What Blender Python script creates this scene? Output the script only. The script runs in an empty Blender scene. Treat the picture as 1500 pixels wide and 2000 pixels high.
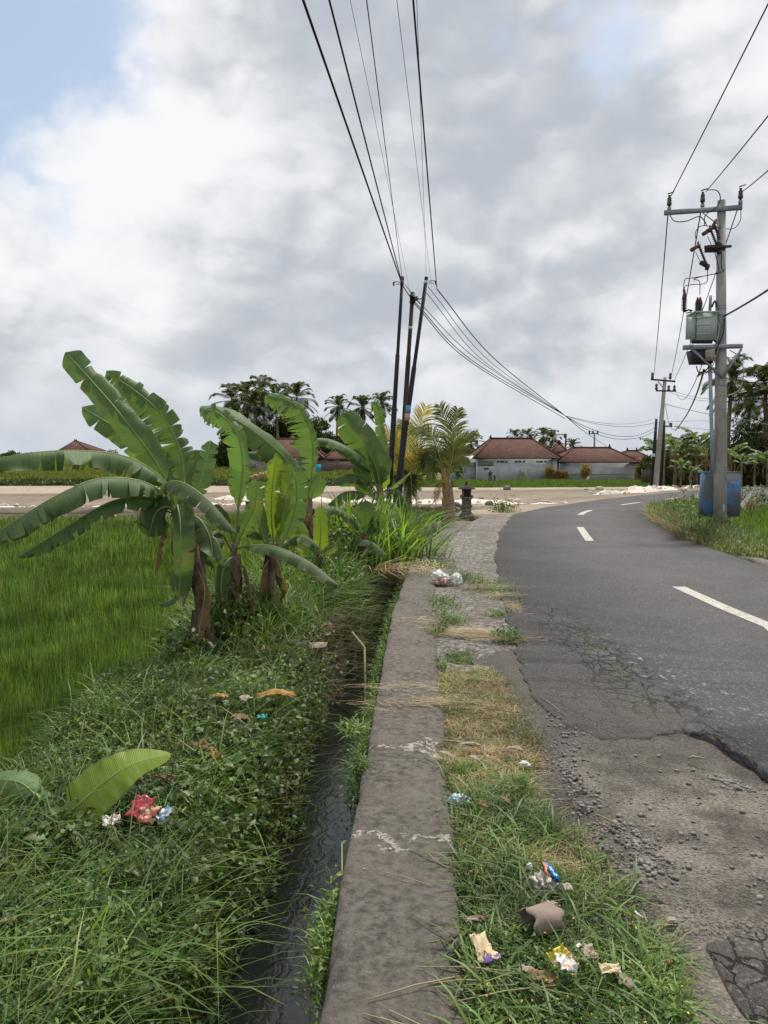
import bpy, math, random
import numpy as np
from mathutils import Vector, Matrix, noise as mnoise
R = math.radians
rng = np.random.default_rng(7)
random.seed(7)
sc = bpy.context.scene
col = sc.collection

# ------------------------------------------------------------------ camera
EYE = 1.5
PITCH = math.atan(92 / 1500)
cam_d = bpy.data.cameras.new('camera'); cam = bpy.data.objects.new('camera', cam_d); col.objects.link(cam)
cam.location = (0, 0, EYE); cam.rotation_euler = (math.pi / 2 - PITCH, 0, 0)
cam_d.sensor_fit = 'VERTICAL'; cam_d.sensor_height = 36; cam_d.lens = 27
cam_d.clip_start = 0.05; cam_d.clip_end = 4000
sc.camera = cam

def ray(px, py):
    u = (px - 750) / 1500; v = (1000 - py) / 1500
    c, s = math.cos(PITCH), math.sin(PITCH)
    return Vector((u, c + v * s, -s + v * c))
def W(px, py, y):
    d = ray(px, py); return Vector((0, 0, EYE)) + d * (y / d.y)
def G(px, py, z=0.0):
    d = ray(px, py); return Vector((0, 0, EYE)) + d * ((z - EYE) / d.z)

# ------------------------------------------------------------------ node helper
class NT:
    def __init__(s, tree): s.t = tree; s.n = tree.nodes; s.l = tree.links
    def _in(s, sock, v):
        if v is None: return
        if isinstance(v, bpy.types.NodeSocket): s.l.new(v, sock)
        elif isinstance(v, (tuple, list)) and sock.type == 'RGBA' and len(v) == 3: sock.default_value = (*v, 1)
        else: sock.default_value = v
    def node(s, typ, ins={}, out=0, **props):
        n = s.n.new(typ)
        for k, v in props.items(): setattr(n, k, v)
        for k, v in ins.items(): s._in(n.inputs[k], v)
        return n.outputs[out]
    def m(s, op, a, b=None, c=None, clamp=False):
        n = s.n.new('ShaderNodeMath'); n.operation = op; n.use_clamp = clamp
        s._in(n.inputs[0], a); s._in(n.inputs[1], b)
        if c is not None: s._in(n.inputs[2], c)
        return n.outputs[0]
    def vm(s, op, a, b=None, scale=None):
        n = s.n.new('ShaderNodeVectorMath'); n.operation = op
        s._in(n.inputs[0], a); s._in(n.inputs[1], b)
        if scale is not None: s._in(n.inputs['Scale'], scale)
        return n.outputs['Value'] if op in ('DOT_PRODUCT', 'LENGTH', 'DISTANCE') else n.outputs[0]
    def noise(s, vec, scale, detail=4, rough=.55, dist=0, out=0):
        return s.node('ShaderNodeTexNoise', {'Vector': vec, 'Scale': scale, 'Detail': detail, 'Roughness': rough, 'Distortion': dist}, out)
    def ss(s, v, lo, hi, a=0., b=1.):
        n = s.n.new('ShaderNodeMapRange'); n.interpolation_type = 'SMOOTHSTEP'
        s._in(n.inputs[0], v); s._in(n.inputs[1], lo); s._in(n.inputs[2], hi); s._in(n.inputs[3], a); s._in(n.inputs[4], b)
        return n.outputs[0]
    def mix(s, f, a, b, mode='MIX'):
        n = s.n.new('ShaderNodeMix'); n.data_type = 'RGBA'; n.blend_type = mode
        s._in(n.inputs[0], f); s._in(n.inputs[6], a); s._in(n.inputs[7], b)
        return n.outputs[2]

# ------------------------------------------------------------------ world: sky with procedural clouds
SUN_EL, SUN_AZ = R(60), R(26)       # azimuth from +Y towards +X
sunv = Vector((math.sin(SUN_AZ) * math.cos(SUN_EL), math.cos(SUN_AZ) * math.cos(SUN_EL), math.sin(SUN_EL)))
world = bpy.data.worlds.new('World'); sc.world = world; world.use_nodes = True
t = NT(world.node_tree); t.n.clear()
sky = t.node('ShaderNodeTexSky', sky_type='NISHITA', sun_disc=False, sun_elevation=SUN_EL, sun_rotation=SUN_AZ)
sky.node.air_density = 1.4; sky.node.dust_density = 1.6; sky.node.ozone_density = 1.5
skyc = t.mix(.30, t.vm('SCALE', sky, scale=0.13), (.62, .68, .80))
D = t.node('ShaderNodeTexCoord'); D = D.node.outputs['Generated']
D = t.vm('NORMALIZE', D)
sep = t.n.new('ShaderNodeSeparateXYZ'); t.l.new(D, sep.inputs[0])
zc = t.m('MAXIMUM', sep.outputs[2], 0.0)
inv = t.m('DIVIDE', 1.0, t.m('ADD', zc, 0.22))
P = t.vm('MULTIPLY', D, (1, 1, 1.5))
warp = t.noise(P, 2.2, 3, .5, 0, 1)
Pw = t.vm('ADD', P, t.vm('SCALE', t.vm('SUBTRACT', warp, (.5, .5, .5)), scale=0.12))
Dn = t.noise(D, 4.5, 5, .6, 0, 1)
Dw = t.vm('NORMALIZE', t.vm('ADD', D, t.vm('SCALE', t.vm('SUBTRACT', Dn, (.5, .5, .5)), scale=0.22)))
def blob(px, py, r, amp):
    d = ray(px, py).normalized(); k = 1.0 / (2 * (r / 1650) ** 2) * 2
    e = t.m('EXPONENT', t.m('MULTIPLY', t.m('SUBTRACT', t.vm('DOT_PRODUCT', Dw, tuple(d)), 1.0), k))
    return t.m('MULTIPLY', e, amp)
def total(lst):
    a = None
    for b in lst:
        v = blob(*b); a = v if a is None else t.m('ADD', a, v)
    return a
n1 = t.noise(Pw, 3.4, 6, .52, 0)
n1b = t.noise(t.vm('ADD', Pw, (-0.03, 0.0, 0.07)), 3.4, 6, .52, 0)
n2 = t.noise(Pw, 8.0, 5, .55, 0)
Pv = t.vm('ADD', Pw, t.vm('SCALE', t.vm('SUBTRACT', t.noise(Pw, 7, 4, .6, 0, 1), (.5, .5, .5)), scale=.16))
def vor(vec, s_): return t.node('ShaderNodeTexVoronoi', {'Vector': vec, 'Scale': s_}, 0)
def puffs(off):
    q = t.vm('ADD', Pv, off)
    return t.m('SUBTRACT', .55, t.m('ADD', t.m('MULTIPLY', vor(q, 6.), .65), t.m('MULTIPLY', vor(q, 15.), .35)))
puff = puffs((0, 0, 0)); puffl = t.m('SUBTRACT', puff, puffs((-.018, 0, .035)))
hole = total([(90, 110, 170, .34), (-60, 200, 130, .2), (230, 60, 70, .14), (1250, 60, 85, .16), (1170, 120, 70, .12), (1290, 100, 50, .08), (300, 50, 60, .08), (1200, 380, 60, .08), (1480, 150, 60, .1)])
dens = t.m('SUBTRACT', t.m('ADD', t.m('ADD', n1, .2), t.m('MULTIPLY', puff, .25)), hole)
cover = t.ss(dens, .28, .54)
dark = total([(560, 610, 150, .42), (400, 650, 120, .30), (330, 520, 60, .12), (720, 600, 100, .3), (1180, 590, 130, .38), (980, 560, 90, .2), (1000, 270, 190, .34), (1240, 230, 90, .24), (620, 170, 150, .2), (780, 90, 150, .18), (60, 700, 160, .2), (1350, 330, 80, .1), (130, 500, 70, .12)])
light = total([(240, 230, 100, .45), (60, 330, 140, .35), (230, 330, 130, .3), (420, 330, 90, .2), (250, 560, 100, .3), (130, 400, 110, .2), (700, 440, 110, .22), (1130, 460, 110, .2), (620, 690, 140, .16), (1180, 700, 160, .12), (480, 430, 110, .22), (1390, 60, 90, .2), (860, 660, 120, .14)])
lit = t.m('MULTIPLY', t.m('SUBTRACT', n1, n1b), 1.9)
sh = t.m('ADD', t.m('SUBTRACT', .52, t.m('MULTIPLY', dark, 1.35)), t.m('ADD', t.m('MULTIPLY', light, 1.25), lit))
sh = t.m('ADD', sh, t.m('MULTIPLY', t.m('SUBTRACT', n2, .5), .35))
sh = t.m('ADD', sh, t.m('MULTIPLY', t.m('SUBTRACT', t.noise(Pw, 3.6, 5, .5), .5), .45))
sh = t.m('ADD', sh, t.m('ADD', t.m('MULTIPLY', puff, .42), t.m('MULTIPLY', puffl, 1.1)))
f = t.ss(sh, -.30, 1.15)
cloudc = t.mix(f, (.48, .52, .575), (.90, .905, .925))
skyb = t.mix(cover, skyc, cloudc)
# far air close to the horizon
hz = t.ss(sep.outputs[2], 0.0, 0.16, .72, 0.0)
skyb = t.mix(hz, skyb, (.56, .61, .68))
bg = t.node('ShaderNodeBackground', {'Color': skyb, 'Strength': 1.0})
out = t.n.new('ShaderNodeOutputWorld'); t.l.new(bg, out.inputs[0])

# ------------------------------------------------------------------ sun
sd = bpy.data.lights.new('sun', 'SUN'); sd.energy = 5.0; sd.angle = R(4); sd.color = (1, .93, .82)
so = bpy.data.objects.new('sun', sd); col.objects.link(so)
so.rotation_euler = (-sunv).to_track_quat('-Z', 'Y').to_euler()

sc.view_settings.view_transform = 'Standard'; sc.view_settings.look = 'None'
sc.view_settings.exposure = 0.06; sc.view_settings.gamma = 1.0
sc.render.engine = 'CYCLES'
sc.cycles.max_bounces = 6; sc.cycles.transparent_max_bounces = 6; sc.cycles.use_denoising = True

# ------------------------------------------------------------------ materials
MATS = {}
def newmat(name):
    m = bpy.data.materials.new(name); m.use_nodes = True; m.node_tree.nodes.clear(); MATS[name] = m
    return m, NT(m.node_tree)
def finish(t, m, colr, rough=.8, height=None, bs=.3, bd=.01, spec=.3, metal=0., trans=0.):
    nrm = None
    if height is not None:
        nrm = t.node('ShaderNodeBump', {'Height': height, 'Strength': bs, 'Distance': bd})
    b = t.node('ShaderNodeBsdfPrincipled', {'Base Color': colr, 'Roughness': rough, 'Specular IOR Level': spec, 'Metallic': metal, 'Normal': nrm})
    if trans:
        tc = t.mix(1.0, colr, (1.25, 1.25, .45), 'MULTIPLY')
        tr = t.node('ShaderNodeBsdfTranslucent', {'Color': tc, 'Normal': nrm})
        b = t.node('ShaderNodeMixShader', {0: trans, 1: b, 2: tr})
    o = t.n.new('ShaderNodeOutputMaterial'); t.l.new(b, o.inputs[0])
    return m
def pos(t): return t.node('ShaderNodeTexCoord').node.outputs['Object']
def nm(name, base, layers=(), rough=.85, bs=.3, bd=.01, bscale=40, bdetail=4, spec=.25, metal=0., stretch=None, trans=0.):
    """layers: (colour, noise scale, lo, hi, amount)"""
    m, t = newmat(name); v = pos(t)
    if stretch: v = t.vm('MULTIPLY', v, stretch)
    c = t.node('ShaderNodeRGB'); c.node.outputs[0].default_value = (*base, 1)
    for i, (lc, s, lo, hi, amt) in enumerate(layers):
        n = t.noise(t.vm('ADD', v, (i * 7.3, i * 3.1, i * 5.7)), s, 6, .6)
        c = t.mix(t.m('MULTIPLY', t.ss(n, lo, hi), amt), c, lc)
    h = t.noise(v, bscale, bdetail, .6) if bs else None
    return finish(t, m, c, rough, h, bs, bd, spec, metal, trans)
def leafmat(name, base, trans=.35, rough=.5, spec=.35, var=(.6, 1.5), yellow=(.30, .28, .05), yamt=.25, vein=False):
    m, t = newmat(name)
    a = t.node('ShaderNodeAttribute', attribute_name='Col'); a = a.node.outputs['Color']
    c = t.mix(1.0, base, a, 'MULTIPLY')
    n = t.noise(pos(t), 9.0 if vein else 3.0, 4, .6)
    c = t.mix(t.m('MULTIPLY', t.ss(n, .5, .75), yamt), c, yellow)
    if not vein: c = t.mix(1.0, c, t.mix(t.ss(t.noise(pos(t), 1.5, 3, .6), .36, .64), (.62, .66, .60), (1.35, 1.32, 1.2)), 'MULTIPLY')
    h = None
    if vein:
        uv = t.node('ShaderNodeUVMap'); s2 = t.n.new('ShaderNodeSeparateXYZ'); t.l.new(uv, s2.inputs[0])
        w = t.m('SINE', t.m('MULTIPLY', s2.outputs[0], 900.0))
        w2 = t.m('SINE', t.m('MULTIPLY', s2.outputs[0], 211.0))
        h = t.m('ADD', w, t.m('MULTIPLY', w2, .8))
        c = t.mix(t.m('MULTIPLY', t.ss(t.noise(pos(t), 4.5, 5, .65), .56, .68), .45), c, (.20, .19, .07))
        c = t.mix(t.m('MULTIPLY', t.ss(h, -.6, 1.6), .22), c, t.mix(1.0, c, (1.7, 1.6, 1.5), 'MULTIPLY'))
        g = t.node('ShaderNodeNewGeometry'); bf = g.node.outputs['Backfacing']
        c = t.mix(t.m('MULTIPLY', bf, .30), c, (.17, .23, .14))
        # worn brown edges
        ev = t.m('ADD', s2.outputs[1], t.m('MULTIPLY', t.noise(pos(t), 40, 4), .25))
        c = t.mix(t.m('MULTIPLY', t.ss(ev, 1.04, 1.13), .8), c, (.20, .15, .07))
    return finish(t, m, c, rough, h, .25, .003, spec, 0., trans)

leafmat('rice', (.108, .190, .062), .35, var=None, yellow=(.22, .24, .05), yamt=.35, spec=.2, rough=.55)
leafmat('rice_far', (.135, .180, .055), .25, yellow=(.26, .24, .09), yamt=.7, spec=.1, rough=.7)
leafmat('grass_blade', (.088, .160, .046), .35, yellow=(.20, .20, .06), yamt=.4)
leafmat('weed_leaf', (.075, .140, .045), .32, yellow=(.15, .18, .05), yamt=.3)
leafmat('vine_leaf', (.070, .125, .042), .32, yellow=(.14, .17, .05), yamt=.2)
leafmat('straw', (.36, .305, .22), .15, rough=.8, yellow=(.26, .19, .12), yamt=.5, spec=.15)
leafmat('banana_leaf', (.085, .150, .058), .46, rough=.50, spec=.35, yellow=(.13, .20, .045), yamt=.35, vein=True)
leafmat('banana_leaf_fresh', (.19, .29, .035), .38, rough=.42, spec=.4, yellow=(.24, .30, .05), yamt=.3, vein=True)
leafmat('banana_leaf_dry', (.17, .11, .06), .2, rough=.85, spec=.1, yellow=(.25, .17, .09), yamt=.5, vein=True)
leafmat('palm_leaf', (.065, .088, .036), .2, spec=.08, rough=.8, yellow=(.14, .13, .045), yamt=.35)
leafmat('palm_leaf_gold', (.38, .34, .075), .3, yellow=(.33, .25, .06), yamt=.5)
leafmat('palm_leaf_olive', (.13, .17, .05), .25, yellow=(.24, .20, .07), yamt=.5)
leafmat('tree_leaf', (.055, .085, .032), .2, spec=.1, rough=.75, yellow=(.10, .11, .04), yamt=.35)
leafmat('croton_leaf', (.26, .20, .05), .2, yellow=(.20, .09, .03), yamt=.5)
leafmat('flower_white', (.55, .55, .48), .3, yamt=0)
leafmat('flower_yellow', (.65, .50, .06), .3, yamt=0)
nm('midrib', (.24, .28, .10), [((.14, .20, .06), 8, .4, .6, .6)], .5, .1)
nm('palm_rachis', (.38, .25, .09), [((.24, .24, .07), 5, .4, .6, .6)], .6, .1)
nm('stem_banana', (.15, .11, .075), [((.27, .22, .15), 9, .45, .6, .8), ((.05, .035, .025), 14, .5, .62, .8)], .9, .7, .02, 30, stretch=(1, 1, .25))
nm('palm_trunk', (.23, .18, .13), [((.36, .29, .21), 12, .45, .6, .7), ((.09, .06, .045), 20, .5, .6, .6)], .95, .8, .02, 22, stretch=(.6, .6, 3.))
nm('tree_bark', (.10, .08, .06), [((.16, .13, .10), 6, .4, .6, .6)], .95, .5, .02, 12)
nm('twig', (.16, .12, .08), [((.30, .24, .16), 15, .4, .6, .7)], .9, .3)
nm('soil', (.075, .055, .038), [((.13, .10, .07), 3, .4, .65, .7), ((.035, .040, .018), 6, .45, .6, .7)], .95, .8, .03, 18)
nm('far_ground', (.115, .13, .055), [((.15, .13, .08), .05, .4, .65, .5), ((.07, .09, .03), .4, .45, .6, .5)], .95, .5, .05, 3)
# asphalt: fine aggregate, cracks along the wheel track, pale scuffs
def line_mask(t, x, y, x0, hw, y0, y1):
    a = t.ss(t.m('ABSOLUTE', t.m('SUBTRACT', x, x0)), hw, 0.0)
    return t.m('MULTIPLY', a, t.m('MULTIPLY', t.ss(y, y0, y0 + .8), t.ss(y, y1, y1 - 2.5)))
def asphalt(name, base, crack_all=False):
    m, t = newmat(name); v = pos(t)
    s3 = t.n.new('ShaderNodeSeparateXYZ'); t.l.new(v, s3.inputs[0]); x, y = s3.outputs[0], s3.outputs[1]
    c = t.mix(t.ss(t.noise(v, 160, 3, .8), .35, .7), tuple(k * .68 for k in base), tuple(k * 1.4 for k in base))
    c = t.mix(t.m('MULTIPLY', t.ss(t.noise(v, .7, 6, .6), .45, .58), .45), c, tuple(k * 1.35 for k in base))
    sp = t.node('ShaderNodeTexVoronoi', {'Vector': v, 'Scale': 95.0}, 1)
    spb = t.n.new('ShaderNodeSeparateColor'); t.l.new(sp, spb.inputs[0])
    c = t.mix(t.m('MULTIPLY', t.ss(spb.outputs[0], .86, .92), .55), c, (.21, .20, .19))
    c = t.mix(t.m('MULTIPLY', t.ss(t.noise(t.vm('MULTIPLY', v, (1, .16, 1)), 2.2, 4, .6), .52, .7), .22), c, (.045, .043, .043))
    n = t.noise(v, 7, 5, .7, 0, 1)
    vw = t.vm('ADD', v, t.vm('SCALE', t.vm('SUBTRACT', n, (.5, .5, .5)), scale=.10))
    vs = t.vm('MULTIPLY', vw, (1, .62, 1))
    ve = t.node('ShaderNodeTexVoronoi', {'Vector': vs, 'Scale': 9.0 if not crack_all else 11.0}, 0, feature='DISTANCE_TO_EDGE')
    ve2 = t.node('ShaderNodeTexVoronoi', {'Vector': vs, 'Scale': 3.6}, 0, feature='DISTANCE_TO_EDGE')
    if crack_all:
        mask = t.ss(t.noise(v, 2.0, 3, .5), .38, .52)
    else:
        mask = t.m('MAXIMUM', line_mask(t, x, y, 1.68, .42, 3.6, 9.2), line_mask(t, x, y, 1.25, .35, 3.8, 6.0))
        mask = t.m('MULTIPLY', mask, t.ss(t.noise(v, 2.6, 4, .6), .34, .50))
        mask = t.m('MULTIPLY', mask, 1.6, clamp=True)
    cr = t.m('MAXIMUM', t.ss(ve, .055, .015), t.m('MULTIPLY', t.ss(ve2, .03, .008), 1.))
    cr = t.m('MULTIPLY', cr, mask)
    c = t.mix(cr, c, (.018, .016, .014))
    if not crack_all:
        # dust close to the broken edge, white scuffs
        dust = t.m('MULTIPLY', t.ss(y, 6.6, 4.2), t.ss(t.m('ADD', x, t.m('MULTIPLY', t.noise(v, 2, 4), .8)), 2.35, 1.5))
        c = t.mix(t.m('MULTIPLY', dust, .45), c, (.15, .135, .12))
        de = t.m('MULTIPLY', t.ss(t.m('ADD', y, t.m('MULTIPLY', t.noise(v, 3, 5), .9)), 5.3, 4.75), t.ss(x, 1.85, 1.6))
        c = t.mix(t.m('MULTIPLY', de, .8), c, (.105, .097, .089))
        e = t.m('MULTIPLY', t.ss(t.m('ABSOLUTE', t.m('SUBTRACT', x, t.m('ADD', 2.75, t.m('MULTIPLY', y, -.13)))), .34, .05), t.ss(t.m('ABSOLUTE', t.m('SUBTRACT', y, 5.5)), 1.9, .1))
        sc_ = t.ss(t.noise(t.vm('MULTIPLY', v, (1.6, .8, 1)), 9, 7, .75), .555, .65)
        c = t.mix(t.m('MULTIPLY', t.m('MULTIPLY', e, sc_), .9), c, (.40, .40, .41))
    h = t.m('SUBTRACT', t.noise(v, 150, 3, .7), t.m('MULTIPLY', cr, 2.2))
    finish(t, m, c, .88, h, .6, .008, .25)
asphalt('asphalt', (.062, .061, .066))
asphalt('asphalt_old', (.085, .077, .070), True)
# concrete kerb with mortar repairs
m, t = newmat('kerb_concrete'); v = pos(t)
s3 = t.n.new('ShaderNodeSeparateXYZ'); t.l.new(v, s3.inputs[0]); x, y = s3.outputs[0], s3.outputs[1]
c = t.mix(t.ss(t.noise(v, 26, 8, .72), .3, .7), (.058, .053, .048), (.19, .175, .157))
c = t.mix(t.m('MULTIPLY', t.ss(t.noise(v, 2.3, 5, .6), .45, .66), .55), c, (.17, .155, .135))
c = t.mix(t.m('MULTIPLY', t.ss(t.noise(v, 90, 3, .8), .62, .7), .5), c, (.34, .31, .28))
c = t.mix(t.m('MULTIPLY', t.ss(t.noise(v, 5, 6, .7), .55, .68), .3), c, (.07, .066, .058))
wob = t.m('MULTIPLY', t.m('SUBTRACT', t.noise(v, 6, 6, .75), .5), .75)
seams = None
for yy, wd in ((2.98, .018), (3.98, .022), (7.4, .02), (5.0, .008)):
    k = t.ss(t.m('ABSOLUTE', t.m('SUBTRACT', t.m('ADD', y, wob), yy)), wd * 2., wd * 1.)
    seams = k if seams is None else t.m('MAXIMUM', seams, k)
seams = t.m('MULTIPLY', seams, t.ss(t.noise(v, 9, 5, .7), .40, .5))
c = t.mix(t.m('MULTIPLY', seams, .9), c, (.42, .39, .34))
h = t.m('ADD', t.noise(v, 60, 6, .75), t.m('MULTIPLY', seams, .5))
finish(t, m, c, .95, h, 1., .018, .15)
# rough shoulder slab: dark worn concrete with pale spots
m, t = newmat('shoulder_concrete'); v = pos(t)
c = t.mix(t.ss(t.noise(v, 14, 8, .75), .4, .62), (.085, .078, .070), (.25, .235, .225))
c = t.mix(t.m('MULTIPLY', t.ss(t.noise(v, 28, 6, .8), .52, .62), .7), c, (.46, .44, .43))
c = t.mix(t.m('MULTIPLY', t.ss(t.noise(v, 1.1, 5, .6), .42, .62), .6), c, (.11, .098, .085))
finish(t, m, c, .95, t.noise(v, 22, 8, .8), .9, .03, .15)
# gravelly broken shoulder
m, t = newmat('gravel_dirt'); v = pos(t)
c = t.mix(t.ss(t.noise(v, 2.2, 6, .65), .38, .62), (.070, .063, .056), (.185, .168, .148))
s3 = t.n.new('ShaderNodeSeparateXYZ'); t.l.new(v, s3.inputs[0]); yn = t.m('ADD', s3.outputs[1], t.m('MULTIPLY', t.m('SUBTRACT', t.noise(v, 3, 5), .5), 1.6))
c = t.mix(t.m('MULTIPLY', t.ss(yn, 3.4, 4.2), .9), c, (.100, .093, .086))
c = t.mix(t.ss(t.noise(v, 70, 5, .8), .35, .7), t.mix(1., c, (.6, .6, .6), 'MULTIPLY'), t.mix(1., c, (1.35, 1.35, 1.35), 'MULTIPLY'))
vo = t.node('ShaderNodeTexVoronoi', {'Vector': v, 'Scale': 75.0}, 0)
finish(t, m, c, .95, t.m('ADD', t.m('MULTIPLY', vo, -1.2), t.noise(v, 40, 5, .7)), .8, .012, .15)

nm('sand', (.30, .25, .20), [((.23, .19, .15), .35, .4, .6, .7), ((.36, .30, .23), 1.2, .5, .65, .6), ((.2, .16, .12), 9, .5, .65, .5)], .95, .5, .05, 6)
nm('white_rubble', (.56, .51, .45), [((.42, .36, .30), 1.6, .45, .62, .7), ((.75, .70, .64), 7, .5, .6, .7)], .95, .9, .06, 9)
nm('stone_wall', (.20, .165, .13), [((.10, .08, .065), 2.5, .45, .6, .8), ((.30, .26, .21), 5, .5, .65, .6)], .95, .9, .06, 5)
nm('gravel_stone', (.19, .178, .17), [((.26, .245, .23), 18, .45, .62, .7), ((.075, .07, .068), 9, .5, .62, .6)], .9, .6, .006, 120)
nm('pale_stone', (.48, .44, .38), [((.30, .27, .23), 9, .45, .62, .7)], .9, .6, .006, 80)
nm('concrete_pole', (.27, .265, .235), [((.36, .36, .33), 2, .4, .6, .6), ((.18, .17, .145), 9, .5, .65, .6)], .85, .3, .004, 60, stretch=(1, 1, .3))
nm('black_pole', (.010, .011, .014), [((.03, .027, .025), 4, .5, .65, .6)], .6, .15, .003, 30, spec=.3, stretch=(1, 1, .3))
nm('brown_pole', (.05, .036, .032), [((.10, .06, .045), 6, .45, .62, .7), ((.02, .02, .022), 9, .5, .6, .5)], .7, .3, .004, 30, stretch=(1, 1, .3))
nm('rust_red', (.13, .035, .03), [((.07, .03, .03), 8, .4, .6, .6)], .7, .2)
nm('band_blue', (.10, .30, .48), [], .6, 0); nm('band_pink', (.55, .28, .22), [], .6, 0); nm('band_white', (.6, .6, .58), [], .6, 0)
nm('galvanised', (.24, .27, .29), [((.16, .18, .20), 6, .4, .62, .6)], .5, .1, .003, 40, metal=.35, spec=.5)
nm('transformer_green', (.35, .41, .36), [((.25, .30, .26), 3, .4, .62, .5), ((.42, .46, .41), 9, .55, .7, .4)], .5, .1, .003, 20, spec=.4)
nm('dark_steel', (.03, .03, .034), [((.06, .05, .045), 8, .5, .65, .5)], .6, .1)
nm('insulator', (.035, .015, .018), [], .2, 0, spec=.7)
nm('rust_brown', (.12, .052, .038), [((.05, .028, .025), 12, .4, .6, .6)], .6, .2)
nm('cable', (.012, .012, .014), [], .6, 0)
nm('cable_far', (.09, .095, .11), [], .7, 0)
nm('conduit_pvc', (.30, .34, .40), [((.22, .25, .30), 3, .4, .6, .6)], .5, 0)
nm('cabinet_blue', (.09, .19, .35), [((.13, .12, .105), 2.3, .47, .52, .9), ((.05, .13, .30), 6, .5, .62, .3)], .9, .2, .003, 30)
nm('cyan_paint', (.20, .48, .60), [((.27, .265, .235), 20, .5, .6, .5)], .8, .2)
nm('road_paint', (.42, .41, .38), [((.13, .125, .12), 26, .50, .62, .85), ((.38, .37, .33), 4, .45, .6, .6)], .8, .4, .004, 90)
nm('plaster_grey', (.50, .53, .56), [((.40, .42, .44), .9, .42, .6, .8), ((.35, .36, .36), 2.5, .5, .65, .6), ((.30, .31, .32), 6, .56, .7, .5)], .95, .3, .02, 5)
nm('plaster_patch', (.24, .235, .225), [((.18, .18, .17), 2, .42, .6, .7)], .95, .3, .02, 5)
nm('plaster_pale', (.33, .31, .29), [((.20, .185, .17), 1.2, .42, .6, .8)], .95, .3, .02, 5)
nm('blue_wall', (.20, .42, .55), [((.30, .45, .52), 1.2, .42, .6, .6)], .9, .2)
nm('blue_gate', (.02, .30, .42), [], .6, 0)
nm('white_paint', (.62, .62, .61), [((.5, .5, .48), 6, .5, .65, .5)], .7, .1)
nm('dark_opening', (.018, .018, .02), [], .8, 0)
nm('brick_red', (.26, .10, .065), [((.16, .07, .05), 2, .42, .6, .7), ((.30, .19, .14), 7, .52, .65, .5)], .95, .4, .03, 8)
nm('orange_panel', (.42, .12, .06), [], .8, 0)
nm('brick_brown', (.14, .105, .085), [((.09, .07, .06), .7, .42, .6, .7), ((.20, .15, .12), 4, .5, .65, .6)], .95, .5, .04, 6)
nm('carved_stone', (.25, .225, .19), [((.11, .10, .085), 14, .42, .6, .8), ((.27, .25, .22), 25, .5, .65, .6), ((.07, .085, .045), 7, .55, .66, .5)], .95, .9, .02, 45)
nm('thatch_dark', (.06, .058, .05), [((.10, .09, .075), 25, .4, .6, .6)], .95, .7, .02, 60)
m, t = newmat('roof_tile'); v = pos(t)
c = t.mix(t.ss(t.noise(v, 3.5, 6, .7), .38, .64), (.080, .038, .030), (.150, .072, .055))
c = t.mix(t.m('MULTIPLY', t.ss(t.noise(v, .7, 4, .6), .45, .62), .5), c, (.07, .045, .038))
c = t.mix(t.m('MULTIPLY', t.ss(t.noise(v, 12, 3, .7), .6, .7), .6), c, (.24, .15, .11))
s3 = t.n.new('ShaderNodeSeparateXYZ'); t.l.new(v, s3.inputs[0])
h = t.m('ADD', t.m('SINE', t.m('MULTIPLY', s3.outputs[2], 26 * 2.)), t.m('SINE', t.m('MULTIPLY', t.m('ADD', s3.outputs[0], s3.outputs[1]), 24.)))
finish(t, m, c, .9, h, .7, .06, .2)
# water: nearly black, rippled
m, t = newmat('water_dark'); v = pos(t)
w1 = t.noise(t.vm('MULTIPLY', v, (1, .55, 1)), 15, 3, .5, 1.2)
finish(t, m, (.008, .010, .010), .03, w1, .13, .04, .5)
# litter
nm('plastic_white', (.72, .73, .75), [((.5, .5, .52), 20, .5, .6, .5)], .35, .4, .01, 50, spec=.5, trans=.2)
nm('plastic_pinkish', (.38, .22, .20), [((.25, .12, .11), 20, .5, .6, .5)], .4, .4, .01, 50, spec=.5)
nm('plastic_grey', (.36, .34, .29), [((.55, .53, .48), 25, .5, .6, .7)], .3, .5, .01, 60, spec=.6, trans=.2)
nm('plastic_blue_pale', (.36, .48, .56), [((.5, .6, .66), 25, .5, .6, .7)], .25, .4, .01, 60, spec=.6, trans=.25)
nm('cardboard', (.21, .165, .14), [((.27, .215, .18), 9, .45, .6, .6)], .9, .3, .006, 60)
nm('card_beige', (.52, .42, .27), [((.12, .07, .03), 14, .60, .64, .9), ((.6, .52, .36), 30, .5, .6, .5)], .85, .3, .004, 60)
nm('card_purple', (.12, .06, .26), [], .6, 0)
nm('foil_blue', (.03, .16, .36), [((.02, .03, .18), 30, .45, .55, .9), ((.08, .45, .65), 45, .56, .62, .8)], .25, .6, .01, 70, metal=.4, spec=.6)
nm('foil_orange', (.55, .17, .09), [], .4, 0)
nm('packet_yellow', (.48, .42, .05), [((.60, .60, .50), 22, .54, .58, .9)], .4, .3, .006, 60)
nm('packet_white', (.62, .60, .56), [((.50, .12, .06), 30, .56, .60, .8), ((.06, .09, .2), 36, .60, .63, .8)], .5, .3, .006, 60)
nm('packet_red', (.33, .03, .045), [((.62, .30, .30), 26, .60, .64, .6)], .3, .4, .006, 60, spec=.6)
nm('packet_food', (.50, .27, .18), [((.40, .06, .05), 18, .48, .54, .8), ((.62, .50, .36), 26, .54, .6, .8), ((.15, .22, .16), 34, .62, .66, .7)], .35, .3, .006, 60, spec=.5)
nm('packet_silver_blue', (.34, .38, .42), [((.05, .25, .5), 26, .52, .58, .8)], .3, .3, .006, 60, spec=.5)
nm('butt_filter', (.55, .24, .09), [], .8, 0); nm('paper_white', (.66, .65, .62), [((.4, .39, .36), 40, .55, .65, .5)], .8, .2)
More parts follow.
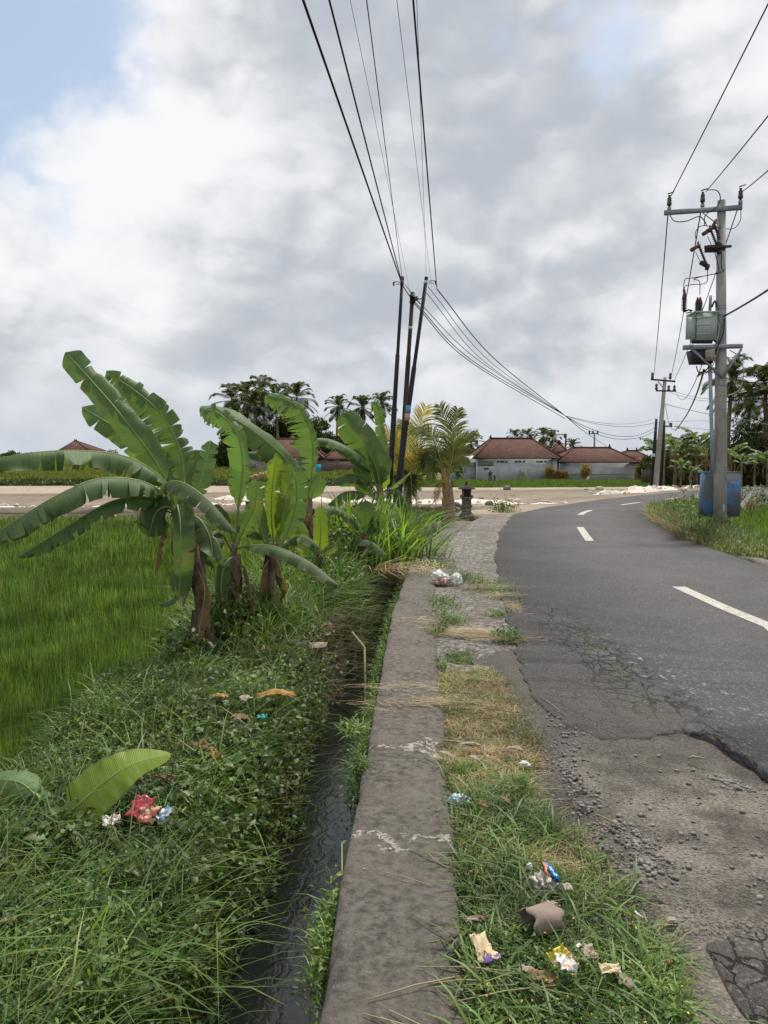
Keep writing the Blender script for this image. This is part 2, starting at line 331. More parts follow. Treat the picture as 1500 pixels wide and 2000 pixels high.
nm('leaf_brown', (.20, .125, .075), [((.30, .21, .14), 12, .45, .6, .7), ((.09, .05, .03), 24, .5, .62, .6)], .9, .5, .006, 60, trans=.1)
nm('leaf_grey', (.30, .26, .21), [((.18, .15, .11), 14, .45, .6, .7)], .9, .5, .006, 60)
nm('leaf_orange', (.36, .21, .07), [((.28, .12, .03), 14, .5, .62, .8)], .7, .4, .006, 60, trans=.2)
nm('teal_plastic', (.02, .25, .22), [], .4, 0)
nm('cloth_dark', (.035, .045, .05), [((.10, .11, .11), 14, .5, .62, .7)], .9, .4)
nm('cloth_pink', (.65, .22, .24), [((.75, .68, .60), 18, .5, .54, .9)], .8, .2, trans=.1)
nm('cloth_white', (.74, .70, .76), [], .8, .2, trans=.15)
nm('wicker', (.42, .36, .22), [((.22, .17, .09), 30, .48, .58, .8)], .9, .5)
# ------------------------------------------------------------------ mesh building
def wloc(o):
    v = Vector((0, 0, 0))
    while o is not None: v += o.location; o = o.parent
    return v
class B:
    def __init__(s): s.V = []; s.Q = []; s.T = []; s.NG = []; s.C = []; s.U = []; s.n = 0; s.mi = []
    def add(s, V, Q=None, T=None, NG=None, C=None, U=None):
        V = np.asarray(V, float).reshape(-1, 3)
        if Q is not None and len(Q): s.Q.append(np.asarray(Q, int).reshape(-1, 4) + s.n)
        if T is not None and len(T): s.T.append(np.asarray(T, int).reshape(-1, 3) + s.n)
        if NG: s.NG += [[i + s.n for i in f] for f in NG]
        s.V.append(V)
        s.C.append(np.ones((len(V), 3)) if C is None else np.broadcast_to(np.asarray(C, float), (len(V), 3)))
        s.U.append(np.zeros((len(V), 2)) if U is None else np.asarray(U, float))
        s.n += len(V); return s
    def box(s, c, d, rot=None, taper=1.0):
        x, y, z = [k / 2 for k in d]
        v = [(-x, -y, -z), (x, -y, -z), (x, y, -z), (-x, y, -z), (-x * taper, -y * taper, z), (x * taper, -y * taper, z), (x * taper, y * taper, z), (-x * taper, y * taper, z)]
        M = rot if rot is not None else Matrix.Identity(3)
        v = [tuple(M @ Vector(p) + Vector(c)) for p in v]
        return s.add(v, [(0, 3, 2, 1), (4, 5, 6, 7), (0, 1, 5, 4), (1, 2, 6, 5), (2, 3, 7, 6), (3, 0, 4, 7)])
    def bar(s, a, b, w, h=None):
        a, b = Vector(a), Vector(b); d = b - a
        q = d.to_track_quat('Z', 'Y').to_matrix()
        return s.box((a + b) / 2, (w, h or w, d.length), q)
    def tube(s, pts, r, n=8, cap=True, C=None, jit=0.):
        pts = [Vector(p) for p in pts]; k = len(pts)
        rs = [r] * k if np.isscalar(r) else list(r)
        V = []; up = None
        for i, p in enumerate(pts):
            t_ = (pts[min(i + 1, k - 1)] - pts[max(i - 1, 0)]).normalized()
            if up is None:
                up = t_.orthogonal().normalized()
            else:
                up = (up - t_ * up.dot(t_)).normalized()
            sd_ = t_.cross(up)
            for j in range(n):
                a = 2 * math.pi * j / n; rr = rs[i] * (1 + (random.uniform(-jit, jit) if jit else 0))
                V.append(p + (up * math.cos(a) + sd_ * math.sin(a)) * rr)
        Q = [(i * n + j, i * n + (j + 1) % n, (i + 1) * n + (j + 1) % n, (i + 1) * n + j) for i in range(k - 1) for j in range(n)]
        NG = [list(range(n))[::-1], [(k - 1) * n + j for j in range(n)]] if cap else None
        return s.add([tuple(v) for v in V], Q, NG=NG, C=C)
    def lathe(s, prof, c, n=16, axis=None):
        q = Vector(axis).to_track_quat('Z', 'Y').to_matrix() if axis is not None else Matrix.Identity(3)
        c = Vector(c)
        V = [tuple(q @ Vector((r * math.cos(2 * math.pi * j / n), r * math.sin(2 * math.pi * j / n), z)) + c) for r, z in prof for j in range(n)]
        k = len(prof)
        Q = [(i * n + j, i * n + (j + 1) % n, (i + 1) * n + (j + 1) % n, (i + 1) * n + j) for i in range(k - 1) for j in range(n)]
        return s.add(V, Q, NG=[list(range(n))[::-1], [(k - 1) * n + j for j in range(n)]])
    def build(s, name, mat, parent=None, smooth=False, loc=None, dbl=False):
        V = np.concatenate(s.V); C = np.concatenate(s.C); U = np.concatenate(s.U)
        base = wloc(parent) if parent is not None else Vector((0, 0, 0))
        if loc is not None: base = Vector(loc)
        V = V - np.array(base)
        me = bpy.data.meshes.new(name)
        idx = []; tot = []
        if s.Q: q = np.concatenate(s.Q); idx.append(q.ravel()); tot.append(np.full(len(q), 4))
        if s.T: q = np.concatenate(s.T); idx.append(q.ravel()); tot.append(np.full(len(q), 3))
        for f in s.NG: idx.append(np.array(f)); tot.append(np.array([len(f)]))
        idx = np.concatenate(idx).astype(np.int32); tot = np.concatenate(tot).astype(np.int32)
        st = np.zeros(len(tot), np.int32); st[1:] = np.cumsum(tot)[:-1]
        me.vertices.add(len(V)); me.vertices.foreach_set('co', V.astype(np.float32).ravel())
        me.loops.add(len(idx)); me.loops.foreach_set('vertex_index', idx)
        me.polygons.add(len(tot)); me.polygons.foreach_set('loop_start', st); me.polygons.foreach_set('loop_total', tot)
        if smooth: me.polygons.foreach_set('use_smooth', np.ones(len(tot), bool))
        ca = me.color_attributes.new('Col', 'FLOAT_COLOR', 'POINT')
        ca.data.foreach_set('color', np.concatenate([C, np.ones((len(C), 1))], 1).astype(np.float32).ravel())
        if U.any():
            ul = me.uv_layers.new(name='UVMap'); ul.data.foreach_set('uv', U[idx].astype(np.float32).ravel())
        me.update(calc_edges=True); me.validate()
        me.materials.append(MATS[mat])
        o = bpy.data.objects.new(name, me); col.objects.link(o)
        if parent is not None: o.parent = parent
        elif loc is not None: o.location = loc
        return o
def tag(o, label, cat, group=None):
    o['label'] = label; o['category'] = cat
    if group: o['group'] = group
    return o
def thing(name, loc, label, cat, group=None):
    o = bpy.data.objects.new(name, None); o.empty_display_size = .2; col.objects.link(o); o.location = loc
    return tag(o, label, cat, group)
def struct(o, kind='structure'): o['kind'] = kind; return o
def copy_tree(o, parent=None):
    c = o.copy(); col.objects.link(c)
    if parent is not None: c.parent = parent
    for ch in list(o.children): copy_tree(ch, c)
    return c
def place(o, loc, rz=0., s=1., label=None):
    o.location = loc; o.rotation_euler = (0, 0, rz); o.scale = (s, s, s)
    if label: o['label'] = label
    return o
def smoothstep(a, b, x):
    t_ = np.clip((np.asarray(x, float) - a) / (b - a), 0, 1); return t_ * t_ * (3 - 2 * t_)
# value noise (numpy)
_g = rng.random((64, 64))
def vn(x, y):
    x = np.asarray(x, float); y = np.asarray(y, float)
    xi = np.floor(x).astype(int); yi = np.floor(y).astype(int); fx = x - xi; fy = y - yi
    fx = fx * fx * (3 - 2 * fx); fy = fy * fy * (3 - 2 * fy)
    a = _g[xi % 64, yi % 64]; b = _g[(xi + 1) % 64, yi % 64]; c = _g[xi % 64, (yi + 1) % 64]; d = _g[(xi + 1) % 64, (yi + 1) % 64]
    return (a * (1 - fx) + b * fx) * (1 - fy) + (c * (1 - fx) + d * fx) * fy - .5
def fbm(x, y, o=4):
    r = 0; a = 1.
    for i in range(o): r = r + a * vn(x * 2 ** i + i * 13.7, y * 2 ** i + i * 5.3); a *= .5
    return r

# ------------------------------------------------------------------ the lie of the land
KY = [-6, -3, 2.27, 4.4, 7.7, 11.1, 14.8, 18.4, 20.5, 26]; KX = [-.40, -.35, -.17, -.07, .08, .37, .84, 1.47, 1.95, 3.4]
LY = [-6, 2.8, 5.3, 6.8, 8.6, 11.7, 17, 23.2, 26.8, 33.6, 39.5, 46, 50, 54, 60, 90]; LX = [.93, .93, 1.0, 1.13, 1.33, 1.7, 2.55, 3.9, 5.55, 9.6, 13.9, 19.0, 24, 33, 60, 200]
RY = [-6, 11, 13.5, 15.8, 20.1, 22, 25, 27.5, 29.5, 32, 34, 40, 45, 50, 60, 90]; RX = [5.6, 5.6, 5.84, 6.1, 7.1, 7.57, 8.6, 10.3, 12.5, 15, 17.5, 21.5, 27, 40, 75, 220]
def xk(y): return np.interp(y, KY, KX)
def xl(y): return np.interp(y, LY, LX)
def xr(y): return np.interp(y, RY, RX)
def field_left(x, y):   # terraces to the left and the far fields
    far = np.clip((np.asarray(y, float) - 60) * .0172 + .04, .04, 1.6)
    h = -.75 + .5 * smoothstep(26, 28, y)
    h = np.where(np.asarray(y) > 59, far, h)
    right = -.35 + np.clip((np.asarray(y, float) - 100) * .005, 0, 1.2)
    k = smoothstep(-4, 6, x)
    return np.where(np.asarray(y) > 30, h * (1 - k) + right * k, h)
def hgt(x, y):
    x = np.asarray(x, float); y = np.asarray(y, float)
    s = x - xk(y)
    n = fbm(x * 1.7, y * 1.7)
    bank = -.14 + .10 * n + .05 * fbm(x * 6, y * 6)
    wch = .43 + .13 * fbm(y * .9, y * 0 + 3)
    fl = field_left(x, y)
    endc = smoothstep(20.6, 19.4, y)
    left = np.where(s < -1.6, bank + (fl - bank) * smoothstep(-1.78, -2.25, s + .2 * n), bank)
    ch = -1.05
    hl = ch + (left - ch) * smoothstep(-wch, -wch - .22, s)
    hl = np.where(s > -wch, ch, hl)
    hl2 = np.where(s < -.05, fl, fl)
    base = hl * endc + hl2 * (1 - endc)
    base = np.where((y > 20) & (y < 31.5) & (s > -9), np.minimum(base, -.62), base)
    # verge and road bed
    bed = -.07 + .02 * n
    inroad = smoothstep(-.02, .08, s) * smoothstep(22.5, 21.5, y)
    h = base * (1 - inroad) + bed * inroad
    r0 = smoothstep(-1.4, -.5, x - xl(y)); h = np.where(y > 21, h * (1 - r0) + (-.09) * r0, h)
    dR = x - xr(y)
    rt = -.07 + (-.36) * smoothstep(.6, 2.0, dR) + .03 * n
    rt = np.where(y > 60, -.35, rt)
    h = np.where(dR > 0, rt, h)
    return h
# ------------------------------------------------------------------ ground sheet
sl = sorted(set([-1200, -800, -500, -320, -200, -130, -90, -65, -48, -36, -27, -20, -15, -11.5, -9.5, -8, -6.8, -5.8, -5, -4.3, -3.8, -3.4]
    + [round(-3.2 + .055 * i, 3) for i in range(59)] + [round(.1 + .4 * i, 2) for i in range(30)] + [13, 15, 17, 20, 24, 29, 35, 42, 50, 60, 75, 95, 130, 180, 260, 400, 700, 1200]))
yl_ = list(np.arange(-6, 1, .5)) + list(np.arange(1, 12, .085)) + list(np.arange(12, 24, .2)) + list(np.arange(24, 60, 1.)) + list(np.arange(60, 74, 1.)) + list(np.arange(74, 200, 5.)) + [200, 260, 340, 460, 650, 1000, 1700]
def grid(X, Y, Z):
    ny, nx = X.shape
    V = np.stack([X, Y, Z], -1).reshape(-1, 3)
    i = np.arange(ny - 1)[:, None] * nx + np.arange(nx - 1)[None]
    Q = np.stack([i, i + 1, i + nx + 1, i + nx], -1).reshape(-1, 4)
    return V, Q
S_, Y_ = np.meshgrid(sl, yl_); X_ = S_ + xk(Y_)
V, Q = grid(X_, Y_, hgt(X_, Y_))
struct(B().add(V, Q).build('ground', 'soil', smooth=True))
struct(tag(bpy.data.objects['ground'], 'dark soil of the bank, ditch and fields under the plants', 'ground'))
# far land: a paler sheet laid over the soil beyond the road
yy = list(np.arange(60.5, 200, 4.)) + [200, 260, 340, 460, 650, 1000, 1700]; xx = list(np.arange(-200, 200, 6.)) + [200, 300, 500, 900, 1300]; xx = [-1300, -900, -500, -300] + xx
X2, Y2 = np.meshgrid(xx, yy)
V, Q = grid(X2, Y2, field_left(X2, Y2) + .012 + .05 * fbm(X2 * .1, Y2 * .1))
struct(tag(B().add(V, Q).build('far_field', 'far_ground', smooth=True), 'flat farmland stretching to the horizon behind the houses', 'field'))

def ragged(pts, j=0., step=None, closed=True):
    out_ = []
    n = len(pts)
    for i in range(n if closed else n - 1):
        a, b = pts[i], pts[(i + 1) % n]
        L = math.hypot(b[0] - a[0], b[1] - a[1]); k = max(1, int(L / step)) if step and L < 12 else 1
        for q in range(k):
            f = q / k; x = a[0] + (b[0] - a[0]) * f; y = a[1] + (b[1] - a[1]) * f
            if j: x += random.uniform(-j, j); y += random.uniform(-j, j)
            out_.append((x, y))
    return out_
from mathutils.geometry import tessellate_polygon
def slab(b, pts, z, th):
    P3 = [Vector((p[0], p[1], z)) for p in pts]; tr = tessellate_polygon([P3])
    n = len(pts); V = [tuple(p) for p in P3] + [(p[0], p[1], z - th) for p in P3]
    T = []
    for f in tr:
        a, b_, c = [P3[k] for k in f]
        T.append(f if (b_ - a).cross(c - a).z > 0 else f[::-1])
    Qs = []
    area = sum(P3[i].x * P3[(i + 1) % n].y - P3[(i + 1) % n].x * P3[i].y for i in range(n))
    for i in range(n):
        j = (i + 1) % n
        Qs.append((i, n + i, n + j, j) if area > 0 else (j, n + j, n + i, i))
    b.add(V, Qs, T)
    return b
# asphalt carriageway
left = [(float(xl(y)), y) for y in [5.6, 6.2, 6.8, 7.6, 8.6, 10, 11.7, 13.5, 15, 17, 19, 21, 23.2, 25, 26.8, 29, 31, 33.6, 36.5, 39.5, 43, 46, 48, 50, 52, 54, 57, 60]]
right = [(float(xr(y)), y) for y in [60, 55, 50, 47, 45, 42, 40, 37, 34, 32, 30.5, 29.5, 27.5, 25, 23.5, 22, 21, 20.1, 18, 15.8, 13.5, 11, 5, -4]]
nr = ragged([(2.08, 1.5), (2.0, 2.5), (1.93, 3.2), (1.88, 3.7), (1.86, 3.95), (1.84, 4.15), (1.7, 4.28), (1.45, 4.15), (1.2, 4.12), (1.05, 4.35), (.98, 4.9), (1.0, 5.5)], .016, .06, False)
lr = []
for i in range(len(left) - 1):
    a, b_ = left[i], left[i + 1]
    for q in range(6): f = q / 6; lr.append((a[0] + (b_[0] - a[0]) * f + random.uniform(-.03, .03), a[1] + (b_[1] - a[1]) * f))
lr.append(left[-1])
road = slab(B(), [(2.05, -4)] + nr + lr + right, .004, .05).build('road', 'asphalt')
struct(tag(road, 'dark asphalt lane curving right past the power pole', 'road'))
struct(tag(slab(B(), ragged([(.90, -4), (2.3, -4), (2.3, 1.9), (1.7, 2.1), (1.3, 2.45), (1.0, 2.35)], .03, .1), -.010, .04).build('old_asphalt', 'asphalt_old'), 'old cracked asphalt shoulder at the lower right', 'road'))
gx, gy = np.meshgrid(np.arange(.70, 2.5, .03), np.arange(-3, 6.2, .03))
gz = -.004 - .046 * smoothstep(1.35, 1.9, gx) * smoothstep(4.7, 3.9, gy) + .012 * fbm(gx * 5, gy * 5) + .006 * fbm(gx * 30, gy * 30, 2)
gz -= .05 * smoothstep(.98, .74, gx)
gz = np.where(gy < 2.4, np.minimum(gz, -.022), gz); gz = np.where(gy > 4.45, np.minimum(gz, -.012), gz)
V, Q = grid(gx, gy, gz); struct(tag(B().add(V, Q).build('gravel_shoulder', 'gravel_dirt', smooth=True), 'dusty gravel shoulder where the asphalt has broken away', 'shoulder'))
# shoulder concrete beside the far kerb
gx, gy = np.meshgrid(np.linspace(0, 1, 14), np.arange(5.2, 24.3, .12))
X3 = (xk(gy) + .40) * (1 - gx) + (xl(gy) + .12) * gx
V, Q = grid(X3, gy, -.016 + .012 * fbm(X3 * 4, gy * 4) - .07 * smoothstep(6.2, 5.5, gy + .9 * fbm(X3 * 3, gy * 3, 3))); struct(tag(B().add(V, Q).build('shoulder', 'shoulder_concrete', smooth=True), 'worn pale spotted concrete strip between kerb and asphalt', 'pavement'))
# kerb wall along the ditch
ys = np.arange(-3, 20.4, .05); prof = [(-.03, -1.15), (-.02, -.6), (-.012, -.2), (0.0, -.016), (.006, -.003), (.03, 0), (.12, .001), (.20, 0), (.28, .001), (.37, 0), (.402, -.004), (.41, -.022), (.42, -.14)]
PX, PY = np.meshgrid([p[0] for p in prof], ys); PZ = np.broadcast_to([p[1] for p in prof], PX.shape).copy()
edge = .012 * fbm(PY * 2.2, PX * 0, 4); redge = .02 * fbm(PY * 1.6 + 9, PX * 0, 4) + .012 * fbm(PY * 9 + 9, PX * 0, 2)
XX = PX + xk(PY) + np.where(PX < .03, edge, 0) + np.where(PX > .33, redge, 0)
PZ += .004 * fbm(XX * 8, PY * 8) * (PZ > -.5) + .012
chip = smoothstep(.16, .34, fbm(PY * 5 + 40, PX * 0 + 1, 3)); PZ -= np.where((PX > .3) | (PX < .02), chip * .03, 0) * (PZ > -.1)
V, Q = grid(XX, PY, PZ)
kb = B().add(V, Q)
kerb = kb.build('kerb', 'kerb_concrete', smooth=True); struct(tag(kerb, 'flat topped concrete kerb wall along the ditch', 'kerb'))
kerb.data.polygons.foreach_set('use_smooth', np.ones(len(kerb.data.polygons), bool))
# low wall that closes the ditch at the palm
pts = [(1.95, 20.3), (1.5, 20.15), (1.15, 19.6), (.9, 18.9)]
b = B()
for i in range(3): b.bar((*pts[i], -.30), (*pts[i + 1], -.30), .14, .62)
struct(tag(b.build('ditch_wall', 'kerb_concrete'), 'low concrete wall closing the ditch by the palm', 'wall'))
# water
wy = np.arange(-3, 20, .25); wx, wyy = np.meshgrid([-1.3, -.9, -.6, -.3, .0], wy); V, Q = grid(wx + xk(wyy), wyy, wx * 0 - .72)
struct(tag(B().add(V, Q).build('ditch_water', 'water_dark', smooth=True), 'dark running water in the narrow ditch', 'water'))
# sand lot behind the young palms
sp_ = ragged([(-70, 27.6), (-30, 27.6), (-12, 27.9), (-5, 28.6), (0, 30.3), (3, 30.2), (3.6, 27), (3.6, 24.6), (4.15, 23.6), (5.2, 25.9), (7, 28.9), (9.3, 33), (13.6, 39), (18.6, 45.4), (24, 49.6), (33, 53.8), (34, 56), (24, 56.5), (14, 54), (9, 53.5), (3, 54), (-2, 57), (-9, 59), (-20, 60), (-34, 60.5), (-70, 61)], .22, 1.3)
struct(tag(slab(B(), sp_, -.075, .7).build('sand_lot', 'sand'), 'bare sandy lot behind the young palms', 'ground'))
b_ico_later = []; n = 260; x = rng.uniform(-28, 20, n); y = rng.uniform(31, 56, n)
for i in range(n):
    if x[i] < xl(y[i]) - 2 and y[i] < 50: b_ico_later.append((x[i], y[i]))
def mound(name, line, wdt, hgt_, label, z0=-.1, dens=1.):
    """lumpy strip heap along a polyline, with loose lumps"""
    b = B(); P_ = [Vector((*p, z0)) for p in line]; seg = []
    for i in range(len(P_) - 1):
        n_ = max(2, int((P_[i + 1] - P_[i]).length / .25))
        seg += [P_[i].lerp(P_[i + 1], q / n_) for q in range(n_)]
    seg.append(P_[-1]); k = len(seg); m_ = 15; Vv = []
    for i, p in enumerate(seg):
        t_ = (seg[min(i + 1, k - 1)] - seg[max(i - 1, 0)]).normalized(); sd_ = Vector((-t_.y, t_.x, 0))
        endf = min(1, i / 4, (k - 1 - i) / 4)
        for j in range(m_):
            a = j / (m_ - 1) * 2 - 1
            q = p + sd_ * a * wdt * (.55 + .45 * endf) * (1 + .5 * float(fbm(i * .25, a * 1.5, 2)))
            q.z = z0 - .03 + hgt_ * endf * (1 - a * a) * max(.1, .65 + .9 * float(fbm(q.x * .9, q.y * .9, 3)) + .35 * float(fbm(q.x * 5, q.y * 5, 2)))
            Vv.append(tuple(q))
    V = np.array(Vv); Q = [(i * m_ + j, (i + 1) * m_ + j, (i + 1) * m_ + j + 1, i * m_ + j + 1) for i in range(k - 1) for j in range(m_ - 1)]
    b.add(V, Q)
    for _ in range(int(k * 2.2 * dens)):
        p = seg[random.randrange(k)]; r = random.choice([.03, .05, .07, .1]) * (hgt_ / .3) ** .5
        b_ico(b, (p.x + random.uniform(-1.1, 1.1) * wdt, p.y + random.uniform(-1.1, 1.1) * wdt, z0 + random.uniform(0, hgt_ * .6)), r)
    o = b.build(name, 'white_rubble')
    return tag(o, label, 'rubble')
_ico = None
def ico():
    global _ico
    if _ico is None:
        import bmesh
        bm = bmesh.new(); bmesh.ops.create_icosphere(bm, subdivisions=1, radius=1)
        _ico = (np.array([v.co[:] for v in bm.verts]), np.array([[v.index for v in f.verts] for f in bm.faces])); bm.free()
    return _ico
def b_ico(b, c, r, flat=.7):
    V, T = ico(); V = V * (1 + rng.uniform(-.28, .28, (len(V), 1))) * np.array([1, rng.uniform(.7, 1), flat]) * r
    a = rng.uniform(0, 6.28); ca, sa = math.cos(a), math.sin(a)
    V = V @ np.array([[ca, sa, 0], [-sa, ca, 0], [0, 0, 1]]); b.add(V + np.array(c), T=T)
b = B()
for x_, y_ in b_ico_later: b_ico(b, (x_, y_, -.07), random.choice([.02, .03, .03, .06]))
struct(tag(b.build('clods', 'stone_wall'), 'scattered small stones and clods on the sandy lot', 'stones'), 'stuff')
struct(mound('white_rubble', [(-28, 28.6), (-20, 28.5), (-12, 28.9), (-6, 30.5), (-4.5, 32.5)], .5, .22, 'low ridge of white rubble behind the left rice field'), 'stuff')
struct(mound('white_rubble', [(-8.2, 35.5), (-6, 35.2), (-4.5, 34.2), (-2, 33), (1, 32), (4, 31.6), (6.2, 31)], 1.0, .26, 'heaped white rubble strip across the sandy lot'), 'stuff')
struct(mound('white_rubble', [(5.0, 30.3), (6.6, 31.5), (8.2, 33)], .5, .10, 'thin spill of white rubble towards the road bend'), 'stuff')
struct(mound('white_rubble', [(13.6, 43.0), (15.2, 45.5), (17.0, 48), (18.5, 50)], .9, .40, 'white rubble heap at the foot of the crossarm pole'), 'stuff')
struct(mound('white_rubble', [(11.0, 40.5), (12.2, 41.6), (13.3, 42.6)], .5, .30, 'small grey white rubble heap at the left end of the roadside heaps'), 'stuff')
struct(mound('white_rubble', [(20, 52), (22, 53.5), (25, 55)], .6, .25, 'low white rubble heap beyond the crossarm pole'), 'stuff')
# rubble stone retaining face under the sand lot
b = B(); x = -14.
while x < 3.2:
    w_ = random.uniform(.25, .5)
    yb = 30.0 + .02 * x if x > -3 else 28.6 + (x + 14) * .14
    for z in (-.58, -.36, -.17): b_ico(b, (x + random.uniform(-.1, .1), yb - .05 + random.uniform(-.06, .06), z), w_ * .55, .55)
    x += w_ * .8
tag(b.build('rubble_wall', 'stone_wall'), 'low brown stone retaining wall under the sandy lot', 'wall')
# centre line dashes
def dash(a, b_, w, label):
    a, b_ = Vector((*a, 0)), Vector((*b_, 0)); d = (b_ - a).normalized(); s_ = Vector((-d.y, d.x, 0)) * w / 2
    return a, b_, s_
bb = B()
def ribbon(b, pts, w, z=.0085):
    V = []; k = len(pts)
    for i, p in enumerate(pts):
        a, c = pts[max(i - 1, 0)], pts[min(i + 1, k - 1)]; d = Vector((c[0] - a[0], c[1] - a[1])).normalized()
        V += [(p[0] - d.y * -w / 2 * -1, p[1] + d.x * w / 2, z), (p[0] + d.y * w / 2, p[1] - d.x * w / 2, z)]
    return b.add(V, [(2 * i, 2 * i + 1, 2 * i + 3, 2 * i + 2) for i in range(k - 1)])
def gp(px, py): g = G(px, py); return (g.x, g.y)
ribbon(bb, [(3.40, 6.3), gp(1508, 1226), gp(1415, 1188), gp(1325, 1147)], .16)
ribbon(bb, [gp(1152, 1057), gp(1143, 1045), gp(1133, 1030)], .16)
ribbon(bb, [gp(1133, 1006), gp(1141, 1001), gp(1154, 997)], .17)
ribbon(bb, [gp(1213, 986.5), gp(1250, 981.5)], .17)
ribbon(bb, [gp(1300, 975.5), gp(1326, 972)], .17)
struct(tag(bb.build('road_markings', 'road_paint'), 'worn white dashes of the centre line on the curve', 'road marking'))
struct(tag(slab(B(), ragged([(5.5, 3), (6.1, 3), (6.25, 9), (6.15, 12), (5.95, 12.6), (5.62, 11.2), (5.5, 9)], .03, .3), -.006, .06).build('road_edge', 'shoulder_concrete'), 'pale worn concrete edge on the right of the road', 'kerb'))
# puddle of dirt at the left of the far bend
struct(tag(slab(B(), ragged([(2.6, 22.6), (3.7, 23.3), (4.3, 24.2), (3.6, 26), (2.6, 25.2), (2.2, 23.6)], .08, .4), -.004, .2).build('dirt_patch', 'sand'), 'pale dirt patch between shrine and road bend', 'ground'))

# ------------------------------------------------------------------ foliage emitters
def blades(b, P, H, Wd, lean, seed_col=(.6, 1.3), ang=None, side_rand=True, droop=1.0):
    P = np.asarray(P, float); n = len(P)
    H = np.broadcast_to(H, n); Wd = np.broadcast_to(Wd, n); lean = np.broadcast_to(lean, n)
    ang = rng.uniform(0, 2 * np.pi, n) if ang is None else ang
    d = np.stack([np.cos(ang), np.sin(ang), np.zeros(n)], -1)
    sa = ang + np.pi / 2 + rng.uniform(-.8, .8, n); sdv = np.stack([np.cos(sa), np.sin(sa), np.zeros(n)], -1)
    L = []
    for t_, wf in ((0, .7), (.36, 1.), (.72, .75), (1, 0)):
        c = P + np.array([0, 0, 1.]) * (H * (t_ - .42 * np.minimum(lean, 1.8) * droop * t_ ** 2.4))[:, None] + d * (H * lean * t_ ** 1.8)[:, None]
        if wf: L.append(c - sdv * (Wd * wf / 2)[:, None]); L.append(c + sdv * (Wd * wf / 2)[:, None])
        else: L.append(c)
    V = np.stack(L, 1).reshape(-1, 3); i = (np.arange(n) * 7)[:, None]
    Qs = np.concatenate([i + np.array([0, 1, 3, 2]), i + np.array([2, 3, 5, 4])], 0); Ts = i + np.array([4, 5, 6])
    g = rng.uniform(seed_col[0], seed_col[1], n); hue = rng.uniform(.85, 1.3, n)
    C = np.repeat(np.stack([g * hue, g, g * rng.uniform(.7, 1.1, n)], -1), 7, 0)
    b.add(V, Qs, Ts, C=C); return b
def leaves(b, P, size, tilt=.5, asp=.55, seed_col=(.6, 1.35), ang=None, fold=.18, heart=False):
    P = np.asarray(P, float); n = len(P); size = np.broadcast_to(size, n)
    ang = rng.uniform(0, 2 * np.pi, n) if ang is None else ang
    ti = rng.normal(0, tilt, n); ro = rng.normal(0, tilt, n)
    h = np.stack([np.cos(ang), np.sin(ang), np.zeros(n)], -1); z = np.array([0, 0, 1.])
    A = h * np.cos(ti)[:, None] + z * np.sin(ti)[:, None]; s0 = np.stack([-np.sin(ang), np.cos(ang), np.zeros(n)], -1)
    N0 = np.cross(A, s0); S = s0 * np.cos(ro)[:, None] + N0 * np.sin(ro)[:, None]; N = np.cross(A, S)
    pr = [(0, 0, 0), (.22, .42, 1), (.22, 0, 0), (.22, -.42, 1), (.62, .30, 1), (.62, 0, .2), (.62, -.30, 1), (1, 0, -.6)]
    if heart: pr = [(.12, 0, 0), (.12, .5, 1), (.3, 0, 0), (.12, -.5, 1), (.55, .38, 1), (.6, 0, .1), (.55, -.38, 1), (1, 0, -.5)]
    L = [P + A * (size * u)[:, None] + S * (size * asp * v)[:, None] + N * (size * fold * asp * w_)[:, None] for u, v, w_ in pr]
    V = np.stack(L, 1).reshape(-1, 3); i = (np.arange(n) * 8)[:, None]
    Ts = np.concatenate([i + np.array(f) for f in ((0, 2, 1), (0, 3, 2), (4, 5, 7), (5, 6, 7))], 0); Qs = np.concatenate([i + np.array(f) for f in ((1, 2, 5, 4), (2, 3, 6, 5))], 0)
    g = rng.uniform(seed_col[0], seed_col[1], n); hue = rng.uniform(.85, 1.35, n)
    C = np.repeat(np.stack([g * hue, g, g * rng.uniform(.7, 1.1, n)], -1), 8, 0)
    b.add(V, Qs, Ts, C=C); return b
def pts_sy(n, s0, s1, y0, y1, wfun=None, power=1.6):
    """points in ditch coordinates, denser near the camera"""
    u = rng.random(n * 2); a = 1 - power
    y = (y0 ** a + u * (y1 ** a - y0 ** a)) ** (1 / a) if power != 1 else y0 * (y1 / y0) ** u
    s = rng.uniform(s0, s1, n * 2); x = s + xk(y)
    k = np.abs(x) < y * .56 + 1.2
    if wfun is not None: k &= rng.random(n * 2) < wfun(x, y, s)
    return x[k][:n], y[k][:n], s[k][:n]

# --- paddy beside the bank
n = 250000
u = rng.random(n); y0, y1 = 3.6, 27.6; a = 1 - 1.75
y = (y0 ** a + u * (y1 ** a - y0 ** a)) ** (1 / a); x = rng.uniform(-1, 0, n) * (y * .56 + 1.4)
gx_ = np.round(x / .2) * .2 + rng.normal(0, .045, n); gy_ = np.round(y / .2) * .2 + rng.normal(0, .045, n)
edge_ = -2.12 - .1 * vn(y * 1.3, y * 0)
k = (gx_ - xk(gy_) < edge_) & (gy_ < 27.4); x, y = gx_[k], gy_[k]
hh = .54 + .16 * vn(x * .8, y * .8) + .10 * vn(x * 4, y * 4)
b = blades(B(), np.stack([x, y, np.full(len(x), -.76)], -1), hh * rng.uniform(.75, 1.2, len(x)), .0042 + .0009 * y, rng.uniform(.02, .34, len(x)), (.35, 1.6))
struct(tag(b.build('rice_field', 'rice'), 'dense green rice in the flooded field left of the bananas', 'rice'), 'stuff')
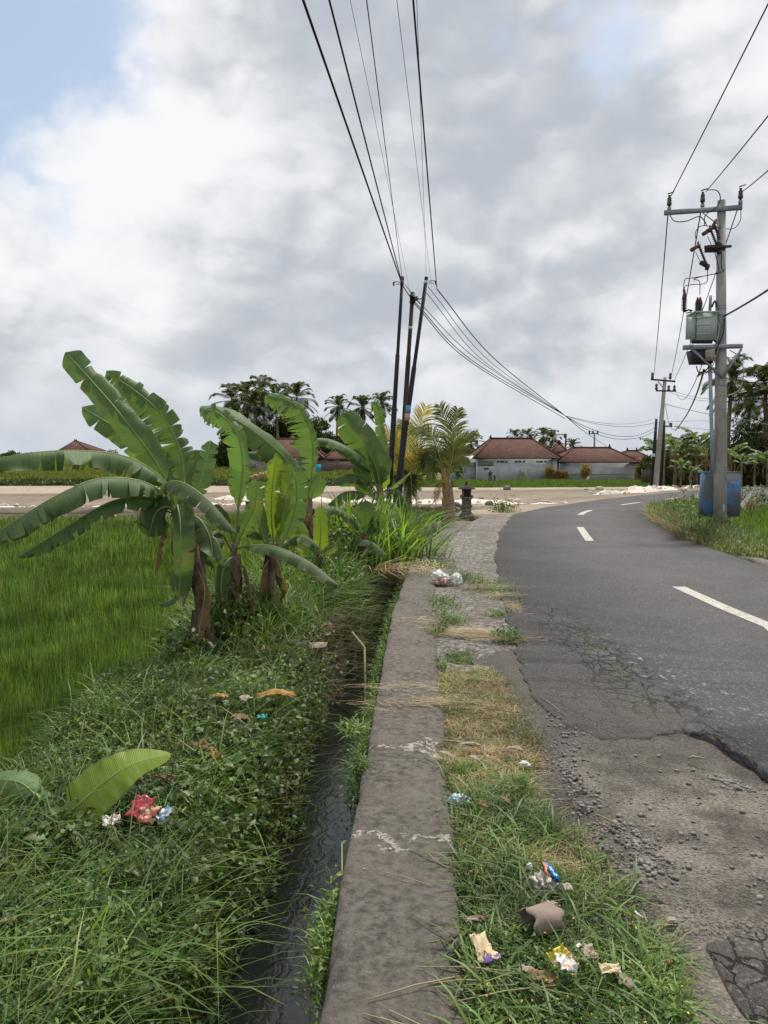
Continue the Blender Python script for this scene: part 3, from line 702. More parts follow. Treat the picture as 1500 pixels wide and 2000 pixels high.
# --- small paddy in front of the retaining wall, by the palms
n = 16000; x = rng.uniform(-6, 3.6, n); y = rng.uniform(20.6, 29.6, n); k = (x < 1.5 + (y - 20) * .26); x, y = x[k], y[k]
b = blades(B(), np.stack([x, y, np.full(len(x), -.63)], -1), rng.uniform(.35, .6, len(x)), .022, rng.uniform(.05, .4, len(x)), (.6, 1.3))
struct(tag(b.build('rice_patch', 'rice'), 'small rice patch below the stone wall by the coconut palm', 'rice'), 'stuff')
# --- paddy in front of the houses
n = 60000; y = rng.uniform(55.5, 83, n); x = rng.uniform(-.05, .40, n) * y * 1.15
k = (x > -4) & ~((x > 10) & (y < 56)) ; x, y = x[k], y[k]
k = ~((x > xl(y) - 1.5) & (y < 62)); x, y = x[k], y[k]
b = blades(B(), np.stack([x, y, hgt(x, y) - .02], -1), rng.uniform(.25, .5, len(x)), .06, rng.uniform(.05, .4, len(x)), (.65, 1.15))
struct(tag(b.build('rice_field', 'rice'), 'green rice in the field before the grey walled houses', 'rice'), 'stuff')
# --- terraces far left
n = 95000; u = rng.random(n); y = 58.5 * (150 / 58.5) ** u; x = -rng.uniform(-.02, .56, n) * y
z = field_left(x, y) - .02; k = y > 59.5; x, y, z = x[k], y[k], z[k]
front = y < 76
b = blades(B(), np.stack([x, y, z], -1), rng.uniform(.25, .5, len(x)) * (1 + .5 * (vn(x * .2, y * .2) > .1)), .09, rng.uniform(.05, .5, len(x)), (.7, 1.3))
struct(tag(b.build('rice_terrace', 'rice_far'), 'yellow green rice terrace far beyond the sandy lot', 'rice'), 'stuff')
# dark scrub on the terrace face
n = 16000; x = -rng.uniform(-3, 42, n); y = rng.uniform(57.6, 60.4, n); z = -.1 + (y - 57.6) * .09 + .25 * vn(x * .4, y * .4)
b = leaves(B(), np.stack([x, y, z + rng.uniform(0, .25, n)], -1), .22, .9, .6, (.3, .8))
struct(tag(b.build('terrace_scrub', 'weed_leaf'), 'dark scrub along the edge of the far rice terrace', 'scrub'), 'stuff')
# --- right paddy and field by the pole
n = 46000; y = 11.5 * (40 / 11.5) ** rng.random(n); x = rng.uniform(.25, .62, n) * y + .8
k = (x > xr(y) + 1.75) & (x < 34); x, y = x[k], y[k]
b = blades(B(), np.stack([x, y, hgt(x, y) - .05], -1), rng.uniform(.3, .55, len(x)), .006 + .0011 * y, rng.uniform(.05, .4, len(x)), (.7, 1.45))
struct(tag(b.build('rice_field', 'rice'), 'bright green rice on the right of the transformer pole', 'rice'), 'stuff')
# far strip of grass before the banana grove
n = 26000; x = rng.uniform(15, 60, n); y = rng.uniform(50, 72, n); k = ((x < xl(y) - 1.2) | (x > xr(y) + 1.5)) & ~((x < 22) & (y < 56)); x, y = x[k], y[k]
b = blades(B(), np.stack([x, y, hgt(x, y) - .02], -1), rng.uniform(.15, .35, len(x)), .05, rng.uniform(.05, .4, len(x)), (.8, 1.4))
struct(tag(b.build('grass', 'grass_blade'), 'short grass strip at the foot of the banana grove', 'grass'), 'stuff')
# ------------------------------------------------------------------ vegetation of the bank
def on_bank(x, y): return np.stack([x, y, hgt(x, y)], -1)
# broad leaved weeds
x, y, s = pts_sy(34000, -2.25, -.48, 1.5, 9, lambda x, y, s: np.clip(.95 + 1.8 * vn(x * 2.2, y * 2.2), .08, 1) * np.where((y > 7.0) & (s > -1.5), .12, 1), 1.5)
P = on_bank(x, y); P[:, 2] += np.abs(rng.normal(.03, .06, len(x))) + .03; sz = rng.uniform(.012, .032, len(x)) + .0008 * y
struct(tag(leaves(B(), P, sz, .55, .5).build('weeds', 'weed_leaf'), 'small leaved green weeds covering the ditch bank', 'weeds'), 'stuff')
n = 10000; y = rng.uniform(3., 7.6, n); s_ = -rng.uniform(1.4, 2.3, n); x = xk(y) + s_; k = np.abs(x) < y * .56 + .4; x, y = x[k], y[k]; P = on_bank(x, y); P[:, 2] += rng.uniform(.02, .16, len(x))
struct(tag(leaves(B(), P, rng.uniform(.022, .05, len(x)), .6, .5, (.5, 1.4)).build('weeds', 'weed_leaf'), 'weeds on the outer slope of the bank beside the rice', 'weeds'), 'stuff')
n = 7000; y = rng.uniform(3., 7.6, n); s_ = -rng.uniform(1.4, 2.3, n); x = xk(y) + s_; P = on_bank(x, y)
struct(tag(blades(B(), P, rng.uniform(.08, .28, n), .006, rng.uniform(.3, 1.6, n), (.5, 1.4)).build('grass', 'grass_blade'), 'grass on the outer slope of the bank beside the rice', 'grass'), 'stuff')
# heart shaped vine on the ditch side
x, y, s = pts_sy(6500, -1.45, -.42, 2.0, 10, lambda x, y, s: np.clip(.25 + 3. * vn(x * 1.7 + 20, y * 1.7), .02, 1) * np.clip(1.6 - y * .13, .1, 1) * np.where(y < 3, .35, 1), 1.1)
P = on_bank(x, y); P[:, 2] += rng.uniform(.02, .12, len(x)); P[:, 0] += rng.uniform(0, .05, len(x))
struct(tag(leaves(B(), P, rng.uniform(.028, .06, len(x)), .5, .85, heart=True).build('vine', 'vine_leaf'), 'heart leaved creeper hanging over the ditch side of the bank', 'vine'), 'stuff')
# grass on the bank
x, y, s = pts_sy(46000, -2.25, -.48, 1.4, 10, lambda x, y, s: np.clip(.65 + 1.5 * vn(x * 1.4 + 7, y * 1.4), .06, 1) * np.where((y > 7.0) & (s > -1.5) & (y < 9), .25, 1), 1.6)
P = on_bank(x, y); b = blades(B(), P, rng.uniform(.05, .19, len(x)), rng.uniform(.0025, .0065, len(x)), rng.uniform(.3, 1.7, len(x)), (.35, 1.35))
x, y, s = pts_sy(1700, -2.15, -.45, 1.3, 7.5, None, 1.3)
P = on_bank(x, y); blades(b, P, rng.uniform(.22, .46, len(x)), rng.uniform(.004, .010, len(x)), rng.uniform(.5, 1.6, len(x)), (.6, 1.4), ang=rng.normal(.6, 1.4, len(x)))
struct(tag(b.build('grass', 'grass_blade'), 'long arching grass on the near bank left of the ditch', 'grass'), 'stuff')
# grass leaning out over the water
n = 2600; y = 1.9 * (9 / 1.9) ** rng.random(n); y = y[rng.random(n) < np.clip(-.12 + 2.2 * vn(y * 2.3, y * 0 + 8), .03, 1)]; n = len(y); x = xk(y) - .50 - rng.uniform(0, .14, n); P = on_bank(x, y); P[:, 2] = np.maximum(P[:, 2], -.3)
struct(tag(blades(B(), P, rng.uniform(.08, .36, n), rng.uniform(.004, .009, n), rng.uniform(.4, 2.2, n), (.4, 1.4), ang=rng.normal(.1, 1.1, n)).build('grass', 'grass_blade'), 'grass leaning out from the bank over the water', 'grass'), 'stuff')
# thicket round the banana stems
n = 5200; x = rng.normal(-1.35, .33, n); y = rng.normal(7.5, .55, n); k = (x - xk(y) > -2.1) & (x - xk(y) < -.8); x, y = x[k], y[k]; P = on_bank(x, y); P[:, 2] += rng.uniform(0, 1, len(x)) ** 1.3 * .55 * (1 + vn(x * 3, y * 3)) * np.exp(-((x + 1.4) / .42) ** 2)
struct(tag(leaves(B(), P, rng.uniform(.03, .075, len(x)), .7, .6, (.35, 1.3)).build('weeds', 'weed_leaf'), 'shaded leafy thicket between the near banana stems', 'weeds'), 'stuff')
n = 2400; x = rng.normal(-1.3, .33, n); y = rng.normal(7.6, .55, n); P = on_bank(x, y)
struct(tag(blades(B(), P, rng.uniform(.2, .65, n), .010, rng.uniform(.2, 1.3, n), (.5, 1.5)).build('grass', 'grass_blade'), 'long grass growing up between the near banana stems', 'grass'), 'stuff')
# far bank grass behind the bananas
x, y, s = pts_sy(17000, -2.3, -.45, 8.5, 20, lambda x, y, s: np.clip(.8 + 1.4 * vn(x * 1. + 7, y * 1.), .15, 1), 1.2)
P = on_bank(x, y); b = blades(B(), P, rng.uniform(.15, .45, len(x)), .012, rng.uniform(.3, 1.5, len(x)), (.55, 1.35))
# arching tuft over the ditch
for (tx, ty, n_, h0) in ((-.95, 8.7, 170, .75), (-.8, 9.6, 120, .6), (-.85, 8.1, 70, .5), (-.4, 12.5, 160, .7), (-.1, 14.2, 160, .8)):
    Pq = np.stack([rng.normal(tx, .16, n_), rng.normal(ty, .25, n_), np.full(n_, -.15)], -1)
    blades(b, Pq, rng.uniform(.5, 1., n_) * h0, .014, rng.uniform(.7, 1.8, n_), (.8, 1.5), ang=rng.normal(-.3, .9, n_))
struct(tag(b.build('grass', 'grass_blade'), 'taller grass tufts leaning over the ditch beyond the bananas', 'grass'), 'stuff')
x, y, s = pts_sy(9000, -2.3, -.45, 8.5, 20, lambda x, y, s: np.clip(.5 + 2 * vn(x * .9 + 3, y * .9), .05, 1), 1.1)
P = on_bank(x, y); P[:, 2] += rng.uniform(.03, .4, len(x))
struct(tag(leaves(B(), P, rng.uniform(.05, .10, len(x)), .6, .6).build('weeds', 'weed_leaf'), 'leafy undergrowth among the farther banana plants', 'weeds'), 'stuff')
# taller weeds standing between the banana plants
n = 15000; y = rng.uniform(7.3, 18, n); s_ = -rng.uniform(.75, 2.25, n); x = xk(y) + s_; hb = (.25 + .35 * smoothstep(7.5, 10, y)) * (1 + 1.3 * vn(x * 1.6, y * 1.1))
k = ~((y < 8.6) & (s_ > -1.55)); x, y, hb = x[k], y[k], hb[k]; P = on_bank(x, y); P[:, 2] += rng.uniform(.02, 1, len(x)) ** .8 * hb
struct(tag(leaves(B(), P, rng.uniform(.035, .085, len(x)), .7, .5, (.5, 1.7)).build('weeds', 'weed_leaf'), 'waist high weeds filling the gaps between the banana plants', 'weeds'), 'stuff')
n = 5200; y = rng.uniform(7.6, 18, n); s_ = -rng.uniform(.7, 2.25, n); k = ~((y < 8.8) & (s_ > -1.5)); x = (xk(y) + s_)[k]; y = y[k]; P = on_bank(x, y)
struct(tag(blades(B(), P, rng.uniform(.3, .8, len(x)), .016, rng.uniform(.15, 1.1, len(x)), (.8, 1.9)).build('grass', 'grass_blade'), 'tall bright grass standing between the banana plants', 'grass'), 'stuff')
# undergrowth round the main banana stems
x = rng.normal(-1.7, .26, 2600); y = rng.normal(6.9, .45, 2600); P = on_bank(x, y); P[:, 2] += np.abs(rng.normal(0, .20, 2600)) * np.exp(-((x + 1.85) / .35) ** 2) + .03
struct(tag(leaves(B(), P, rng.uniform(.03, .075, 2600), .6, .7, (.55, 1.5), heart=True).build('vine', 'vine_leaf'), 'creeper climbing round the foot of the banana stems', 'vine'), 'stuff')
# dead grass thatch heap on the bank
n = 7000; x = rng.normal(-.95, .28, n); y = rng.normal(7.9, .50, n); P = on_bank(x, y); P[:, 2] += rng.uniform(0, .05, n)
k = x < xk(y) - .6; b = blades(B(), P[k], rng.uniform(.05, .16, k.sum()), .007, rng.uniform(1.2, 2.6, k.sum()), (.2, .95), droop=1.0)
x, y, s = pts_sy(1500, -2.6, -.55, 2., 9, lambda x, y, s: np.clip(.0 + 2.5 * vn(x * 2.9, y * 2.9 + 4), .0, 1)); P = on_bank(x, y)
blades(b, P, rng.uniform(.06, .22, len(x)), .004, rng.uniform(.8, 2.6, len(x)), (.3, 1.))
struct(tag(b.build('dead_grass', 'straw'), 'dead brown grass heaped on the bank behind the weeds', 'dead grass'), 'stuff')
# dry stalks hanging on the ditch face
n = 700; y = rng.uniform(6, 17, n); x = xk(y) - .52 + rng.normal(0, .05, n); P = np.stack([x, y, rng.uniform(-.45, -.12, n)], -1)
b = blades(B(), P, rng.uniform(.1, .3, n), .006, rng.uniform(1.2, 2.8, n), (.08, .4), ang=rng.normal(-.2, .8, n))
struct(tag(b.build('dead_grass', 'straw'), 'dry roots and stalks hanging on the shaded ditch side', 'dead grass'), 'stuff')
# plants growing on the kerb face above the water
y = 1.9 * (11 / 1.9) ** rng.random(9000); k = rng.random(9000) < np.clip(.12 + 2.6 * vn(y * 1.6, y * 0 + 5), .0, 1); y = y[k]
x = xk(y) - .015 - np.abs(rng.normal(0, .035, len(y))); z = -np.abs(rng.normal(.05, .12, len(y))) + .0
P = np.stack([x, y, z], -1); b = leaves(B(), P, rng.uniform(.014, .034, len(y)), .7, .5, (.8, 1.6))
struct(tag(b.build('weeds', 'weed_leaf'), 'little green plants growing on the ditch face of the kerb', 'weeds'), 'stuff')
n = 900; y = 1.9 * (10 / 1.9) ** rng.random(n); k = rng.random(n) < np.clip(.1 + 2.5 * vn(y * 1.6, y * 0 + 5), 0, 1); y = y[k]; n = len(y)
P = np.stack([xk(y) - .02 - rng.uniform(0, .04, n), y, rng.uniform(-.25, -.01, n)], -1)
b = blades(B(), P, rng.uniform(.04, .11, n), .004, rng.uniform(.4, 1.6, n), (.8, 1.5), ang=rng.normal(2.6, .9, n))
struct(tag(b.build('grass', 'grass_blade'), 'grass sprouting along the ditch edge of the kerb', 'grass'), 'stuff')
# climbing creepers on the overhanging bank near: leafy screen
n = 3800; y = 2.1 * (6.5 / 2.1) ** rng.random(n); x = xk(y) - .46 - rng.uniform(0, .25, n); P = on_bank(x, y); P[:, 2] = np.maximum(P[:, 2], rng.uniform(-.55, -.05, n))
struct(tag(leaves(B(), P, rng.uniform(.022, .05, n), .7, .75, (.5, 1.2), heart=True).build('vine', 'vine_leaf'), 'leaves on the shaded side of the bank above the water', 'vine'), 'stuff')

# ------------------------------------------------------------------ verge between kerb and gravel
def verge_pts(n, y0, y1, w=None, x0=.40, x1=None):
    y = y0 * (y1 / y0) ** rng.random(n * 2); lo = xk(y) + x0; hi = np.interp(y, [1.5, 2.06, 2.3, 2.84, 3.3, 3.7, 4.3, 4.9, 5.4, 5.8], [.80, .86, .90, .86, .66, .70, .98, .98, .92, .7])
    hi = hi + .05 * vn(y * 9, y * 0 + 2)
    x = lo + (hi - lo) * rng.random(n * 2) ** .9
    k = np.ones(len(x), bool) if w is None else rng.random(len(x)) < w(x, y)
    return x[k][:n], y[k][:n]
gz0 = lambda x, y: np.stack([x, y, np.full(len(x), -.055) + .02 * vn(x * 9, y * 9)], -1)
green = lambda x, y: np.clip((3.6 - y) * .6 + 2.4 * vn(x * 4.5, y * 4.5) + .12, .01, 1)
x, y = verge_pts(11000, 1.5, 5.6, green); b = blades(B(), gz0(x, y), rng.uniform(.05, .15, len(x)), rng.uniform(.0025, .0065, len(x)), rng.uniform(.4, 1.9, len(x)), (.45, 1.4))
x, y = verge_pts(500, 1.6, 3.6, lambda x, y: np.clip(.5 + 2 * vn(x * 4, y * 4), 0, 1)); blades(b, gz0(x, y), rng.uniform(.12, .22, len(x)), rng.uniform(.007, .011, len(x)), rng.uniform(.6, 1.6, len(x)), (.8, 1.35))
struct(tag(b.build('grass', 'grass_blade'), 'green grass of the verge between kerb and gravel', 'grass'), 'stuff')
x, y = verge_pts(13000, 1.5, 6.6, lambda x, y: np.clip((5.9 - y), 0, 1) * np.clip((y - 3.0) * .5 + 1.6 * vn(x * 3.1 + 9, y * 3.1) + .45, .15, 1)); b = blades(B(), gz0(x, y), rng.uniform(.03, .11, len(x)), rng.uniform(.0015, .0034, len(x)), rng.uniform(.7, 2.8, len(x)), (.12, 1.3))
x, y = verge_pts(5000, 3.4, 5.7); blades(b, gz0(x, y), rng.uniform(.03, .09, len(x)), rng.uniform(.002, .004, len(x)), rng.uniform(.5, 1.8, len(x)), (.6, 1.2))
struct(tag(b.build('dead_grass', 'straw'), 'dry yellow grass of the verge beside the kerb', 'dead grass'), 'stuff')
x, y = verge_pts(9000, 3.3, 6.2, lambda x, y: np.clip(.5 + 2 * vn(x * 5, y * 5), .05, 1)); b = blades(B(), gz0(x, y), rng.uniform(.03, .08, len(x)), rng.uniform(.002, .004, len(x)), rng.uniform(.4, 1.8, len(x)), (.6, 1.5))
struct(tag(b.build('grass', 'grass_blade'), 'pale short grass mixed in the dry verge near the road edge', 'grass'), 'stuff')
x, y = verge_pts(5200, 1.5, 2.45, lambda x, y: np.clip(1.1 - (y - 2.0) * 2.2 + vn(x * 5, y * 5), .05, 1)); P = gz0(x, y); P[:, 2] += rng.uniform(.01, .09, len(x))
struct(tag(leaves(B(), P, rng.uniform(.012, .028, len(x)), .5, .6, (.8, 1.8)).build('weeds', 'weed_leaf'), 'leafy green weeds at the near end of the verge', 'weeds'), 'stuff')
x, y = verge_pts(2200, 2.5, 3.9, lambda x, y: np.clip(-.1 + 3 * vn(x * 4 + 5, y * 4), 0, 1)); P = gz0(x, y); P[:, 2] += rng.uniform(.01, .07, len(x))
struct(tag(leaves(B(), P, rng.uniform(.012, .024, len(x)), .5, .5, (.8, 1.6)).build('weeds', 'weed_leaf'), 'green weeds scattered in the verge grass', 'weeds'), 'stuff')
x, y = verge_pts(110, 1.7, 2.4); P = gz0(x, y); P[:, 2] += .09
struct(tag(leaves(B(), P, .009, .5, .8, (.9, 1.2)).build('flowers', 'flower_yellow'), 'tiny yellow flowers in the near verge weeds', 'flowers'), 'stuff')
# straw lying over the kerb
def straw_lie(b, n, cx, cy, sx, sy, L, z=.02, dirn=0., dj=.35, wd=.0028, c=(.7, 1.35)):
    x = rng.normal(cx, sx, n); y = rng.normal(cy, sy, n); a = rng.normal(dirn, dj, n) + np.where(rng.random(n) < .5, np.pi, 0)
    ln = rng.uniform(.4, 1.2, n) * L; d = np.stack([np.cos(a), np.sin(a), rng.normal(0, .05, n)], -1)
    p = np.stack([x, y, z + rng.uniform(0, .02, n)], -1); s_ = np.stack([-np.sin(a), np.cos(a), np.zeros(n)], -1) * wd / 2; u_ = np.array([0, 0, wd * .5])
    bend = np.stack([-np.sin(a), np.cos(a), np.zeros(n)], -1) * (rng.normal(0, .12, n) * ln)[:, None]
    A, M_, E = p - d * ln[:, None] / 2, p + bend + u_ * 2, p + d * ln[:, None] / 2
    V = np.stack([A - s_, A + s_, M_ - s_, M_ + s_, E - s_, E + s_], 1).reshape(-1, 3); i = (np.arange(n) * 6)[:, None]
    g = rng.uniform(*c, n); C = np.repeat(np.stack([g, g * .95, g * .9], -1), 6, 0)
    b.add(V, np.concatenate([i + np.array([0, 1, 3, 2]), i + np.array([2, 3, 5, 4])]), C=C)
b = B(); straw_lie(b, 110, .16, 4.70, .16, .06, .2, dirn=-.15, dj=.5, wd=.002, c=(.4, 1.4)); straw_lie(b, 45, .12, 5.05, .16, .04, .2, dirn=.05, wd=.002); straw_lie(b, 90, .45, 4.75, .15, .12, .15, dj=.8, wd=.002)
struct(tag(b.build('dead_grass', 'straw'), 'pinkish dry grass runners lying across the kerb top', 'dead grass'), 'stuff')
b = B(); straw_lie(b, 420, .72, 6.75, .16, .10, .20, dirn=-.25, z=.01); straw_lie(b, 120, 1.0, 6.5, .18, .07, .2, dirn=-.2, z=.01); straw_lie(b, 130, 1.35, 8.7, .14, .10, .18, dirn=-.1, z=.01); straw_lie(b, 260, 1.2, 9.3, .2, .1, .18, dirn=0., z=.01); straw_lie(b, 120, .42, 7.2, .1, .1, .12, z=.01); straw_lie(b, 160, 1.35, 8., .05, .2, .12, z=.01, dj=1.)
struct(tag(b.build('dead_grass', 'straw'), 'orange brown dry grass lying on the worn shoulder', 'dead grass'), 'stuff')
b = B()
for q in range(9): 
    a = (random.uniform(-.12, .25), random.uniform(1.95, 2.3)); ang = random.uniform(-.8, .4)
    L = random.uniform(.15, .35); b.tube([(a[0], a[1], .022), (a[0] + L * .5 * math.cos(ang), a[1] + L * .5 * math.sin(ang), .03), (a[0] + L * math.cos(ang), a[1] + L * math.sin(ang), .022)], .0018, 5)
for q in range(6):
    y_ = random.uniform(2.3, 4.2); x_ = random.uniform(-.05, .2); ang = random.uniform(-.5, .6); L = random.uniform(.12, .25)
    b.tube([(x_, y_, .02), (x_ + L * .5 * math.cos(ang), y_ + L * .5 * math.sin(ang), .028), (x_ + L * math.cos(ang), y_ + L * math.sin(ang), .02)], .0013, 5)
struct(tag(b.build('grass_stalks', 'straw'), 'long straw coloured stalks lying on the near kerb', 'dead grass'), 'stuff')
# green tufts on the shoulder
tuft = B(); tl = B()
for (px, py, n_, r, h_) in ((860, 1106, 180, .22, .16), (900, 1128, 260, .2, .14), (940, 1140, 240, .25, .12), (960, 1155, 260, .25, .10), (862, 1176, 200, .18, .10), (880, 1212, 200, .12, .13), (870, 1190, 120, .2, .08), (992, 1246, 300, .10, .12), (855, 1237, 100, .06, .12), (1010, 1180, 60, .05, .06), (975, 1200, 140, .1, .06), (995, 1000, 160, .3, .12), (862, 1300, 60, .04, .05), (690, 1430, 90, .05, .12), (700, 1500, 60, .04, .1)):
    g = G(px, py); P = np.stack([rng.normal(g.x, r * .6, n_), rng.normal(g.y, r, n_), np.full(n_, -.01)], -1)
    blades(tuft, P, rng.uniform(.4, 1, n_) * h_, .006, rng.uniform(.4, 1.8, n_), (.8, 1.7))
    m_ = n_ // 3; P = np.stack([rng.normal(g.x, r * .6, m_), rng.normal(g.y, r, m_), rng.uniform(.01, h_ * .6, m_)], -1); leaves(tl, P, rng.uniform(.02, .045, m_), .5, .6, (.7, 1.4))
struct(tag(tuft.build('grass', 'grass_blade'), 'small grass tufts growing on the worn shoulder', 'grass'), 'stuff')
struct(tag(tl.build('weeds', 'weed_leaf'), 'low weeds growing on the worn shoulder', 'weeds'), 'stuff')
n = 220; g = G(845, 1128); P = np.stack([rng.normal(g.x, .12, n), rng.normal(g.y + .1, .25, n), rng.uniform(.06, .2, n)], -1)
struct(tag(leaves(B(), P, .022, .8, .9, (.8, 1.1)).build('flowers', 'flower_white'), 'tiny white flowers beside the white plastic bag', 'flowers'), 'stuff')
b = B(); n = 500
lx_ = rng.uniform(0, 1, n); P = np.stack([1.68 + rng.normal(0, .05, n) + .25 * (lx_ - .5), 4.4 + 3.0 * lx_, np.full(n, .003)], -1); k = vn(P[:, 1] * 3, P[:, 0] * 4) > .08
blades(b, P[k], rng.uniform(.008, .03, k.sum()), .004, rng.uniform(.5, 1.6, k.sum()), (.9, 1.6))
struct(tag(b.build('grass', 'grass_blade'), 'moss and grass sprouting in the asphalt cracks', 'grass'), 'stuff')
# ------------------------------------------------------------------ gravel
V0, T0 = ico()
def gravel(name, X, Y, Rr, mat, label, z=None):
    n = len(X); V = V0[None] * (1 + rng.uniform(-.3, .3, (n, len(V0), 1))) * rng.uniform([.7, .7, .45], [1.1, 1.1, .8], (n, 3))[:, None]
    a = rng.uniform(0, 6.28, n); c, s_ = np.cos(a), np.sin(a)
    Vx = V[..., 0] * c[:, None] - V[..., 1] * s_[:, None]; Vy = V[..., 0] * s_[:, None] + V[..., 1] * c[:, None]
    V = np.stack([Vx, Vy, V[..., 2]], -1) * Rr[:, None, None]
    zz = np.interp(Y, [1, 10], [-.02, -.02]) if z is None else z
    V += np.stack([X, Y, zz + Rr * .3], -1)[:, None]
    T = (np.arange(n) * len(V0))[:, None, None] + T0[None]
    struct(tag(B().add(V.reshape(-1, 3), T=T.reshape(-1, 3)).build(name, mat), label, 'gravel'), 'stuff')
def gsurf(x, y):
    return -.004 - .046 * smoothstep(1.35, 1.9, x) * smoothstep(4.7, 3.9, y) + .012 * fbm(x * 5, y * 5)
n = 26000; y = 1.8 * (4.75 / 1.8) ** rng.random(n); x = rng.uniform(.8, 2.1, n); k = (x < .56 * y + .3) & (rng.random(n) < np.clip(.35 + 2 * vn(x * 4, y * 4), .05, 1)) & ~((y > 4) & (x > 1.9)); x, y = x[k], y[k]
x = np.append(x, rng.uniform(.98, 1.8, 3500)); y = np.append(y, 4.2 + np.abs(rng.normal(0, .35, 3500)))
gravel('gravel', x, y, rng.uniform(.0009, .0036, len(x)), 'gravel_stone', 'fine loose grit over the broken shoulder', np.where(y > 4.15, .004, gsurf(x, y)))
cl = [(.98, 3.02, .05, .10, 150), (1.02, 2.82, .05, .08, 140), (.88, 3.35, .05, .12, 70), (.92, 3.75, .05, .18, 90), (1.03, 4.25, .04, .2, 90), (1.66, 3.62, .07, .05, 110), (1.85, 3.4, .08, .06, 90), (1.3, 3.1, .3, .45, 130), (1.5, 2.7, .3, .3, 60)]
X = np.concatenate([rng.normal(c[0], c[2], c[4]) for c in cl]); Yy = np.concatenate([rng.normal(c[1], c[3], c[4]) for c in cl])
gravel('gravel', X, Yy, rng.uniform(.16, 1, len(X)) ** 2.2 * .012 + .003, 'gravel_stone', 'grey pebbles gathered along the edge of the shoulder', gsurf(X, Yy))
# ------------------------------------------------------------------ weed bank by the transformer pole
n = 15000; y = rng.uniform(12.5, 29, n); dR = np.abs(rng.normal(.0, 1., n)) ** 1. * 1.2 + .1; x = xr(y) + dR + .15 * vn(y * 2, y * 0)
k = (dR < 3.6) & (rng.random(n) < np.clip(.6 + 1.5 * vn(x * 1.2, y * 1.2), .1, 1) * np.where(y < 15, .35, 1)); x, y, dR = x[k], y[k], dR[k]
hb = .40 * smoothstep(.1, 1.0, dR) * smoothstep(3.6, 1.6, dR) * smoothstep(13.5, 18, y) * (1 + 1.2 * vn(x * .9, y * .9))
P = np.stack([x, y, hgt(x, y) + .03 + rng.uniform(0, 1, len(x)) ** .7 * np.maximum(hb, .03)], -1)
struct(tag(leaves(B(), P, rng.uniform(.05, .12, len(x)), .6, .55, (.6, 1.5)).build('weeds', 'weed_leaf'), 'bushy weeds at the inner edge of the road bend', 'weeds'), 'stuff')
n = 9500; y = rng.uniform(12, 30, n); dR = np.abs(rng.normal(.0, 1., n)) + .05; x = xr(y) + dR
P = np.stack([x, y, hgt(x, y)], -1); b = blades(B(), P, rng.uniform(.15, .6, n) * smoothstep(12, 16, y) + .08, .012, rng.uniform(.2, 1.2, n), (.5, 1.25))
struct(tag(b.build('grass', 'grass_blade'), 'rank grass round the foot of the transformer pole', 'grass'), 'stuff')
n = 11000; y = rng.uniform(12, 29, n); dR = np.abs(rng.normal(.0, .7, n)) + .0; x = xr(y) + dR
b = blades(B(), np.stack([x, y, hgt(x, y)], -1), rng.uniform(.1, .5, n) * smoothstep(12, 17, y) + .06, .010, rng.uniform(.3, 1.4, n), (.5, 1.25))
struct(tag(b.build('dead_grass', 'straw'), 'dry stalks along the inner edge of the road bend', 'dead grass'), 'stuff')
n = 9000; x = rng.uniform(10.5, 34, n); y = 30 + (x - 11) * .48 - rng.uniform(0, 3.4, n) ** 1.; k = x > xr(y) + .3; x, y = x[k], y[k]
P = np.stack([x, y, hgt(x, y) + rng.uniform(.0, .75, len(x))], -1)
struct(tag(leaves(B(), P, rng.uniform(.08, .16, len(x)), .6, .55, (.35, 1.0)).build('weeds', 'weed_leaf'), 'dark hedge of weeds behind the offering in the right field', 'weeds'), 'stuff')
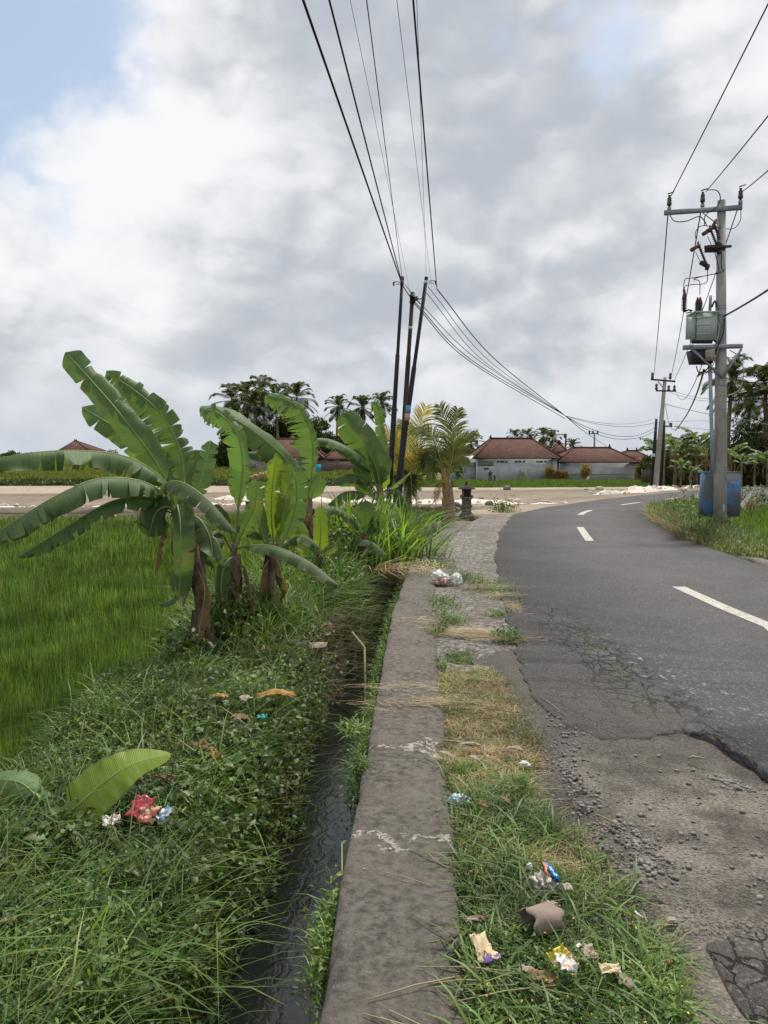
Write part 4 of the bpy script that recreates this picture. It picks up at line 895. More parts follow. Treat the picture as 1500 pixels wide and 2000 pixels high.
# ------------------------------------------------------------------ banana plants
def spline(pts, n):
    pts = [Vector(p) for p in pts]
    if len(pts) == 2: return [pts[0].lerp(pts[1], i / (n - 1)) for i in range(n)]
    P_ = [pts[0] * 2 - pts[1]] + pts + [pts[-1] * 2 - pts[-2]]; out_ = []; m_ = len(pts) - 1
    for i in range(n):
        u = i / (n - 1) * m_; k = min(int(u), m_ - 1); f = u - k; p0, p1, p2, p3 = P_[k:k + 4]
        out_.append(.5 * ((2 * p1) + (p2 - p0) * f + (2 * p0 - 5 * p1 + 4 * p2 - p3) * f * f + (3 * p1 - p0 - 3 * p2 + p3) * f ** 3))
    return out_
def banana_leaf(parent, pts, width, dL=.5, dR=.5, tears=12, mat='banana_leaf', pet=.14, up=(0, 0, 1), wl=1., wr=1., curl=.15, res=.016, shred=1., label=None, tint=1., rib=.011, blunt=.16):
    """midrib through pts; two blades split into strips where torn, each strip hanging a little differently"""
    L = sum((Vector(pts[i + 1]) - Vector(pts[i])).length for i in range(len(pts) - 1))
    n = max(24, int(L / res)); C_ = spline(pts, n); up = Vector(up); b = B()
    T_ = [(C_[min(i + 1, n - 1)] - C_[max(i - 1, 0)]).normalized() for i in range(n)]
    for side, drp, wf in ((1, dL, wl), (-1, dR, wr)):
        bounds = sorted([0] + [random.randrange(2, n - 1) for _ in range(tears)] + [n - 1]); i0 = int(pet * n)
        bounds = [x for x in bounds if x > i0]; a = i0
        for bnd in bounds:
            if bnd - a < 2 and bnd != n - 1: continue
            extra = random.gauss(0, .22) * shred; skew = random.gauss(0, .10) * shred; gap = random.uniform(.0, .10) * shred * (bnd - a) * res
            tl_ = random.uniform(-.12, .12) * shred; r0_ = random.uniform(0, .75); rows = bnd - a + 1; m_ = 7; V = []; U = []; Cc = []; g = random.uniform(.85, 1.15) * tint
            for q in range(rows):
                i = min(a + q, n - 1); t_ = i / (n - 1); tt = (t_ - pet) / (1 - pet)
                w = width * wf * max(.03, min(1, (tt / .22) ** .55) * min(1, ((1 - tt) / blunt) ** .5) * (1 - .22 * tt)) if 0 < tt < 1 else width * .02
                w *= 1 + .025 * math.sin(t_ * 21 + side)
                if tt >= 1: w = width * .05
                T = T_[i]; S = T.cross(up)
                if S.length < .05: S = T.cross(Vector((1, 0, 0)))
                S = S.normalized() * side; N = (S.cross(T) * side); N = N if N.dot(up) > 0 else -N
                c = C_[i].copy(); e = (q / max(1, rows - 1) * 2 - 1); wob = .30 * math.sin(t_ * 23 + side * 2) + .18 * math.sin(t_ * 57 + side)
                for j in range(m_):
                    r = j / (m_ - 1); p = c.copy()
                    if j:
                        rt_ = max(0, (r - r0_) / (1 - r0_)); phi = drp * (.35 + 1.1 * r) + extra * rt_ * 1.5 + curl * wob * r
                        prev = Vector(V[-1]); dvec = S * math.cos(phi) - N * math.sin(phi) + T * (.16 + (skew + tl_) * rt_)
                        p = prev + dvec.normalized() * (w / (m_ - 1))
                        p -= T * e * gap * rt_ * .6 if rows > 2 else T * 0
                    V.append(tuple(p)); U.append((t_ * L, r)); Cc.append((g * 1.0, g, g))
            F = [(q * m_ + j, (q + 1) * m_ + j, (q + 1) * m_ + j + 1, q * m_ + j + 1) for q in range(rows - 1) for j in range(m_ - 1)]
            if F: b.add(V, F if side < 0 else [f[::-1] for f in F], C=Cc, U=U)
            a = bnd
    leaf = b.build('leaf', mat, parent, smooth=True)
    if label: leaf['label'] = label
    mb = B().tube([tuple(p - Vector((0, 0, .002))) for p in C_[::3]], [rib * (1 - .8 * i / (n // 3)) * (1.25 if i / (n / 3) < pet else 1) for i in range(len(C_[::3]))], 7)
    mb.build('midrib', 'midrib', leaf, smooth=True)
    return leaf
def pseudostem(parent, pts, r0, r1, n=14, flaps=8):
    C_ = spline(pts, n); b = B().tube(C_, [r0 + (r1 - r0) * i / (n - 1) + .006 * math.sin(i * 2.1) for i in range(n)], 12, jit=.07)
    for _ in range(flaps):     # loose dry sheaths
        i = random.randrange(1, n - 3); a = random.uniform(0, 6.28); d = Vector((math.cos(a), math.sin(a), 0)); sdv = Vector((-d.y, d.x, 0)); rr = r0 * 1.02
        V = []
        for q, (zz, o, w) in enumerate(((.0, 0, .05), (.10, .012, .055), (.2, .05, .035), (.28, .07, .008))):
            p = C_[i + 2] - Vector((0, 0, zz)) + d * (rr + o); V += [tuple(p - sdv * w), tuple(p + sdv * w)]
        b.add(V, [(2 * q, 2 * q + 1, 2 * q + 3, 2 * q + 2) for q in range(3)])
    return b.build('trunk', 'stem_banana', parent, smooth=False)
def WL(lst, y, dy=None):
    """pixel points at depths running from y to y+dy"""
    k = len(lst); return [W(p[0], p[1], (p[2] if len(p) > 2 else y)) for p in lst]
GB = 'banana plants along the ditch bank'
cam_up = (0, -.75, .66)
# --- main banana
Y = 6.65
t1 = thing('banana_plant', (-1.50, Y, -.15), 'large banana plant with thick peeling stem and long leaves reaching left over the rice', 'banana plant', GB)
pseudostem(t1, WL([(414, 1288), (400, 1210), (385, 1130), (372, 1060), (352, 1000)], Y), .075, .045, flaps=12)
banana_leaf(t1, WL([(350, 1010, 6.65), (312, 915, 6.5), (240, 815, 6.45), (178, 742, 6.5), (128, 688, 6.55)], Y), .155, .55, .15, 4, pet=.16, up=(-.25, -.85, .45), wl=.9, wr=.9, curl=.45, shred=.5, blunt=.07, label='tall broad upright leaf of the main banana plant')
banana_leaf(t1, WL([(340, 985, 6.8), (310, 910, 6.9), (240, 845, 6.9), (160, 795, 6.95)], Y), .15, .3, .2, 5, pet=.12, up=(-.2, -.8, .5), curl=.8, shred=.6, tint=1.4)
banana_leaf(t1, WL([(358, 1010, 6.75), (360, 930, 6.85), (347, 865, 6.9), (300, 792, 6.9), (208, 724, 6.95)], Y), .25, .35, .35, 46, pet=.22, up=(-.1, -.9, .4), wl=.5, wr=1.0, curl=.6, shred=2.0, tint=1.0)
banana_leaf(t1, WL([(350, 985, 6.9), (372, 930, 7.0), (395, 880, 7.1)], Y), .16, .3, .3, 6, pet=.3, up=(0, -.9, .3), tint=1.1)
banana_leaf(t1, WL([(352, 1005, 6.6), (320, 938, 6.45), (250, 893, 6.3), (160, 880, 6.1), (60, 884, 5.9), (-50, 905, 5.8)], Y), .21, 1.0, 1.15, 20, pet=.12, curl=.6, shred=1.8, tint=1.15)
banana_leaf(t1, WL([(352, 1010, 6.6), (320, 965, 6.4), (270, 938, 6.2), (190, 935, 6.0), (110, 968, 5.8), (40, 1010, 5.7), (-40, 1062, 5.6)], Y), .21, 1.15, 1.0, 34, pet=.14, shred=1.7, tint=1.1)
banana_leaf(t1, WL([(350, 1015, 6.6), (325, 985, 6.5), (280, 970, 6.3), (210, 982, 6.1), (120, 1035, 5.9), (34, 1088, 5.7)], Y), .15, 1.0, 1.1, 60, pet=.2, shred=2.0, tint=1.35)
banana_leaf(t1, WL([(350, 1015, 6.6), (322, 955, 6.3), (350, 940, 6.1), (405, 975, 5.95), (462, 1040, 5.9)], Y), .155, .75, .9, 22, pet=.2, shred=1.3, tint=.75)
banana_leaf(t1, WL([(350, 1010, 6.6), (346, 985, 6.3), (352, 1020, 6.15), (354, 1080, 6.1), (350, 1168, 6.15)], Y), .125, .35, .35, 6, pet=.12, up=(0, -1, .1), shred=.6, tint=1.0)
banana_leaf(t1, WL([(345, 1012, 6.6), (330, 990, 6.4), (305, 1000, 6.35), (290, 1048, 6.35)], Y), .17, .25, .3, 1, pet=.25, up=(0, -1, .25), shred=.3, tint=.6)
banana_leaf(t1, WL([(360, 1020, 6.6), (385, 1010, 6.4), (410, 1050, 6.3), (418, 1110, 6.3)], Y), .13, .7, .7, 8, pet=.25, tint=.7)
banana_leaf(t1, WL([(340, 1020, 6.6), (318, 1040, 6.5), (308, 1075, 6.5), (302, 1120, 6.5)], Y), .07, .6, 1.1, 8, mat='banana_leaf_dry', pet=.2, shred=1.5, label='brown withered leaf hanging from the main banana plant', rib=.006)
banana_leaf(t1, WL([(365, 1060, 6.6), (345, 1110, 6.45), (340, 1165, 6.4), (310, 1180, 6.4)], Y), .07, .6, .6, 4, pet=.3, tint=1.1)
banana_leaf(t1, WL([(385, 1110, 6.6), (400, 1150, 6.5), (392, 1215, 6.45), (384, 1260, 6.4)], Y), .07, .8, 1.3, 10, mat='banana_leaf_dry', pet=.1, shred=1.5, rib=.006)
b = B(); b.tube([W(345, 1005, 6.6), W(315, 995, 6.45), (W(285, 1010, 6.4)), W(262, 1020, 6.4)], .006, 6); b.tube([W(300, 997, 6.42), W(290, 985, 6.4)], .004, 5); b.tube([W(283, 1010, 6.4), W(272, 1002, 6.4)], .004, 5)
b.build('flower_stalk', 'rust_brown', t1)
# --- second banana
Y = 7.1
t2 = thing('banana_plant', (W(468, 1250, Y).x, Y, -.15), 'banana plant right of the main one, its tall upright leaf bent left at the tip', 'banana plant', GB)
pseudostem(t2, WL([(464, 1255), (462, 1180), (456, 1110), (458, 1060)], Y), .045, .03)
banana_leaf(t2, WL([(458, 1065, 7.1), (466, 985, 7.0), (474, 910, 6.95), (462, 845, 6.9), (425, 805, 6.9), (392, 800, 6.85)], Y), .185, .30, .55, 40, pet=.18, up=(.2, -.95, .25), wl=.45, wr=1.0, curl=.5, shred=1.8, tint=1.3)
banana_leaf(t2, WL([(458, 1060, 7.1), (440, 1010, 6.9), (425, 985, 6.8), (395, 1000, 6.7)], Y), .12, .7, .7, 8, pet=.2, tint=.7)
banana_leaf(t2, WL([(460, 1070, 7.1), (495, 1065, 6.9), (540, 1068, 6.75), (605, 1098, 6.6), (662, 1142, 6.5)], Y), .14, .55, 1.0, 20, pet=.16, shred=.8, tint=.7)
banana_leaf(t2, WL([(456, 1080, 7.1), (430, 1040, 6.9), (400, 1050, 6.8), (385, 1100, 6.7)], Y), .12, .8, .7, 8, pet=.2, tint=.6)
banana_leaf(t2, WL([(458, 1120, 7.1), (430, 1160, 6.95), (405, 1205, 6.9)], Y), .03, .9, 1.2, 4, mat='banana_leaf_dry', pet=.3, rib=.012)
banana_leaf(t2, WL([(462, 1100, 7.1), (480, 1110, 7.0), (490, 1160, 6.95), (486, 1215, 6.95)], Y), .08, .8, 1.3, 10, mat='banana_leaf_dry', pet=.1, shred=1.5, rib=.006)
# --- third banana: dark shaded stem with bright young leaves
Y = 7.6
t3 = thing('banana_plant', (W(522, 1230, Y).x, Y, -.15), 'banana plant with bright yellow green leaves standing upright on a dark stem', 'banana plant', GB)
pseudostem(t3, WL([(522, 1232), (526, 1170), (530, 1110), (535, 1060)], Y), .055, .035)
banana_leaf(t3, WL([(536, 1070, 7.6), (530, 1010, 7.5), (532, 950, 7.45), (540, 885, 7.4)], Y), .12, .5, .7, 6, 'banana_leaf_fresh', pet=.1, up=(.1, -1, .1), curl=1.2, shred=.9, label='bright yellow green young leaf standing upright')
banana_leaf(t3, WL([(540, 1070, 7.6), (552, 1010, 7.45), (562, 955, 7.4), (566, 905, 7.4)], Y), .09, .7, .4, 5, 'banana_leaf_fresh', pet=.1, up=(.3, -.9, .1), curl=1., shred=.8, tint=.75)
banana_leaf(t3, WL([(540, 1080, 7.6), (565, 1030, 7.6), (580, 970, 7.6), (572, 925, 7.55), (552, 905, 7.5)], Y), .13, .4, .5, 22, pet=.15, up=(0, -.95, .2), shred=1.2, tint=1.2)
banana_leaf(t3, WL([(536, 1080, 7.6), (500, 1040, 7.4), (480, 1020, 7.3), (455, 1035, 7.2)], Y), .12, .8, .8, 8, pet=.2, tint=.7)
banana_leaf(t3, WL([(536, 1085, 7.6), (548, 1110, 7.4), (550, 1150, 7.4), (542, 1190, 7.4)], Y), .07, .9, 1.2, 8, mat='banana_leaf_dry', pet=.1, shred=1.5, rib=.006)
banana_leaf(t3, WL([(530, 1085, 7.6), (512, 1120, 7.5), (506, 1180, 7.5), (505, 1225, 7.5)], Y), .07, .9, 1.2, 8, mat='banana_leaf_dry', pet=.1, shred=1.5, rib=.006)
banana_leaf(t3, WL([(534, 1090, 7.6), (560, 1060, 7.4), (590, 1045, 7.3), (628, 1070, 7.2)], Y), .12, .8, .8, 14, pet=.2, tint=.8, shred=1.4)
banana_leaf(t3, WL([(534, 1085, 7.6), (515, 1050, 7.5), (498, 990, 7.45), (492, 940, 7.4)], Y), .10, .4, .5, 12, pet=.2, up=(0, -1, .2), tint=1.0, shred=1.4)
banana_leaf(t2, WL([(460, 1070, 7.1), (478, 1030, 7.0), (498, 985, 6.95), (500, 935, 6.9)], Y), .11, .4, .6, 14, pet=.15, up=(0, -1, .2), tint=1.1, shred=1.5)
banana_leaf(t2, WL([(458, 1085, 7.1), (440, 1100, 6.9), (432, 1140, 6.85), (436, 1185, 6.85)], Y), .10, .6, .8, 10, pet=.15, up=(0, -1, .2), tint=.7, shred=1.4)
banana_leaf(t1, WL([(370, 1060, 6.65), (400, 1040, 6.5), (425, 1060, 6.4), (440, 1110, 6.4)], Y), .11, .7, .8, 10, pet=.15, tint=.65, shred=1.4)
banana_leaf(t1, WL([(356, 1010, 6.75), (385, 960, 6.8), (402, 905, 6.85), (412, 860, 6.9)], Y), .10, .4, .4, 16, pet=.25, up=(0, -1, .2), tint=1.2, shred=1.5)
# --- fourth: farther, with the huge arching leaves
Y = 10.6
t4 = thing('banana_plant', (W(605, 1075, Y).x, Y, -.15), 'farther banana plant whose big leaf arches up before the palm trees', 'banana plant', GB)
pseudostem(t4, WL([(606, 1125), (606, 1060), (602, 1010), (598, 960)], Y), .085, .05)
banana_leaf(t4, WL([(598, 985, 10.6), (610, 915, 10.5), (608, 850, 10.4), (590, 805, 10.3), (558, 780, 10.2), (518, 772, 10.1)], Y), .33, .35, .55, 70, pet=.13, up=(.3, -.9, .3), wl=.3, wr=1., shred=2.0, tint=1.2)
banana_leaf(t4, WL([(596, 985, 10.6), (570, 915, 10.4), (530, 870, 10.2), (475, 828, 10.0), (430, 806, 9.9), (390, 797, 9.8)], Y), .24, .45, .55, 8, pet=.14, up=(-.1, -.7, .6), shred=.5, tint=1.1)
banana_leaf(t4, WL([(597, 985, 10.6), (570, 930, 10.4), (530, 886, 10.3), (480, 882, 10.2)], Y), .2, 1.0, 1.1, 8, pet=.25, shred=.8, tint=.8)
banana_leaf(t4, WL([(600, 990, 10.6), (615, 955, 10.5), (628, 928, 10.5)], Y), .14, .5, .5, 5, pet=.2, up=(0, -.9, .2), tint=1.2)
banana_leaf(t4, WL([(598, 985, 10.6), (588, 950, 10.4), (575, 925, 10.3), (555, 920, 10.2)], Y), .16, .5, .7, 8, pet=.2, tint=1.1)
banana_leaf(t4, WL([(598, 990, 10.6), (590, 1000, 10.4), (580, 1040, 10.3), (575, 1060, 10.3)], Y), .12, .9, 1.0, 8, mat='banana_leaf_dry', shred=1.4)
# --- fifth: young sapling right of it
Y = 9.6
t5 = thing('banana_plant', (W(622, 1120, Y).x, Y, -.15), 'young banana sapling with pale fresh leaves low on the bank', 'banana plant', GB)
pseudostem(t5, WL([(618, 1145), (620, 1110), (622, 1075)], Y), .03, .02, flaps=3)
banana_leaf(t5, WL([(622, 1085, 9.6), (626, 1045, 9.5), (624, 992, 9.5)], Y), .11, .25, .35, 2, 'banana_leaf_fresh', up=(0, -1, .1), pet=.1, shred=.3)
banana_leaf(t5, WL([(620, 1085, 9.6), (600, 1060, 9.4), (575, 1022, 9.3), (560, 1005, 9.3)], Y), .16, .45, .3, 3, 'banana_leaf_fresh', up=(.1, -.8, .6), pet=.12, shred=.4, tint=.8)
banana_leaf(t5, WL([(620, 1090, 9.6), (600, 1082, 9.4), (582, 1068, 9.3), (570, 1060, 9.3)], Y), .10, .45, .5, 3, 'banana_leaf_fresh', pet=.12, tint=.7)
banana_leaf(t5, WL([(624, 1090, 9.6), (650, 1070, 9.5), (662, 1050, 9.5)], Y), .08, .45, .5, 3, pet=.12)
# --- sixth: dark group near the black poles
Y = 13.5
t6 = thing('banana_plant', (W(735, 1040, Y).x, Y, -.15), 'banana plant close to the black poles with one rolled leaf standing up', 'banana plant', GB)
pseudostem(t6, WL([(740, 1075), (742, 1000), (742, 945)], Y), .09, .06)
banana_leaf(t6, WL([(742, 965, 13.5), (735, 915, 13.3), (705, 855, 13.2), (668, 808, 13.1)], Y), .34, .5, .3, 5, up=(-.2, -.85, .5), pet=.12, shred=.4, tint=.9)
banana_leaf(t6, WL([(740, 965, 13.5), (722, 915, 13.2), (690, 880, 13.0), (645, 858, 12.8), (608, 856, 12.7)], Y), .22, .9, .9, 12, pet=.2, shred=.6, tint=.9)
banana_leaf(t6, WL([(744, 965, 13.5), (748, 905, 13.5), (745, 850, 13.5), (738, 800, 13.45), (726, 785, 13.4)], Y), .12, .6, .6, 30, up=(0, -.9, .2), pet=.12, shred=1.2, tint=1.2)
banana_leaf(t6, WL([(744, 965, 13.5), (748, 930, 13.4), (744, 890, 13.4)], Y), .14, .25, .3, 1, 'banana_leaf_fresh', up=(0, -1, .1), pet=.1, shred=.3)
banana_leaf(t6, WL([(740, 970, 13.5), (715, 935, 13.2), (680, 925, 13.), (648, 940, 12.8)], Y), .22, .8, .9, 16, pet=.2, tint=1.0)
banana_leaf(t6, WL([(738, 975, 13.5), (700, 960, 13.1), (670, 962, 12.9), (640, 985, 12.7)], Y), .22, .8, .9, 10, pet=.2, tint=1.)
banana_leaf(t6, WL([(742, 965, 13.5), (765, 950, 13.3), (782, 938, 13.2), (803, 920, 13.2)], Y), .09, .5, .6, 4, pet=.2, tint=1.1)
banana_leaf(t6, WL([(742, 985, 13.5), (700, 985, 13.1), (660, 1005, 12.9), (640, 1035, 12.8)], Y), .22, .8, .9, 16, pet=.2, tint=.8, shred=1.4)
banana_leaf(t6, WL([(742, 980, 13.5), (770, 955, 13.2), (790, 975, 13.1), (800, 1015, 13.)], Y), .18, .8, .9, 12, pet=.2, tint=.9, shred=1.4)
banana_leaf(t6, WL([(742, 985, 13.5), (715, 950, 13.3), (700, 905, 13.2), (690, 880, 13.2)], Y), .2, .5, .5, 14, pet=.15, up=(0, -1, .2), tint=1.0, shred=1.4)
# --- seventh: small one before it, drooping dark leaf towards the ditch
Y = 11.2
t7 = thing('banana_plant', (W(705, 1090, Y).x, Y, -.15), 'small banana plant with dark leaves drooping towards the ditch', 'banana plant', GB)
pseudostem(t7, WL([(712, 1118), (712, 1070), (710, 1040)], Y), .05, .035, flaps=4)
banana_leaf(t7, WL([(710, 1055, 11.2), (715, 1010, 11.1), (700, 985, 11.)], Y), .2, .4, .4, 6, up=(0, -.9, .3), pet=.12, tint=.8)
banana_leaf(t7, WL([(710, 1055, 11.2), (690, 1015, 11.1), (655, 990, 11.), (630, 1000, 10.9)], Y), .17, .7, .7, 6, pet=.14, tint=.8)
banana_leaf(t7, WL([(710, 1055, 11.2), (695, 1055, 11.0), (725, 1058, 10.8), (755, 1082, 10.6)], Y), .14, .7, .9, 6, pet=.14, tint=.75)
banana_leaf(t7, WL([(710, 1055, 11.2), (680, 1040, 11.1), (650, 1040, 11.), (625, 1070, 10.9)], Y), .13, .7, .7, 6, pet=.14, tint=.9)
banana_leaf(t7, WL([(712, 1060, 11.2), (730, 1030, 11.1), (745, 1000, 11.)], Y), .13, .5, .5, 4, up=(0, -.9, .3), pet=.14, tint=.8)
b = B(); P = np.stack([rng.normal(t7.location.x + .25, .1, 90), rng.normal(10.7, .15, 90), rng.uniform(-.12, .0, 90)], -1)
blades(b, P, rng.uniform(.2, .55, 90), .016, rng.uniform(1.2, 2.4, 90), (.5, 1.1), ang=rng.normal(-.6, .5, 90)); b.build('dry_sheath', 'straw', t7)
# --- foreground suckers
t8 = thing('banana_sucker', G(118, 1605, -.12), 'single broad bright yellow green banana leaf rising from the near bank', 'banana plant')
gz_ = lambda px, py, z: G(px, py, z)
banana_leaf(t8, [G(118, 1612, -.10), W(140, 1585, 3.28), W(200, 1530, 3.3), W(262, 1490, 3.36), W(334, 1474, 3.46)], .125, .22, .05, 0, 'banana_leaf_fresh', pet=.03, blunt=.55, up=(.15, -.62, .75), curl=.25, shred=.2, res=.006, rib=.005)
t9 = thing('banana_sucker', G(100, 1612, -.12), 'small green banana sucker at the left edge behind the fresh leaf', 'banana plant')
B().tube([G(100, 1618, -.14), G(92, 1580, -.06), G(70, 1550, .0)], [.011, .009, .006], 8).build('trunk', 'midrib', t9, smooth=True)
banana_leaf(t9, [G(70, 1552, .0), G(40, 1528, .03), G(0, 1522, .04), G(-50, 1525, .0)], .09, .5, .4, 1, 'banana_leaf', pet=.02, up=(0, -.6, .8), shred=.2, res=.006, rib=.004, tint=1.6)
banana_leaf(t9, [G(92, 1590, -.07), G(84, 1562, -.02), G(62, 1540, .0), G(48, 1522, -.01)], .05, .4, .4, 1, 'banana_leaf', pet=.02, up=(0, -.6, .8), shred=.2, res=.006, rib=.004, tint=1.3)
# --- tall reed grass clump beside the poles
Y = 13.
rg = thing('grass_clump', (W(735, 1060, Y).x, Y, -.15), 'tall arching clump of broad grass at the foot of the black poles', 'grass clump')
n = 760; P = np.stack([rng.normal(W(722, 1060, Y).x, .40, n), rng.normal(Y - .5, .6, n), np.full(n, -.2)], -1)
b = blades(B(), P, rng.uniform(.7, 1.6, n), rng.uniform(.020, .038, n), rng.uniform(.15, 1.1, n), (.5, 2.3), droop=.8)
P = P[:160] + np.array([.35, .3, 0]); blades(b, P, rng.uniform(.6, 1.2, 160), rng.uniform(.018, .03, 160), rng.uniform(.4, 1.4, 160), (.9, 1.7), ang=rng.normal(-.2, 1., 160))
b.build('blade', 'grass_blade', rg)['kind'] = 'stuff'

# ------------------------------------------------------------------ coconut palms
def frond(parent, pts, leaf_len, mat, pairs=60, droop=.6, name='frond', w=.028, up=(0, 0, 1), vee=.5, r=.018):
    C_ = spline(pts, pairs); b = B(); up = Vector(up)
    for i in range(int(pairs * .14), pairs):
        t_ = i / (pairs - 1); T = (C_[min(i + 1, pairs - 1)] - C_[max(i - 1, 0)]).normalized(); S = T.cross(up)
        S = S.normalized() if S.length > .05 else Vector((1, 0, 0)); N = S.cross(T).normalized()
        L = leaf_len * max(.18, math.sin(math.pi * (t_ * .86 + .08)) ** .6) * random.uniform(.85, 1.1)
        for sd_ in (1, -1):
            if random.random() < .05: continue
            d0 = (S * sd_ * math.cos(vee) + N * math.sin(vee) * .8 + T * random.uniform(.9, 1.5)).normalized()
            d1 = (d0 + Vector((0, 0, -droop * random.uniform(.7, 1.5)))).normalized(); d2 = (d1 + Vector((0, 0, -droop * random.uniform(.6, 1.6)))).normalized()
            a = C_[i]; m1 = a + d0 * L * .35; m2 = m1 + d1 * L * .35; e = m2 + d2 * L * .3; wv = T * (w / 2)
            g = random.uniform(.6, 1.35)
            b.add([tuple(a - wv * .5), tuple(a + wv * .5), tuple(m1 - wv), tuple(m1 + wv), tuple(m2 - wv * .7), tuple(m2 + wv * .7), tuple(e)], [(0, 1, 3, 2), (2, 3, 5, 4)], [(4, 5, 6)], C=(g * random.uniform(.9, 1.2), g, g * .9))
    f = b.build(name, mat, parent)
    B().tube(C_[::4] + [C_[-1]], [r * (1 - .8 * k / (len(C_[::4]))) for k in range(len(C_[::4]) + 1)], 6).build('rachis', 'palm_rachis', f, smooth=True)
    return f
def palm_trunk(parent, pts, r0, r1, flare=1.4):
    C_ = spline(pts, 26); rs = [(r0 + (r1 - r0) * i / 25) * (flare if i == 0 else 1 + (flare - 1) * .4 if i == 1 else 1) * (1.05 if i % 2 else .97) for i in range(26)]
    return B().tube(C_, rs, 14, jit=.03).build('trunk', 'palm_trunk', parent)
GP = 'young coconut palms at the end of the kerb'
Y = 19.4
p1 = thing('coconut_palm', G(877, 1024), 'young coconut palm with dark olive fronds growing at the end of the kerb', 'palm tree', GP); Y = p1.location.y
palm_trunk(p1, WL([(878, 1026), (877, 990), (874, 955), (870, 935)], Y), .17, .10)
b = B()
for q in range(34):
    a = random.uniform(0, 6.28); r_ = .11; z0_ = random.uniform(.35, 1.15); c = Vector((p1.location.x - .06, Y, z0_)); d = Vector((math.cos(a), math.sin(a), 0)); s_ = Vector((-d.y, d.x, 0))
    b.add([tuple(c + d * r_ - s_ * .05), tuple(c + d * r_ + s_ * .05), tuple(c + d * (r_ + .05) + s_ * .02 + Vector((0, 0, .3))), tuple(c + d * (r_ + .05) - s_ * .02 + Vector((0, 0, .3)))], [(0, 1, 2, 3)])
b.build('leaf_sheath', 'palm_rachis', p1)
for pts, m_, L_ in (([(872, 945), (878, 885), (872, 830), (858, 792)], 'palm_leaf_olive', .62), ([(872, 945), (884, 890), (898, 860), (930, 846)], 'palm_leaf_olive', .5), ([(872, 945), (884, 890), (888, 840), (894, 800)], 'palm_leaf_olive', .6),
        ([(872, 945), (855, 880), (835, 845), (802, 838)], 'palm_leaf_olive', .5), ([(870, 945), (850, 900), (835, 890), (815, 915)], 'palm_leaf', .55), ([(872, 945), (888, 905), (905, 890), (915, 910)], 'palm_leaf_olive', .45),
        ([(870, 945), (858, 905), (848, 900), (842, 935)], 'palm_leaf', .5), ([(872, 945), (880, 905), (892, 900), (898, 930)], 'palm_leaf', .45)):
    dy = random.uniform(-.5, .5)
    frond(p1, [W(p[0], p[1], Y + dy * (k / 3)) for k, p in enumerate(pts)], L_ * .74, m_, 66, .28, up=(0, -1, .25), vee=.1, w=.034)
f = frond(p1, [W(870, 950, Y), W(862, 945, Y - .2), W(855, 960, Y - .3), W(850, 980, Y - .35)], .35, 'banana_leaf_dry', 30, 1.2); f['label'] = 'withered grey brown frond hanging down'
g2 = G(795, 1000, -.62); Y = 22.5
p2 = thing('coconut_palm', (W(795, 990, Y).x, Y, -.6), 'young coconut palm with golden yellow fronds behind the black poles', 'palm tree', GP)
palm_trunk(p2, WL([(794, 1030), (795, 1000), (796, 970), (795, 945)], Y), .16, .11)
for pts, m_, L_ in (([(795, 955), (808, 895), (818, 840), (832, 795)], 'palm_leaf_gold', .7), ([(795, 955), (785, 900), (770, 862), (742, 838)], 'palm_leaf_gold', .6), ([(795, 955), (812, 905), (822, 885), (850, 880)], 'palm_leaf_gold', .6),
        ([(795, 955), (775, 905), (755, 890), (732, 892)], 'palm_leaf_gold', .6), ([(795, 955), (806, 925), (812, 925), (816, 955)], 'palm_leaf_olive', .5), ([(795, 955), (800, 890), (797, 850), (786, 822)], 'palm_leaf_gold', .6),
        ([(795, 955), (780, 920), (770, 920), (765, 950)], 'palm_leaf_olive', .5), ([(795, 955), (812, 915), (832, 912), (845, 940)], 'palm_leaf_olive', .5), ([(795, 955), (800, 930), (803, 935), (804, 965)], 'palm_leaf', .5)):
    dy = random.uniform(-.6, .6)
    frond(p2, [W(p[0], p[1], Y + dy * (k / 3)) for k, p in enumerate(pts)], L_ * .85, m_, 66, .25, up=(0, -1, .25), vee=.1, w=.038)
f = frond(p2, [W(797, 960, Y), W(804, 955, Y - .2), W(812, 970, Y - .3), W(815, 992, Y - .35)], .3, 'banana_leaf_dry', 30, 1.2); f['label'] = 'withered brown frond hanging down'
